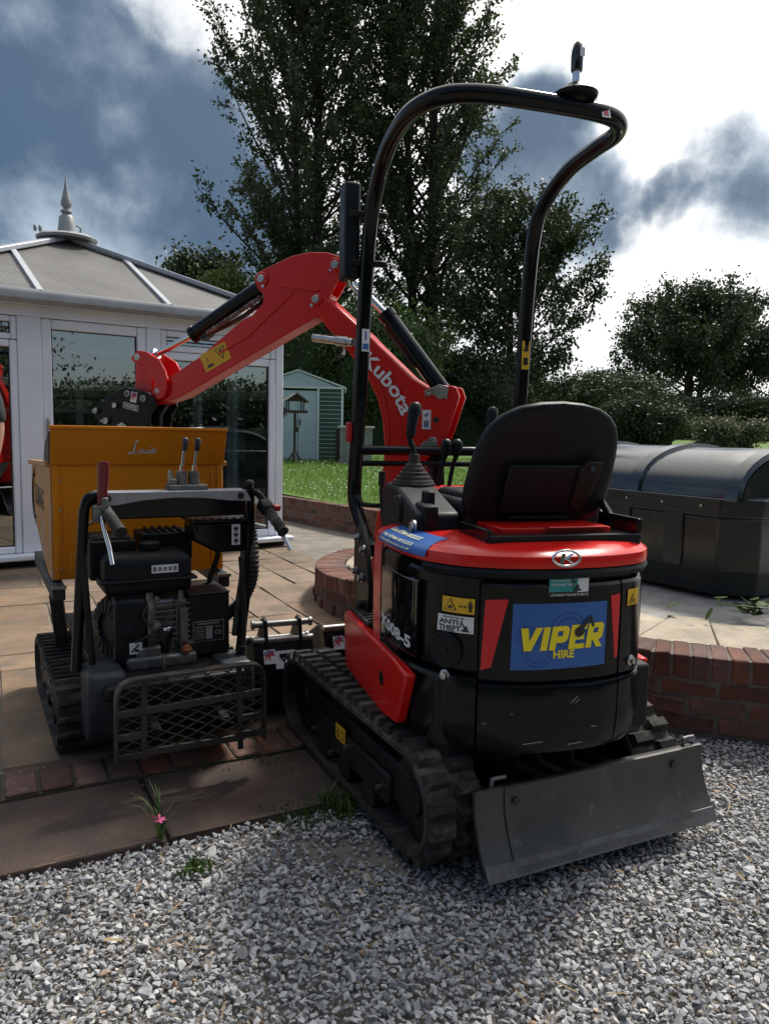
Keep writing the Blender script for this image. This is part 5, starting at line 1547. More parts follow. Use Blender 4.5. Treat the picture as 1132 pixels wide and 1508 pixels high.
# badge: ring and slanted K
q = MB(HM); bc = (-.029, .9135)
ring = []
for k in range(32):
    t = 2 * math.pi * k / 32; ring.append(OUT(bc[0] + .040 * math.cos(t), bc[1] - .004 + .021 * math.sin(t), -.0035 + .006 - .35 * max(0, .021 * math.sin(t))))
q.tube(ring, .0042, 8, close=True); bd = dpart(q, 'badge', M_chrome, smooth=60)
q = MB(HM)
for pl in ([(-.022, -.014), (-.010, -.014), (-.002, .014), (-.014, .014)], [(-.010, -.001), (.012, .014), (.026, .014), (.000, -.004)], [(-.004, .0), (.012, -.014), (.024, -.014), (.004, .003)]):
    a = sum(pl[i][0] * pl[(i + 1) % len(pl)][1] - pl[(i + 1) % len(pl)][0] * pl[i][1] for i in range(len(pl)))
    if a < 0: pl = pl[::-1]
    q.add([OUT(bc[0] + p[0], bc[1] - .004 + p[1], .005 - .35 * max(0, p[1])) for p in pl], [tuple(range(len(pl)))])
q.build('emblem', M_chrome, bd)
# model number on the side window, blue sticker on the hood corner
vs, fs = text_geo('K008-5', 1.0, .04); wd_ = max(v[0] for v in vs)
wrap(vs, fs, lambda x, y: (-.745 + x * .245 / wd_, .628 - .018 * x / wd_ + y * .048), mat('print_silver', (.62, .63, .65), .35), .0020, dig)
def HOODP(s, v, off=.0015):
    """v 0..1 up the rim of the hood"""
    zz = np.interp(v, [0, .25, .5, .7, .85, 1], [.884, .898, .912, .924, .932, .937]); oo = np.interp(v, [0, .25, .5, .7, .85, 1], [.001, .003, -.006, -.024, -.052, -.10])
    return OUT(s, zz + off * (.3 + .7 * v), oo + off)
q = MB(HM); q.grid([[HOODP(s, v) for s in np.linspace(-.80, -.44, 16)] for v in np.linspace(.12, .98, 9)]); bs = dpart(q, 'hire_sticker', M_vblue, smooth=60)
for i, (txt, v0) in enumerate((('Sales 07984 802222', .74), ('Tel: 07984 872222', .50), ('Office@viperhire.co.uk', .27))):
    vs, fs = text_geo(txt, 1.0, .02); wd_ = max(v[0] for v in vs)
    q = MB(HM); q.add([HOODP(-.775 + .26 * v[0] / wd_, v0 + .14 * v[1], .0040) for v in vs], fs); q.build('lettering', mat('print_pale_yellow', (.75, .72, .45), .5), bs)
# --- seat
q = MB(HM); rows = []
def seat_ring(k, y0, inset):
    """outline of the backrest in (x,z)"""
    out = []
    pts_ = [(-.195, .955), (-.230, .985), (-.236, 1.05), (-.232, 1.13), (-.224, 1.21), (-.200, 1.28), (-.135, 1.335), (0, 1.352), (.135, 1.335), (.200, 1.28), (.224, 1.21), (.232, 1.13), (.236, 1.05), (.230, .985), (.195, .955), (0, .945)]
    for p in pts_:
        c = (0, 1.15); f = 1 - inset / .2
        x, z = c[0] + (p[0] - c[0]) * f, c[1] + (p[1] - c[1]) * f
        curve = .020 * (abs(x) / .23) ** 4            # wings wrap forward
        out.append((x * 1.08 + .058, y0 + .045 - .16 * (z - .95) / .39 + curve, z))
    return out
rings_ = [seat_ring(0, -.40, .185), seat_ring(0, -.405, .12), seat_ring(0, -.412, .055), seat_ring(0, -.418, .03), seat_ring(0, -.412, .008), seat_ring(0, -.390, .0), seat_ring(0, -.355, .008), seat_ring(0, -.335, .03), seat_ring(0, -.33, .10), seat_ring(0, -.335, .19)]
q.grid(rings_, closed_u=True, flip=True); q.add(rings_[0], [tuple(range(16))]); st_ = dpart(q, 'backrest', M_matte, smooth=70, subsurf=1)
q = MB(HM); q.box((.050, -.4330, 1.075), (.27, .014, .165), rx=rad(22.5)); q.build('back_plate', M_matte, st_, bevel=.006)
q = MB(HM); q.box((.050, -.402, .985), (.20, .02, .010), rx=rad(22.5)); q.build('back_ledge', M_matte, st_, bevel=.003)
for x, w in ((.178, .065),):
    q = MB(HM); q.prism([(-w / 2, -.075), (w / 2 - .01, -.075), (w / 2 + .01, .06), (w / 2 + .01, .085), (-w / 2 + .02, .085), (-w / 2, .06)], .012, Matrix.Translation((x, -.4485, 1.085)) @ Matrix.Rotation(rad(90 + 22.5), 4, 'X')); q.build('bracket', M_frame, st_, bevel=.003)
    q = MB(HM); q.cyl((x + .008, -.484, 1.142), (x + .008, -.466, 1.139), .010, seg=12); q.build('bolt', M_black, st_)
q = MB(HM); q.box((.045, -.16, .985), (.44, .40, .09)); q.box((.045, -.16, 1.03), (.38, .34, .04)); dpart(q, 'seat_cushion', M_matte, bevel=.03, segs=4)
q = MB(HM); q.bar((-.205, -.565, .946), (.285, -.565, .946), .075, .022); q.box((.040, -.600, .938), (.49, .012, .036)); q.box((-.20, -.49, .952), (.018, .22, .044)); q.box((.284, -.49, .965), (.018, .22, .070)); dpart(q, 'seat_frame', M_shell, bevel=.004)
q = MB(HM); q.box((.04, -.42, .955), (.36, .25, .03)); q.box((.1, -.54, .972), (.20, .05, .006)); dpart(q, 'seat_base', M_red, bevel=.004)
q = MB(HM); q.tube(spline([(.27, -.30, 1.10), (.285, -.38, 1.03), (.29, -.45, .97)], 6), .013, 10); dpart(q, 'seat_belt_stalk', M_matte, smooth=50)
# --- consoles, levers
for sd, xx_ in ((-1, -.255), (1, .30)):
    q = MB(HM @ Matrix.Translation((xx_, 0, 0)) @ Matrix(((0, 0, 1, 0), (1, 0, 0, 0), (0, 1, 0, 0), (0, 0, 0, 1))))
    q.prism([(-.34, .93), (-.33, .99), (-.22, 1.02), (-.10, 1.055), (.035, 1.065), (.075, 1.03), (.085, .85), (.06, .60), (-.06, .58), (-.20, .86)], .15); cs_ = dpart(q, 'console', M_matte, bevel=.016, segs=3)
    jx, jy = (xx_ + .012, -.025) if sd < 0 else (.155, .215)
    q = MB(HM @ Matrix.Translation((jx, jy, 1.055)))
    pf = [(.074, 0), (.076, .008)]
    for k in range(5): r0 = .072 - k * .0105; pf += [(r0, .012 + k * .014), (r0 - .002, .020 + k * .014), (r0 - .010, .022 + k * .014)]
    pf += [(.020, .085), (.018, .11), (0, .112)]
    q.lathe(pf, 22)
    if sd > 0: q.box((.0, -.02, -.03), (.16, .16, .06))
    js = dpart(q, 'joystick_boot', M_rubber, smooth=40)
    q = MB(HM); q.tube(spline([(jx, jy, 1.15), (jx - .006, jy + .002, 1.19), (jx - .016, jy + .004, 1.215), (jx - .012, jy + .005, 1.235)], 4), .010, 10); q.build('stalk', M_matte, js, smooth=50)
    q = MB(HM); q.tube([(jx - .014, jy + .004, 1.222), (jx - .013, jy + .005, 1.236), (jx - .008, jy + .008, 1.275), (jx + .002, jy + .012, 1.315), (jx + .006, jy + .013, 1.338), (jx + .007, jy + .013, 1.347)], [.012, .017, .018, .0235, .020, .006], 14); q.build('knob', M_matte, js, smooth=60)
q = MB(HM); q.prism([(-.045, -.05), (.03, -.05), (.055, .0), (.05, .05), (-.045, .055)], .05, Matrix.Translation((-.285, -.29, .965)) @ Matrix(((0, 0, 1, 0), (-1, 0, 0, 0), (0, 1, 0, 0), (0, 0, 0, 1)))); q.box((-.262, -.24, .99), (.03, .06, .13)); dpart(q, 'lock_lever', M_matte, bevel=.008, segs=3)
q = MB(HM); q.prism([(-.05, -.045), (.045, -.045), (.05, .01), (.02, .045), (-.03, .035)], .03, Matrix.Translation((-.325, -.13, .99)) @ Matrix(((0, 0, 1, 0), (-1, 0, 0, 0), (0, 1, 0, 0), (0, 0, 0, 1)))); dpart(q, 'console_cover', M_matte, bevel=.008)
q = MB(HM); q.cyl((-.335, -.33, .95), (-.35, -.33, .95), .017, seg=6); q.cyl((-.335, -.33, .95), (-.343, -.33, .95), .022, seg=16); dpart(q, 'bolt', M_steel)
for x in (-.062, -.018):
    q = MB(HM); q.tube(spline([(x - .03, .17, .56), (x - .028, .16, .95), (x - .014, .155, 1.10), (x, .15, 1.155)], 5), .0085, 10); lv = dpart(q, 'travel_lever', M_matte, smooth=50)
    q = MB(HM); q.tube([(x - .003, .15, 1.148), (x, .15, 1.165), (x + .003, .15, 1.195), (x + .006, .148, 1.212), (x + .008, .147, 1.218)], [.009, .017, .022, .017, .004], 14); q.build('knob', M_matte, lv, smooth=60)
q = MB(HM); q.box((-.04, .165, 1.03), (.20, .09, .02)); q.box((0, .2, .80), (.22, .10, .46)); dpart(q, 'lever_tower', M_red, bevel=.01)
# --- roll bar
RP = [(-.325, .20, .79), (-.334, .30, .845), (-.345, .395, .935), (-.347, .42, 1.03), (-.342, .405, 1.2), (-.335, .385, 1.5), (-.33, .362, 1.8), (-.325, .325, 2.02), (-.322, .26, 2.13), (-.325, .14, 2.205), (-.325, 0, 2.24), (-.312, -.14, 2.258), (-.25, -.255, 2.265), (-.13, -.30, 2.267), (.05, -.31, 2.265), (.23, -.305, 2.262), (.335, -.272, 2.26), (.388, -.19, 2.253), (.385, -.06, 2.245), (.372, .10, 2.22), (.360, .24, 2.15), (.352, .315, 2.05), (.355, .362, 1.8), (.355, .385, 1.5), (.354, .405, 1.2), (.352, .42, 1.03), (.345, .395, .935), (.334, .30, .845), (.325, .20, .79)]
q = MB(HM); q.tube(spline(RP, 6), .0285, 18); rb = dpart(q, 'roll_bar', M_shell, smooth=60)
q = MB(HM); q.tube([(-.335, .40, 1.165), (.345, .40, 1.165)], .0195, 14); dpart(q, 'hand_rail', M_shell, smooth=60)
q = MB(HM); q.tube([(-.335, .405, 1.112), (.345, .405, 1.112)], .0115, 12); dpart(q, 'hand_rail', M_shell, smooth=60)
for s in (-1, 1):
    q = MB(HM); q.prism([(.12, .56), (.30, .56), (.34, .70), (.33, .86), (.24, .89), (.15, .80), (.10, .66)], .02, Matrix.Translation((s * .355, 0, 0)) @ Matrix(((0, 0, 1, 0), (1, 0, 0, 0), (0, 1, 0, 0), (0, 0, 0, 1)))); dpart(q, 'roll_bar_bracket', M_frame, bevel=.004)
    q = MB(HM)
    for y, z in ((.17, .80), (.26, .835), (.19, .69), (.28, .70)): q.cyl((s * .367, y, z), (s * .384, y, z), .013, seg=6); q.cyl((s * .366, y, z), (s * .371, y, z), .018, seg=14)
    dpart(q, 'bolt', M_steel)
q = MB(HM); q.tube(spline([(-.345, .40, .985), (-.33, .36, .955), (-.30, .33, .95), (-.24, .32, .95), (-.20, .30, .955)], 5), .0095, 10); q.tube(spline([(-.255, .31, .88), (-.265, .31, 1.0), (-.262, .315, 1.03)], 4), .008, 8); q.tube([(-.262, .315, 1.03), (-.262, .315, 1.085)], .014, 10); dpart(q, 'safety_bar', M_frame, smooth=50)
q = MB(HM); q.box((-.378, .40, 1.235), (.022, .035, .078)); dpart(q, 'release_catch', mat('red_plastic', (.45, .01, .02), .35), bevel=.006)
sM = HM @ Matrix.Translation((-.344, .3585, 1.62)) @ Matrix.Rotation(rad(90), 4, 'X')
sd_ = sticker(rb, HM @ Matrix.Translation((-.330, .3455, 1.59)) @ Matrix.Rotation(rad(12), 4, 'Z') @ Matrix.Rotation(rad(90), 4, 'X'), .032, .085, M_white)
q = MB(HM @ Matrix.Translation((-.330, .3440, 1.59)) @ Matrix.Rotation(rad(12), 4, 'Z') @ Matrix.Rotation(rad(90), 4, 'X')); q.box((0, -.024, 0), (.024, .022, .001)); q.box((0, .018, 0), (.006, .034, .001)); q.build('print', M_vblue, sd_)
sd_ = sticker(rb, HM @ Matrix.Translation((-.343, .3745, 1.41)) @ Matrix.Rotation(rad(90), 4, 'X'), .024, .028, M_yel_s)
q = MB(HM @ Matrix.Translation((-.343, .373, 1.41)) @ Matrix.Rotation(rad(90), 4, 'X')); q.box((0, 0, 0), (.008, .016, .001)); q.build('print', M_black, sd_)
sd_ = sticker(rb, HM @ Matrix.Translation((.352, .352, 1.565)) @ Matrix.Rotation(rad(90), 4, 'X'), .034, .115, M_yel_s)
q = MB(HM @ Matrix.Translation((.352, .3508, 1.565)) @ Matrix.Rotation(rad(90), 4, 'X')); q.prism([(-.012, .015), (.012, .015), (0, .045)], .001); q.box((0, -.025, 0), (.02, .03, .001)); q.build('print', M_black, sd_)
sd_ = sticker(rb, HM @ Matrix.Translation((.262, -.3275, 2.258)) @ Matrix.Rotation(rad(70), 4, 'X'), .030, .045, M_white)
q = MB(HM @ Matrix.Translation((.262, -.3285, 2.258)) @ Matrix.Rotation(rad(70), 4, 'X')); q.box((0, -.006, 0), (.016, .02, .001)); q.build('print', M_red_s, sd_)
# mirror folded against the left post
q = MB(HM); q.box((-.385, .41, 2.0), (.062, .11, .36)); mr_ = dpart(q, 'mirror', M_matte, bevel=.014, segs=3)
for z in (2.06, 1.88):
    q = MB(HM); q.bar((-.40, .36, z), (-.25, .35, z), .022, .022); q.cyl((-.265, .345, z), (-.262, .332, z), .009, seg=8); q.build('mirror_clamp', M_frame, mr_, bevel=.003)
q = MB(HM); q.tube(spline([(-.385, .40, 1.84), (-.375, .40, 1.80), (-.345, .39, 1.77)], 4), .010, 8); q.build('mirror_arm', M_chrome, mr_, smooth=50)
# beacon
q = MB(HM @ Matrix.Translation((.165, -.308, 2.290))); q.lathe([(.026, -.014), (.034, -.004), (.066, .002), (.070, .012), (.050, .024), (.034, .032), (.026, .042), (0, .042)], 20); bc_ = dpart(q, 'beacon_base', M_matte, smooth=40)
q = MB(HM @ Matrix.Translation((.165, -.308, 2.290))); q.lathe([(.012, .040), (.012, .082), (0, .082)], 14); q.build('stem', M_chrome, bc_, smooth=40)
q = MB(HM @ Matrix.Translation((.165, -.308, 2.290))); q.lathe([(.016, .080), (.0185, .085), (.0195, .12), (.019, .137), (.014, .160), (.005, .170), (0, .171)], 18); q.build('lens', M_lens, bc_, smooth=40)
sticker(bc_, HM @ Matrix.Translation((.170, -.3315, 2.420)) @ Matrix.Rotation(rad(90), 4, 'X'), .016, .026, M_white)

# --- boom, arm and hitch (drawn in the boom plane: s along, z up)
BOOM = [(.411, 1.845), (.385, 1.840), (.236, 1.712), (.168, 1.659), (.122, 1.614), (.014, 1.517), (-.04, 1.468), (-.10, 1.43), (-.15, 1.425), (-.195, 1.440), (-.235, 1.43), (-.250, 1.39), (-.207, 1.247), (-.179, 1.185), (-.115, 1.13), (-.085, 1.05), (-.065, .875), (-.06, .80), (.085, .80), (.09, .90), (.093, 1.011), (.083, 1.119), (.081, 1.182), (.093, 1.292), (.117, 1.38), (.17, 1.477), (.26, 1.584), (.309, 1.641), (.363, 1.69), (.405, 1.752), (.44, 1.775), (.452, 1.81), (.440, 1.835)]


def bplane(name, poly, t, m, across=0.0, bevel=.006, parent=None, segs=2):
    q = MB(BM @ Matrix.Translation((0, 0, across))); q.prism(poly, t); return q.build(name, m, parent or dig, bevel=bevel, segs=segs)


bo = bplane('boom', [p for p in BOOM if not (-.26 < p[0] < -.13 and p[1] > 1.2)] , .105, M_red, bevel=.010)
for a in (-.05, .05): bplane('lug', [(-.04, 1.468), (-.10, 1.43), (-.15, 1.425), (-.195, 1.440), (-.235, 1.43), (-.250, 1.39), (-.207, 1.247), (-.179, 1.185), (-.115, 1.13), (-.03, 1.2), (.02, 1.35)], .020, M_red, a, .004, bo)
bplane('rib', [(.13, 1.50), (.085, 1.40), (.055, 1.28), (.055, 1.15), (.063, 1.15), (.063, 1.28), (.093, 1.395), (.137, 1.493)], .012, M_red, -.0535, .002, bo)


def bpin(sz, r, half_, name='pin', m=None, parent=None):
    q = MB(BM); q.cyl((sz[0], sz[1], -half_), (sz[0], sz[1], half_), r, seg=20); return q.build(name, m or M_wear, parent or dig, bevel=.002, segs=1)


def boss(sz, r, half_, parent):
    for a in (-1, 1):
        q = MB(BM); q.cyl((sz[0], sz[1], a * half_), (sz[0], sz[1], a * (half_ + .012)), r, seg=22); q.build('boss', M_red, parent, bevel=.003, segs=1)


ARM = [(.295, 1.985), (.276, 1.955), (.281, 1.916), (.304, 1.899), (.326, 1.859), (.345, 1.83), (.393, 1.744), (.555, 1.664), (1.118, 1.383), (1.255, 1.343), (1.271, 1.373), (1.239, 1.425), (1.176, 1.477), (1.011, 1.569), (.779, 1.734), (.737, 1.748), (.677, 1.804), (.674, 1.837), (.712, 1.881), (.716, 1.93), (.681, 1.950), (.534, 2.003), (.443, 2.015), (.360, 2.008)]
ar = bplane('arm', [(.345, 1.83), (.393, 1.744), (.555, 1.664), (1.118, 1.383), (1.255, 1.343), (1.271, 1.373), (1.239, 1.425), (1.176, 1.477), (1.011, 1.569), (.779, 1.734), (.700, 1.77), (.62, 1.82), (.5, 1.87), (.40, 1.87)], .090, M_red, 0, .007)
for a in (-.044, .044): bplane('arm_plate', ARM, .014, M_red, a, .004, ar)
bplane('rib', [(.60, 1.872), (.40, 1.842), (.40, 1.852), (.595, 1.884)], .012, M_red, -.055, .002, ar)
bplane('rib', [(.52, 1.843), (.75, 1.655), (.90, 1.58), (.905, 1.587), (.755, 1.664), (.525, 1.852)], .008, M_red, -.053, .002, ar)
for p_, r_ in (((.411, 1.81), .030), ((.321, 1.952), .030), ((.681, 1.909), .032), ((1.235, 1.409), .024)): boss(p_, r_, .050, ar)
for p_, r_, h_ in (((.411, 1.81), .018, .068), ((.321, 1.952), .018, .068), ((.681, 1.909), .018, .068), ((1.235, 1.409), .014, .075), ((-.172, 1.405), .026, .068), ((-.139, 1.197), .024, .066), ((1.348, 1.57), .018, .075), ((.02, .86), .022, .09)): bpin(p_, r_, h_)
q = MB(BM)
for p_ in ((.43, 1.785), (.34, 1.933), (.672, 1.878)): q.cyl((p_[0], p_[1], -.050), (p_[0], p_[1], -.062), .008, seg=8)
q.build('bolt', M_steel, ar)
bplane('pin_plate', [(-.135, 1.398), (-.20, 1.378), (-.205, 1.432), (-.165, 1.44), (-.10, 1.415), (-.105, 1.39)], .006, M_wear, -.064, .002, bo)
bplane('pin_plate', [(-.12, 1.165), (-.165, 1.175), (-.158, 1.222), (-.10, 1.200), (-.085, 1.178)], .006, M_wear, -.062, .002, bo)
bpin((-.12, 1.40), .008, .068, 'bolt', M_steel)
# arm cylinder along the back of the boom, bucket cylinder along the arm
q = MB(BM); q.cyl((-.172, 1.405, 0), (.097, 1.738, 0), .036, seg=22); q.cyl((.085, 1.723, 0), (.105, 1.748, 0), .040, seg=22); ac = q.build('arm_cylinder', M_shell, dig, smooth=40)
q = MB(BM); q.cyl((.10, 1.742, 0), (.321, 1.952, 0), .016, seg=16); q.build('rod', M_chrome, ac, smooth=40)
q = MB(BM); q.cyl((.10, 1.69, -.01), (-.04, 1.515, -.02), .010, seg=10); q.build('hose', M_rubber, ac, smooth=40)
q = MB(BM); q.cyl((.690, 1.895, 0), (1.075, 1.680, 0), .038, seg=22); q.cyl((1.06, 1.688, 0), (1.082, 1.676, 0), .042, seg=22); q.bar((.98, 1.70, 0), (1.03, 1.67, 0), .05, .04); bc2 = q.build('bucket_cylinder', M_shell, dig, smooth=40)
q = MB(BM); q.cyl((1.07, 1.682, 0), (1.325, 1.575, 0), .0155, seg=16); q.cyl((1.285, 1.594, 0), (1.33, 1.573, 0), .028, seg=14); q.build('rod', M_chrome, bc2, smooth=40)
q = MB(BM); q.tube(spline([(.70, 1.82, .0), (.82, 1.75, .0), (.94, 1.70, .0), (1.0, 1.675, -.01)], 5), .011, 8); q.build('hose', M_rubber, bc2, smooth=40)
q = MB(BM); q.tube(spline([(.70, 1.835, -.03), (.82, 1.765, -.035), (.92, 1.715, -.03), (.99, 1.685, -.02)], 5), .011, 8); q.build('hose', mat('rusty_hose', (.07, .04, .03), .7, col2=(.25, .23, .21), nscale=60, contrast=(.45, .6)), bc2, smooth=40)
q = MB(BM); q.tube(spline([(.40, 1.70, .01), (.33, 1.60, .07), (.30, 1.55, -.07)], 5), .009, 8); q.build('hose', M_rubber, ar, smooth=40)
# quick couplers on the side of the boom
q = MB(BM); q.cyl((.215, 1.615, -.10), (.40, 1.640, -.10), .018, seg=14); q.cyl((.24, 1.618, -.10), (.29, 1.625, -.10), .022, seg=12); q.cyl((.21, 1.615, -.10), (.21, 1.615, -.03), .014, seg=10); dpart(q, 'hose_coupler', M_steel, smooth=40)
# tipping links
LINK = [(1.347, 1.603), (1.296, 1.596), (1.222, 1.556), (1.187, 1.5), (1.176, 1.429), (1.192, 1.383), (1.231, 1.366), (1.271, 1.386), (1.250, 1.429), (1.250, 1.455), (1.273, 1.497), (1.316, 1.537), (1.356, 1.537), (1.384, 1.564)]
for a in (-.066, .066): bplane('tipping_link', LINK, .016, M_red, a, .003)
bplane('bucket_link', [(1.384, 1.560), (1.389, 1.488), (1.395, 1.372), (1.287, 1.372), (1.286, 1.458), (1.273, 1.497), (1.316, 1.57), (1.35, 1.595)], .075, M_red, 0, .008)
# quick hitch
HIT = [(1.402, 1.425), (1.439, 1.415), (1.514, 1.378), (1.59, 1.326), (1.599, 1.296), (1.566, 1.266), (1.584, 1.207), (1.273, 1.214), (1.262, 1.297), (1.228, 1.340), (1.243, 1.379), (1.274, 1.402), (1.334, 1.415)]
hi = bplane('quick_hitch', [(p[0], p[1]) for p in HIT], .03, M_bucket, 0, .004)
for a in (-.085, .085): bplane('hitch_plate', HIT, .016, M_bucket, a, .004, hi)
bplane('hitch_block', [(1.55, 1.335), (1.598, 1.318), (1.598, 1.27), (1.55, 1.262), (1.50, 1.29)], .17, M_frame, 0, .008, hi)
q = MB(BM)
for p_ in ((1.391, 1.395), (1.299, 1.372)): q.lathe([(.0, .0), (.011, .0), (.011, .004), (.016, .004), (.017, .0)], 16, Matrix.Translation((p_[0], p_[1], -.093)) @ Matrix.Rotation(math.pi, 4, 'X'))
for p_, r_ in (((1.457, 1.338), .013), ((1.512, 1.263), .016), ((1.414, 1.241), .015), ((1.535, 1.262), .007), ((1.435, 1.24), .007), ((1.395, 1.24), .007), ((1.574, 1.31), .014)): q.cyl((p_[0], p_[1], -.11), (p_[0], p_[1], .11), r_, seg=14)
q.cyl((1.38, 1.235, -.02), (1.30, 1.240, -.02), .014, seg=14); q.build('hitch_pin', M_wear, hi, smooth=35)
FS = BM @ Matrix.Translation((0, 0, -.0938)) @ Matrix.Rotation(math.pi, 4, 'Y')     # facing the camera side, x mirrored back
q = MB(FS); q.box((-1.372, 1.332, 0), (.088, .028, .002), rz=rad(-13)); nb = q.build('name_plate', M_white, hi)
q = MB(FS); q.box((-1.372, 1.332, .0012), (.082, .022, .002), rz=rad(-13)); q.build('plate_face', M_black, nb)
letters(nb, FS @ Matrix.Translation((-1.372, 1.332, .0030)) @ Matrix.Rotation(rad(-13), 4, 'Z') @ Matrix.Translation((0, -.007, 0)), 'WHITES', .021, M_white, .0006)
flag_sticker(hi, FS @ Matrix.Translation((-1.352, 1.378, .001)) @ Matrix.Rotation(rad(-10), 4, 'Z'), .036, .05)
q = MB(BM); q.tube([(1.30, 1.218, .12), (1.12, 1.222, .12)], .018, 14); q.tube([(1.135, 1.222, .12), (1.105, 1.222, .12)], .0195, 14); q.build('hitch_bar', M_chrome, hi, smooth=40)
# swing post and hoses at the foot of the boom
q = MB(BM); q.prism([(-.09, .90), (.10, .90), (.12, .70), (.16, .42), (-.16, .42), (-.12, .70)], .16); dpart(q, 'swing_post', M_red, bevel=.015)
q = MB(HM); q.box((-.02, .42, .46), (.24, .34, .16)); dpart(q, 'swing_bracket', M_red, bevel=.015)
q = MB(BM)
for k in range(3): q.tube(spline([(-.10 - k * .018, .75, -.03 + .03 * k), (-.125 - k * .02, .95, -.03 + .03 * k), (-.12 - k * .012, 1.10, -.02 + .02 * k), (-.07, 1.24, -.03 + .03 * k)], 6), .013, 8)
dpart(q, 'boom_hose', M_rubber, smooth=50)
q = MB(BM); q.cyl((-.139, 1.197, 0), (-.16, .62, 0), .034, seg=18); dpart(q, 'boom_cylinder', M_shell, smooth=40)
# lettering and stickers on the boom and arm (camera side)
KS = BM @ Matrix.Translation((0, 0, -.0622)) @ Matrix.Rotation(math.pi, 4, 'Y')
vs, fs = text_geo('Kubota', 1.0, .022); wd_ = max(v[0] for v in vs)
q = MB(KS)
path_ = spline([(-.178, 1.557, 0), (-.128, 1.515, 0), (-.075, 1.462, 0), (-.022, 1.398, 0), (.022, 1.318, 0)], 12)
cum = [0.0]
for p, r_ in zip(path_[:-1], path_[1:]): cum.append(cum[-1] + (r_ - p).length)
px_ = [p.x for p in path_]; py_ = [p.y for p in path_]; out_ = []
for v in vs:
    s_ = v[0] / wd_ * cum[-1]; cxp, cyp = np.interp(s_, cum, px_), np.interp(s_, cum, py_); tx_, ty_ = np.interp(s_ + .01, cum, px_) - np.interp(s_ - .01, cum, px_), np.interp(s_ + .01, cum, py_) - np.interp(s_ - .01, cum, py_)
    l_ = math.hypot(tx_, ty_); out_.append((cxp - ty_ / l_ * (v[1] * .085 - .022), cyp + tx_ / l_ * (v[1] * .085 - .022), 0))
q.add(out_, fs); q.build('lettering', mat('print_white', (.72, .74, .78), .4), bo)
sM = BM @ Matrix.Translation((.924, 1.567, -.0525)) @ Matrix.Rotation(math.pi, 4, 'Y') @ Matrix.Rotation(rad(26), 4, 'Z')
s = sticker(ar, sM, .150, .085, M_yel_s, 'warning_sticker')
q = MB(sM @ Matrix.Translation((0, 0, .0013))); q.prism([(.008, .030), (.066, .030), (.037, -.028)], .0008); q.prism([(-.060, -.030), (-.020, -.030), (-.025, -.018), (-.052, -.016)], .0008)
for yy in (-.002, .010): q.prism([(-.047, yy), (-.037, yy), (-.042, yy + .009)], .0008)
q.build('print', M_black, s)
q = MB(sM @ Matrix.Translation((0, 0, .0021))); q.prism([(.015, .026), (.059, .026), (.037, -.018)], .0008); q.build('print', M_yel_s, s)
q = MB(sM @ Matrix.Translation((0, 0, .0029))); q.prism([(.028, .018), (.046, .021), (.042, .004), (.034, .002)], .0008); q.build('print', M_black, s)
sM = BM @ Matrix.Translation((-.112, 1.294, -.0625)) @ Matrix.Rotation(math.pi, 4, 'Y')
s = sticker(bo, sM, .038, .08, M_white); q = MB(sM @ Matrix.Translation((0, 0, .0013))); q.box((0, -.018, 0), (.022, .028, .0008)); q.prism([(-.014, .016), (.0, .010), (.012, .026), (.004, .028)], .0008); q.build('print', mat('print_grey_blue', (.12, .16, .24), .5), s)
q = MB(BM); q.cyl((-.154, 1.293, -.0605), (-.154, 1.293, -.063), .013, seg=16); q.build('lug_hole', M_black, bo)

# ------------------------------------------------------------------ tracked dumper
M_yel = mat('dumper_yellow', (.68, .225, .002), .42, spec=.3, col2=(.58, .185, .003), nscale=2.5, rvar=.1, bump=.04, bscale=12, wear=((.20, .08, .02), 14, .64, .78))
M_yelold = mat('scuffed_yellow', (.48, .19, .012), .5, spec=.35, col2=(.36, .27, .20), nscale=6, rvar=.12, contrast=(.42, .66))
M_alu = mat('cast_aluminium', (.22, .22, .22), .5, .7, col2=(.11, .11, .11), nscale=20, rvar=.12)
M_grey = mat('grey_plate', (.33, .34, .36), .45, .4, col2=(.25, .26, .28), nscale=12)
M_slate = mat('slate_plate', (.016, .021, .028), .5, spec=.3, col2=(.05, .056, .062), nscale=5, rvar=.12)
M_dgrey = mat('mud_grey', (.07, .06, .05), .85, col2=(.12, .10, .08), nscale=8)

dm = empty('tracked_dumper', (-1.07, 3.295, 0), rad(29))
tag(dm, 'small tracked dumper with yellow skip, black engine and mesh step', 'dumper')


def dp(q, name, m, parent=None, **k): return q.build(name, m, parent or dm, **k)


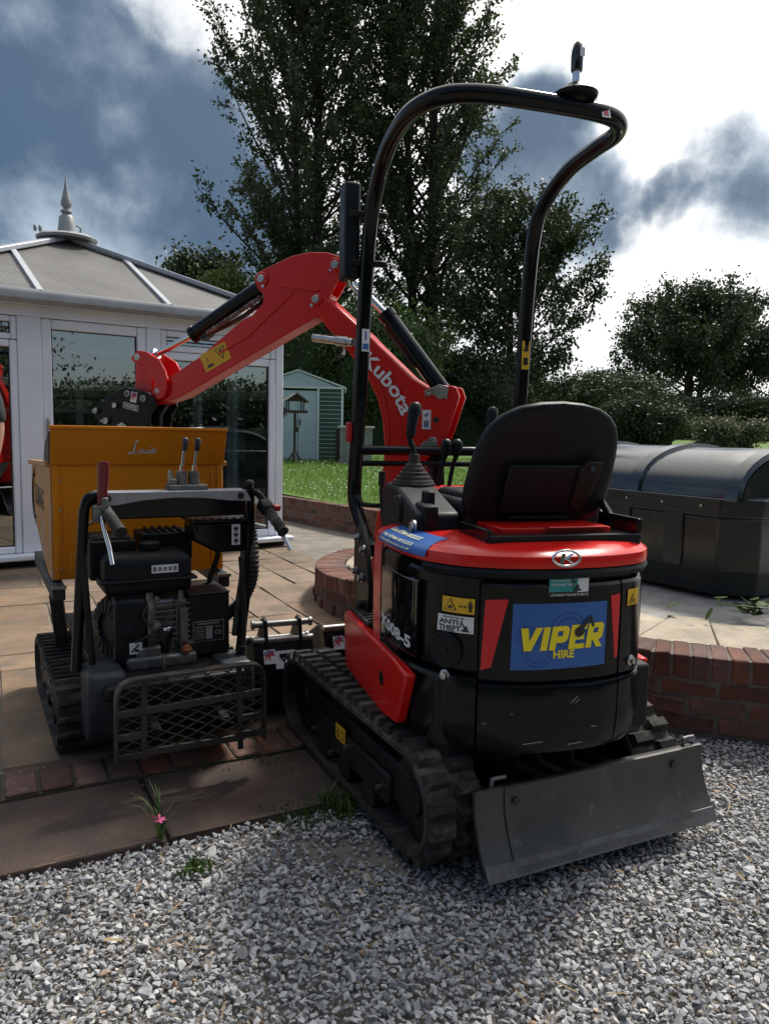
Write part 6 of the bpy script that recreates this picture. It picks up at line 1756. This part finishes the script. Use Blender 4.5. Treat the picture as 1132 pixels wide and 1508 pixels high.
DR, DL = .118, .72
for sd in (-1, 1):
    xc = sd * .29; wid = .18; yc = .03
    def stad(s):
        P = 2 * DL + 2 * math.pi * DR; s = s % P
        if s < DL: return (-DL / 2 + s, 2 * DR, 0.0)
        s -= DL
        if s < math.pi * DR: t = s / DR; return (DL / 2 + DR * math.sin(t), DR + DR * math.cos(t), -t)
        s -= math.pi * DR
        if s < DL: return (DL / 2 - s, 0.0, -math.pi)
        t = (s - DL) / DR; return (-DL / 2 - DR * math.sin(t), DR - DR * math.cos(t), -math.pi - t)
    P = 2 * DL + 2 * math.pi * DR; rows = []
    for i in range(64):
        y, z, a = stad(P * i / 64); ny, nz = -math.sin(a), math.cos(a)
        rows.append([(xc + dx, yc + y + ny * o, .018 + z + nz * o) for dx, o in ((-wid / 2, -.012), (-wid / 2, .006), (wid / 2, .006), (wid / 2, -.012))])
    rows.append(rows[0]); q = MB(); q.grid(rows, closed_u=True); tr = dp(q, 'crawler_track', M_rubber, smooth=40)
    if sd < 0:
        q = MB(); w, l, h = .174, .026, .016; q.add([(-w / 2, -l / 2, 0), (w / 2, -l / 2, 0), (w / 2, l / 2, 0), (-w / 2, l / 2, 0), (-w / 2 + .004, -l * .3, h), (w / 2 - .004, -l * .3, h), (w / 2 - .004, l * .3, h), (-w / 2 + .004, l * .3, h)], [(4, 5, 6, 7), (0, 1, 5, 4), (1, 2, 6, 5), (2, 3, 7, 6), (3, 0, 4, 7)])
        t_ = q.build('tread_lug', M_rubber); lug2 = t_.data; bpy.data.objects.remove(t_)
    for i in range(40):
        y, z, a = stad(P * i / 40); ny, nz = -math.sin(a), math.cos(a); link('tread_lug', lug2, tr, (xc, yc + y + ny * .005, .018 + z + nz * .005), (a, 0, 0))
    q = MB(); q.box((xc + sd * .055, yc, .14), (.03, DL * 1.05, .13)); q.box((xc, yc, .15), (.10, DL * .95, .08)); dp(q, 'track_frame', M_frame, bevel=.01)
    for y in (-DL / 2, -.12, .12, DL / 2):
        rr = .10 if abs(y) > .2 else .05; q = MB(); q.cyl((xc - .07, yc + y, .018 + (DR if abs(y) > .2 else .052)), (xc + .07, yc + y, .018 + (DR if abs(y) > .2 else .052)), rr, seg=20); dp(q, 'track_wheel', M_frame, smooth=35)
    q = MB()
    for y, z in ((-.25, .16), (.0, .11), (.2, .16), (-.1, .19)): q.cyl((xc + sd * .07, yc + y, z), (xc + sd * .082, yc + y, z), .009, seg=6)
    dp(q, 'bolt', M_steel)
# chassis
q = MB(); q.box((0, -.12, .32), (.50, 1.2, .05)); q.box((0, .1, .24), (.36, .8, .14)); dp(q, 'chassis', M_frame, bevel=.01)
for s in (-1, 1):
    q = MB(); q.bar((s * .335, -.17, .575), (s * .335, .62, .60), .05, .06); q.bar((s * .335, -.05, .56), (s * .30, .1, .30), .05, .05); dp(q, 'skip_rail', M_slate, bevel=.006)
    q = MB(); q.box((s * .335, -.173, .60), (.056, .012, .012)); dp(q, 'rail_end', M_wear)
# skip
T = .012
def yz(x): return Matrix.Translation((x, 0, 0)) @ Matrix(((0, 0, 1, 0), (1, 0, 0, 0), (0, 1, 0, 0), (0, 0, 0, 1)))
side = [(-.10, .615), (-.10, 1.082), (.74, 1.05), (.78, .98), (.76, .84), (.33, .68), (.05, .615)]
q = MB(); q.box((0, -.10, .85), (.684, T, .465)); back = dp(q, 'skip_back', M_yel, bevel=.003)
q = MB(); q.bar((0, -.107, 1.082), (0, -.152, 1.226), T, .70, (1, 0, 0)); dp(q, 'skip_flare', M_yel, bevel=.003)
q = MB(); q.box((0, -.1535, 1.232), (.71, .020, .014)); dp(q, 'flare_lip', M_yel, bevel=.003)
for s in (-1, 1):
    q = MB(yz(s * .345)); q.prism(side, T); sw = dp(q, 'skip_side', M_yelold, bevel=.003)
    q = MB(); q.bar((s * .353, -.10, 1.085), (s * .353, .74, 1.055), .030, .022); q.build('rim', M_yelold, sw, bevel=.003)
    q = MB(); q.box((s * .333, -.1085, .85), (.022, .008, .46)); q.build('edge_strip', M_yel, sw, bevel=.002)
    pts_ = [(-.095, 1.08)] + [(-.14 + .16 * (1 - math.cos(t)) * .9 + .0, 1.08 + .145 * math.sin(t)) for t in np.linspace(math.pi / 2, math.pi * .98, 9)] if False else [(-.10, 1.085), (-.148, 1.215), (-.06, 1.195), (.02, 1.165), (.07, 1.12), (.085, 1.085)]
    q = MB(yz(s * .352)); q.prism(pts_, .008); dp(q, 'flare_wing', M_dgrey, bevel=.002)
for x in (-.3, .3):
    q = MB(); q.box((x, -.108, .85), (.010, .006, .40)); q.build('weld_seam', M_yel, back, bevel=.002)
q = MB()
for z in (.66, .78, .90, 1.02):
    for s in (-1, 1): q.cyl((s * .318, -.106, z), (s * .318, -.112, z), .006, seg=8)
q.build('rivet', M_yelold, back)
q = MB(); rows = [[(-.339, y, z), (.339, y, z)] for y, z in ((-.095, .622), (.05, .622), (.33, .688), (.755, .846), (.775, .98))]; q.grid(rows); q.grid([[(a[0], a[1], a[2] + .01) for a in r] for r in rows], flip=True); dp(q, 'skip_floor', M_yelold)
q = MB(); q.grid([[(-.33, -.09, .80), (.33, -.09, .80)], [(-.33, .3, .86), (.33, .3, .86)], [(-.33, .74, .93), (.33, .74, .93)]]); dp(q, 'soil_load', mat('soil', (.06, .045, .03), .95, col2=(.03, .022, .016), nscale=9, bump=1, bscale=20))
# name in script on the flare, made of brush strokes
FLM = Matrix.Translation((.012, -.1350, 1.148)) @ Matrix.Rotation(rad(107.4), 4, 'X')
def script(strokes, r):
    q = MB(FLM)
    for st in strokes:
        p = spline([(a, b, 0) for a, b in st], 5); n_ = len(p); rows = []
        for i, a in enumerate(p):
            d = (p[min(i + 1, n_ - 1)] - p[max(i - 1, 0)]).normalized(); w = r * (.55 + .75 * abs(d.y)) * (.45 + .55 * math.sin(math.pi * min(1, max(0, (i + 1) / (n_ + 1)))) )
            rows.append([(a.x + d.y * w, a.y - d.x * w, .0), (a.x - d.y * w, a.y + d.x * w, .0)])
        q.grid(rows)
    return q
LOU = [[(-.028, .030), (-.032, .038), (-.038, .030), (-.042, .010), (-.046, -.010), (-.056, -.022), (-.066, -.020), (-.058, -.014), (-.044, -.018), (-.030, -.020), (-.020, -.014)],
       [(-.016, -.002), (-.024, -.010), (-.020, -.018), (-.011, -.014), (-.010, -.004), (-.017, -.001), (-.008, -.006)],
       [(-.008, -.004), (-.006, -.014), (-.001, -.018), (.006, -.012), (.009, -.003), (.007, -.014), (.012, -.018), (.017, -.012)],
       [(.021, -.003), (.018, -.014), (.021, -.018), (.028, -.012)], [(.030, -.010), (.038, -.006), (.040, .0), (.034, .0), (.030, -.010), (.034, -.018), (.044, -.013), (.050, -.006)], [(.0235, .008), (.0245, .0105), (.0260, .012)]]
script(LOU, .0030).build('lettering', mat('print_silver_grey', (.55, .53, .50), .5), dm)
# maker's name on the left side of the skip
LM = Matrix.Translation((-.3522, .38, .90)) @ Matrix.Rotation(rad(-90), 4, 'Z') @ Matrix.Rotation(rad(90), 4, 'X')
letters(dm, LM @ Matrix.Translation((0, -.03, 0)), 'LUMAG', .13, M_black, .003)
q = MB(LM @ Matrix.Translation((-.20, .0, .0))); 
for k in range(9):
    t = math.pi * .5 + k * math.pi / 8; q.prism([(.11 * math.cos(t - .10), .11 * math.sin(t - .10)), (.14 * math.cos(t - .06), .14 * math.sin(t - .06)), (.14 * math.cos(t + .06), .14 * math.sin(t + .06)), (.11 * math.cos(t + .10), .11 * math.sin(t + .10))], .001)
q.tube([(.10 * math.cos(t), .10 * math.sin(t), 0) for t in np.linspace(math.pi * .5, math.pi * 1.5, 14)], .008, 6); q.build('emblem', M_black, dm)
sticker(dm, LM @ Matrix.Translation((-.33, .05, 0)), .05, .12, M_grey)
# --- handle frame
q = MB(); q.tube(spline([(-.315, -.48, .35), (-.300, -.49, .60), (-.285, -.50, .86), (-.278, -.505, .945), (-.262, -.51, .985), (-.235, -.51, .99)], 6), .019, 12); dp(q, 'handle_post', M_shell, smooth=50)
q = MB(); q.tube([(-.26, -.52, .34), (-.275, -.51, .55), (-.288, -.505, .78)], .013, 10); dp(q, 'brace', M_frame, smooth=50)
q = MB(); q.tube(spline([(.285, -.53, .36), (.325, -.50, .60), (.345, -.48, .80), (.35, -.47, .94), (.345, -.475, 1.01), (.335, -.50, 1.025), (.32, -.50, .99)], 6), .017, 12); dp(q, 'handle_post', M_shell, smooth=50)
q = MB(); q.box((.04, -.49, .945), (.56, .04, .085)); dp(q, 'cross_plate', M_shell, bevel=.006)
q = MB(Matrix.Translation((0, -.5135, 0)) @ Matrix.Rotation(rad(90), 4, 'X')); q.prism([(-.232, 1.002), (.318, 1.002), (.338, .958), (.25, .962), (.15, .974), (.04, .978), (-.08, .970), (-.17, .955), (-.232, .952)], .006); cpl = dp(q, 'cover_plate', M_grey, bevel=.002)
q = MB()
for x in (-.20, .295): q.cyl((x, -.5165, .980), (x, -.5185, .980), .013, seg=16)
q.build('slot', M_black, cpl)
q = MB(); q.box((.04, -.47, .998), (.56, .085, .010)); dp(q, 'top_plate', M_grey, bevel=.002)
# grips
q = MB(); q.tube([(-.245, -.50, .96), (-.215, -.55, .945), (-.190, -.69, .885)], .0135, 10); dp(q, 'handlebar', M_frame, smooth=50)
q = MB(); pts_ = [Vector((-.213, -.56, .940)).lerp(Vector((-.188, -.70, .880)), t) for t in np.linspace(0, 1, 15)]; q.tube(pts_, [.019 if i % 2 else .0215 for i in range(14)] + [.022], 14); dp(q, 'grip', M_rubber, smooth=30)
q = MB(); q.tube(spline([(-.228, -.545, .955), (-.224, -.55, 1.0), (-.220, -.555, 1.06), (-.219, -.558, 1.108), (-.219, -.558, 1.116)], 4), [.012, .014, .015, .016, .018, .018, .019, .0195, .020, .0205, .021, .021, .0215, .0215, .021, .018, .010][:17], 12); dp(q, 'clutch_lever', mat('dark_red_grip', (.16, .012, .018), .4), smooth=60)
q = MB(); q.box((-.219, -.576, .965), (.022, .010, .05)); q.box((-.236, -.545, .93), (.04, .05, .06)); dp(q, 'lever_clamp', M_alu, bevel=.004)
q = MB(); q.tube(spline([(-.230, -.56, .925), (-.226, -.60, .875), (-.217, -.64, .82), (-.212, -.67, .765)], 5), .0085, 10); dp(q, 'brake_lever', M_chrome, smooth=60)
q = MB(); q.tube(spline([(.345, -.48, .99), (.37, -.50, .985), (.395, -.53, .94), (.412, -.64, .862)], 5), .014, 10); dp(q, 'handlebar', M_shell, smooth=50)
q = MB(); pts_ = [Vector((.397, -.555, .920)).lerp(Vector((.414, -.665, .850)), t) for t in np.linspace(0, 1, 13)]; q.tube(pts_, [.020 if i % 3 else .0225 for i in range(12)] + [.023], 14); dp(q, 'grip', M_rubber, smooth=30)
q = MB(); q.box((.39, -.535, .935), (.05, .06, .045), rx=.5, rz=.1); dp(q, 'throttle_housing', M_matte, bevel=.008)
q = MB(); q.box((.428, -.55, .932), (.034, .022, .024), rz=.3, rx=.5); dp(q, 'stop_button', mat('red_button', (.42, .01, .03), .4), bevel=.004)
q = MB(); q.tube([(.42, -.60, .855), (.437, -.63, .815), (.450, -.655, .775)], .0095, 10); dp(q, 'brake_lever', M_chrome, smooth=60)
# hydraulic valve with two levers
q = MB(); q.box((.10, -.45, 1.012), (.15, .07, .022)); q.box((.045, -.45, 1.03), (.03, .05, .03)); dp(q, 'valve_block', M_alu, bevel=.004)
for x in (.080, .128):
    q = MB(); q.cyl((x, -.45, 1.015), (x, -.45, 1.068), .021, seg=18); q.cyl((x, -.45, 1.068), (x, -.45, 1.074), .018, seg=18); v_ = dp(q, 'valve_spool', M_alu, smooth=35)
    q = MB(); q.cyl((x + .004, -.45, 1.07), (x + .004, -.45, 1.095), .010, seg=8); q.tube([(x + .004, -.45, 1.09), (x + .010, -.45, 1.14), (x + .017, -.448, 1.165)], .006, 10); q.build('lever', M_chrome, v_, smooth=40)
    q = MB(); q.tube([(x + .013, -.449, 1.15), (x + .016, -.448, 1.165), (x + .019, -.447, 1.195), (x + .020, -.447, 1.202)], [.009, .0105, .0125, .006], 12); q.build('knob', M_black, v_, smooth=50)
q = MB(); q.cyl((.036, -.46, 1.03), (.036, -.46, 1.065), .012, seg=6); q.cyl((.036, -.46, 1.065), (.036, -.46, 1.078), .009, seg=12); dp(q, 'fitting', M_steel)
# hydraulic tank under the bar, hoses
q = MB(); q.prism([(.125, .872), (.345, .872), (.345, .752), (.215, .752), (.125, .80)], .17, Matrix.Translation((0, -.39, 0)) @ Matrix.Rotation(rad(90), 4, 'X')); ht = dp(q, 'oil_reservoir', M_shell, bevel=.010)
q = MB(); q.box((.235, -.39, .880), (.24, .19, .014))
for x in np.linspace(.13, .34, 8): q.cyl((x, -.478, .887), (x, -.478, .893), .0055, seg=6)
q.build('reservoir_lid', M_frame, ht, bevel=.003)
s = sticker(ht, Matrix.Translation((.288, -.4768, .822)) @ Matrix.Rotation(rad(90), 4, 'X'), .034, .082, M_white)
q = MB(Matrix.Translation((.288, -.4782, .822)) @ Matrix.Rotation(rad(90), 4, 'X'))
for yy in (.024, 0, -.024): q.box((0, yy, 0), (.018, .012, .001)); q.box((0, yy - .01, 0), (.010, .004, .001))
q.build('print', M_black, s)
q = MB(); pts_ = spline([(.352, -.44, .90), (.356, -.47, .80), (.35, -.50, .66), (.315, -.47, .55), (.27, -.40, .48)], 16); q.tube(pts_, [.020 if i % 2 else .0255 for i in range(len(pts_))], 12); dp(q, 'corrugated_conduit', M_rubber, smooth=25)
q = MB()
q.tube(spline([(.255, -.36, .755), (.25, -.34, .70), (.225, -.33, .62), (.23, -.33, .58)], 5), .012, 8); dp(q, 'hose', M_rubber, smooth=50)
q = MB(); q.tube(spline([(.325, -.46, .76), (.31, -.49, .66), (.29, -.50, .55), (.275, -.50, .42)], 5), .013, 8); dp(q, 'hose', M_rubber, smooth=50)
q = MB(); q.tube(spline([(.15, -.30, .90), (.02, -.28, .93), (-.15, -.33, .91), (-.29, -.42, .86)], 6), .007, 8); dp(q, 'hose', M_rubber, smooth=50)
q = MB(); q.tube(spline([(-.05, -.52, .60), (-.09, -.56, .55), (-.06, -.57, .49), (-.12, -.56, .45)], 6), .004, 6); dp(q, 'fuel_line', M_rubber, smooth=50)
q = MB(); q.tube(spline([(.02, -.55, .55), (-.03, -.57, .50), (-.02, -.56, .45)], 6), .003, 6); dp(q, 'fuel_line', M_rubber, smooth=50)
q = MB(); q.tube([(.282, -.555, .34), (.30, -.54, .44), (.302, -.53, .60), (.292, -.525, .74)], .0105, 10); q.cyl((.280, -.556, .33), (.285, -.553, .39), .017, seg=10); dp(q, 'control_rod', M_frame, smooth=50)
# --- engine
q = MB(); q.box((-.055, -.40, .69), (.325, .235, .155)); ft = dp(q, 'fuel_tank', M_matte, bevel=.035, segs=4)
q = MB(); q.box((-.055, -.40, .672), (.352, .262, .012)); q.build('tank_flange', M_matte, ft, bevel=.005)
q = MB(); q.lathe([(.040, 0), (.043, .012), (.040, .030), (.034, .034), (0, .036)], 22, Matrix.Translation((-.03, -.40, .766))); q.build('fuel_cap', M_matte, ft, smooth=40)
s = sticker(ft, Matrix.Translation((.0, -.5185, .712)) @ Matrix.Rotation(rad(90), 4, 'X'), .098, .030, M_white)
q = MB(Matrix.Translation((.0, -.5200, .712)) @ Matrix.Rotation(rad(90), 4, 'X'))
for k in range(5): q.box((-.038 + k * .019, 0, 0), (.013 if k in (0, 4) else .012, .018 if k in (0, 4) else .014, .001))
q.build('print', mat('print_grey', (.16, .16, .17), .6), s)
q = MB(); q.box((-.165, -.30, .735), (.17, .20, .15)); q.box((-.165, -.30, .815), (.14, .17, .02)); dp(q, 'air_filter', M_matte, bevel=.018, segs=3)
q = MB(); q.box((.055, -.24, .765), (.20, .17, .11))
for k in range(5): q.box((-.005 + k * .03, -.24, .826), (.014, .15, .012))
dp(q, 'exhaust_guard', M_matte, bevel=.012)
q = MB(Matrix.Translation((-.175, -.43, .485)) @ Matrix.Rotation(rad(-90), 4, 'Y') @ Matrix.Rotation(rad(18), 4, 'X')); q.lathe([(.125, -.05), (.125, .0), (.11, .022), (.06, .03), (.058, .018), (0, .018)], 28)
rc = dp(q, 'recoil_starter', M_matte, smooth=40)
q = MB(Matrix.Translation((-.175, -.43, .485)) @ Matrix.Rotation(rad(-90), 4, 'Y') @ Matrix.Rotation(rad(18), 4, 'X'))
for k in range(18):
    t = 2 * math.pi * k / 18; q.bar((.062 * math.cos(t), .062 * math.sin(t), .030), (.112 * math.cos(t), .112 * math.sin(t), .022), .006, .006)
q.build('cooling_fin', M_frame, rc)
q = MB(); q.box((-.125, -.44, .48), (.12, .20, .26)); q.box((-.10, -.40, .60), (.16, .2, .06)); dp(q, 'fan_shroud', M_matte, bevel=.02, segs=3)
q = MB(); q.box((.0, -.40, .48), (.18, .20, .22)); q.box((.06, -.47, .50), (.05, .09, .18)); q.box((-.02, -.46, .365), (.26, .20, .05)); q.box((-.05, -.52, .40), (.13, .05, .05)); dp(q, 'engine_block', M_alu, bevel=.012, segs=2)
q = MB()
for k in range(7): q.box((.028, -.40, .44 + k * .022), (.13, .24, .006))
q.cyl((-.055, -.53, .47), (-.055, -.53, .60), .018, seg=12); q.cyl((-.062, -.53, .60), (-.062, -.53, .625), .014, seg=6); q.cyl((-.035, -.53, .59), (-.035, -.53, .61), .011, seg=6); q.cyl((.055, -.53, .59), (.055, -.53, .625), .011, seg=6); q.box((.062, -.535, .475), (.028, .03, .17)); q.box((.072, -.54, .425), (.05, .02, .015)); q.lathe([(.018, -.02), (.022, 0), (.016, .03), (0, .035)], 12, Matrix.Translation((-.045, -.55, .505)) @ Matrix.Rotation(rad(90), 4, 'X')); dp(q, 'carburettor', M_alu, smooth=35)
q = MB(); q.cyl((.068, -.55, .405), (.068, -.575, .405), .018, seg=8); q.box((.068, -.577, .405), (.030, .01, .010)); dp(q, 'oil_plug', mat('orange_plug', (.32, .10, .03), .5), bevel=.003)
q = MB(); q.box((.170, -.38, .475), (.165, .25, .24)); q.box((.170, -.38, .60), (.17, .26, .012)); gb = dp(q, 'gear_cover', M_frame, bevel=.010)
s = sticker(gb, Matrix.Translation((.168, -.5065, .452)) @ Matrix.Rotation(rad(90), 4, 'X'), .122, .082, M_grey, 'rating_plate')
q = MB(Matrix.Translation((.168, -.5078, .452)) @ Matrix.Rotation(rad(90), 4, 'X')); q.box((0, 0, 0), (.116, .076, .001)); q.build('print', M_black, s)
q = MB(Matrix.Translation((.168, -.5088, .452)) @ Matrix.Rotation(rad(90), 4, 'X')); q.box((.002, -.006, 0), (.026, .052, .001)); q.box((0, .030, 0), (.085, .005, .001))
for k in range(6): q.box((-.035, .018 - k * .009, 0), (.034, .0028, .001))
q.box((.038, .014, 0), (.026, .003, .001)); q.build('print', M_grey, s)
letters(s, Matrix.Translation((.2055, -.5090, .437)) @ Matrix.Rotation(rad(90), 4, 'X'), 'CE', .022, M_grey, .0005)
sk_ = sticker(dm, Matrix.Translation((-.115, -.5425, .425)) @ Matrix.Rotation(rad(90), 4, 'X'), .045, .042, M_white)
q = MB(Matrix.Translation((-.115, -.5441, .425)) @ Matrix.Rotation(rad(90), 4, 'X')); q.bar((-.015, -.012, 0), (.012, .014, 0), .001, .006, (0, 1, 0)); q.box((.004, -.008, 0), (.014, .010, .001)); q.build('print', M_black, sk_)
# gear knob
q = MB(); q.tube([(-.026, -.60, .345), (-.024, -.61, .43)], .007, 10); kb = dp(q, 'gear_lever', M_steel, smooth=40)
q = MB(); q.tube([(-.024, -.61, .415), (-.023, -.612, .44), (-.021, -.613, .49), (-.020, -.614, .505), (-.020, -.614, .508)], [.014, .019, .027, .024, .012], 16); q.build('knob', M_shell, kb, smooth=60)
q = MB(Matrix.Translation((-.021, -.632, .5065)) @ Matrix.Rotation(rad(50), 4, 'X')); q.box((0, .006, 0), (.026, .003, .002)); q.box((0, -.003, 0), (.018, .003, .002)); q.bar((-.012, -.002, 0), (.012, .012, 0), .002, .003, (0, 1, 0)); q.build('print', M_white, kb)
# rear plates behind the mesh
q = MB(yz(-.235)); q.prism([(-.46, .375), (-.66, .385), (-.675, .36), (-.67, .20), (-.64, .13), (-.56, .10), (-.46, .12)], .13); dp(q, 'fender', M_slate, bevel=.020, segs=3)
q = MB(yz(.24)); q.prism([(-.46, .355), (-.64, .355), (-.66, .33), (-.655, .20), (-.62, .14), (-.46, .12)], .12); dp(q, 'fender', M_slate, bevel=.020, segs=3)
q = MB(); q.box((0, -.60, .235), (.36, .10, .18)); dp(q, 'rear_housing', M_frame, bevel=.015)
q = MB()
for x in (-.03, .11): q.cyl((x, -.655, .335), (x + .012, -.685, .345), .013, seg=10)
dp(q, 'rod_cap', M_white, smooth=40)
# --- mesh step
GY = -.83
q = MB()
fr_ = spline([(-.238, GY, .115), (-.238, GY, .22), (-.236, GY, .335), (-.226, GY, .375), (-.195, GY, .398), (-.10, GY, .402), (.10, GY, .404), (.22, GY, .402), (.258, GY, .392), (.275, GY, .36), (.278, GY, .25), (.278, GY, .115)], 5)
for a, b2 in zip(fr_[:-1], fr_[1:]): q.bar(a, b2, .036, .007, (0, -1, 0)) if False else None
rows = []
for i, a in enumerate(fr_):
    d = (fr_[min(i + 1, len(fr_) - 1)] - fr_[max(i - 1, 0)]).normalized(); nrm = Vector((d.z, 0, -d.x))
    rows.append([tuple(a + nrm * o + Vector((0, yy, 0))) for o, yy in ((-.004, -.018), (.004, -.018), (.004, .020), (-.004, .020))])
q.grid(rows, closed_u=True); M_step = mat('worn_black_steel', (.022, .020, .018), .5, col2=(.075, .062, .050), nscale=9, rvar=.12, contrast=(.4, .7))
gf = dp(q, 'step_frame', M_step, bevel=.0, smooth=30)
for (x0, z0, x1, z1) in ((-.148, .115, -.142, .398), (.192, .09, .186, .40), (-.236, .285, .278, .292), (-.236, .135, -.148, .135), (-.148, .14, .19, .135), (.19, .145, .278, .140), (-.236, .205, -.148, .205), (.19, .205, .278, .205)):
    q = MB(); dv = Vector((x1 - x0, 0, z1 - z0)).normalized(); q.bar((x0, GY + .004, z0), (x1, GY + .004, z1), .010 if abs(dv.z) > .5 else .014, .020 if abs(dv.z) > .5 else .024, (1, 0, 0) if abs(dv.z) > .5 else (0, 0, 1)); dp(q, 'step_bar', M_step, bevel=.002)
q = MB()
sx_, sz_ = .072, .036; x0, x1, z0, z1 = -.232, .272, .125, .392
def clip(ax, az, bx, bz):
    t0, t1 = 0.0, 1.0
    for p_, q_ in ((-(bx - ax), ax - x0), (bx - ax, x1 - ax), (-(bz - az), az - z0), (bz - az, z1 - az)):
        if abs(p_) < 1e-9:
            if q_ < 0: return None
            continue
        r_ = q_ / p_
        if p_ < 0: t0 = max(t0, r_)
        else: t1 = min(t1, r_)
    if t0 >= t1: return None
    return (ax + (bx - ax) * t0, az + (bz - az) * t0, ax + (bx - ax) * t1, az + (bz - az) * t1)
for k in range(-14, 30):
    for sg in (-1, 1):
        ax = x0 + k * sx_; c = clip(ax, z0 if sg > 0 else z1, ax + sx_ * 9, (z0 if sg > 0 else z1) + sg * sz_ * 9)
        if c and math.hypot(c[2] - c[0], c[3] - c[1]) > .02: q.bar((c[0], GY + (.001 if sg > 0 else -.001), c[1]), (c[2], GY + (.001 if sg > 0 else -.001), c[3]), .0034, .0034)
dp(q, 'mesh', M_step)
for x in (-.10, .14):
    q = MB(); q.bar((x, GY + .01, .20), (x, -.60, .22), .03, .03); dp(q, 'step_arm', M_frame, bevel=.004)

# spare buckets on the ground between the machines
make_bucket('digging_bucket', 'narrow black digger bucket with pin ears by the mesh step', (-.47, 3.33, .0), rad(22), .235)
make_bucket('digging_bucket', 'wider black digger bucket without ears beside the narrow one', (-.125, 3.60, .0), rad(24), .40, ears=False)
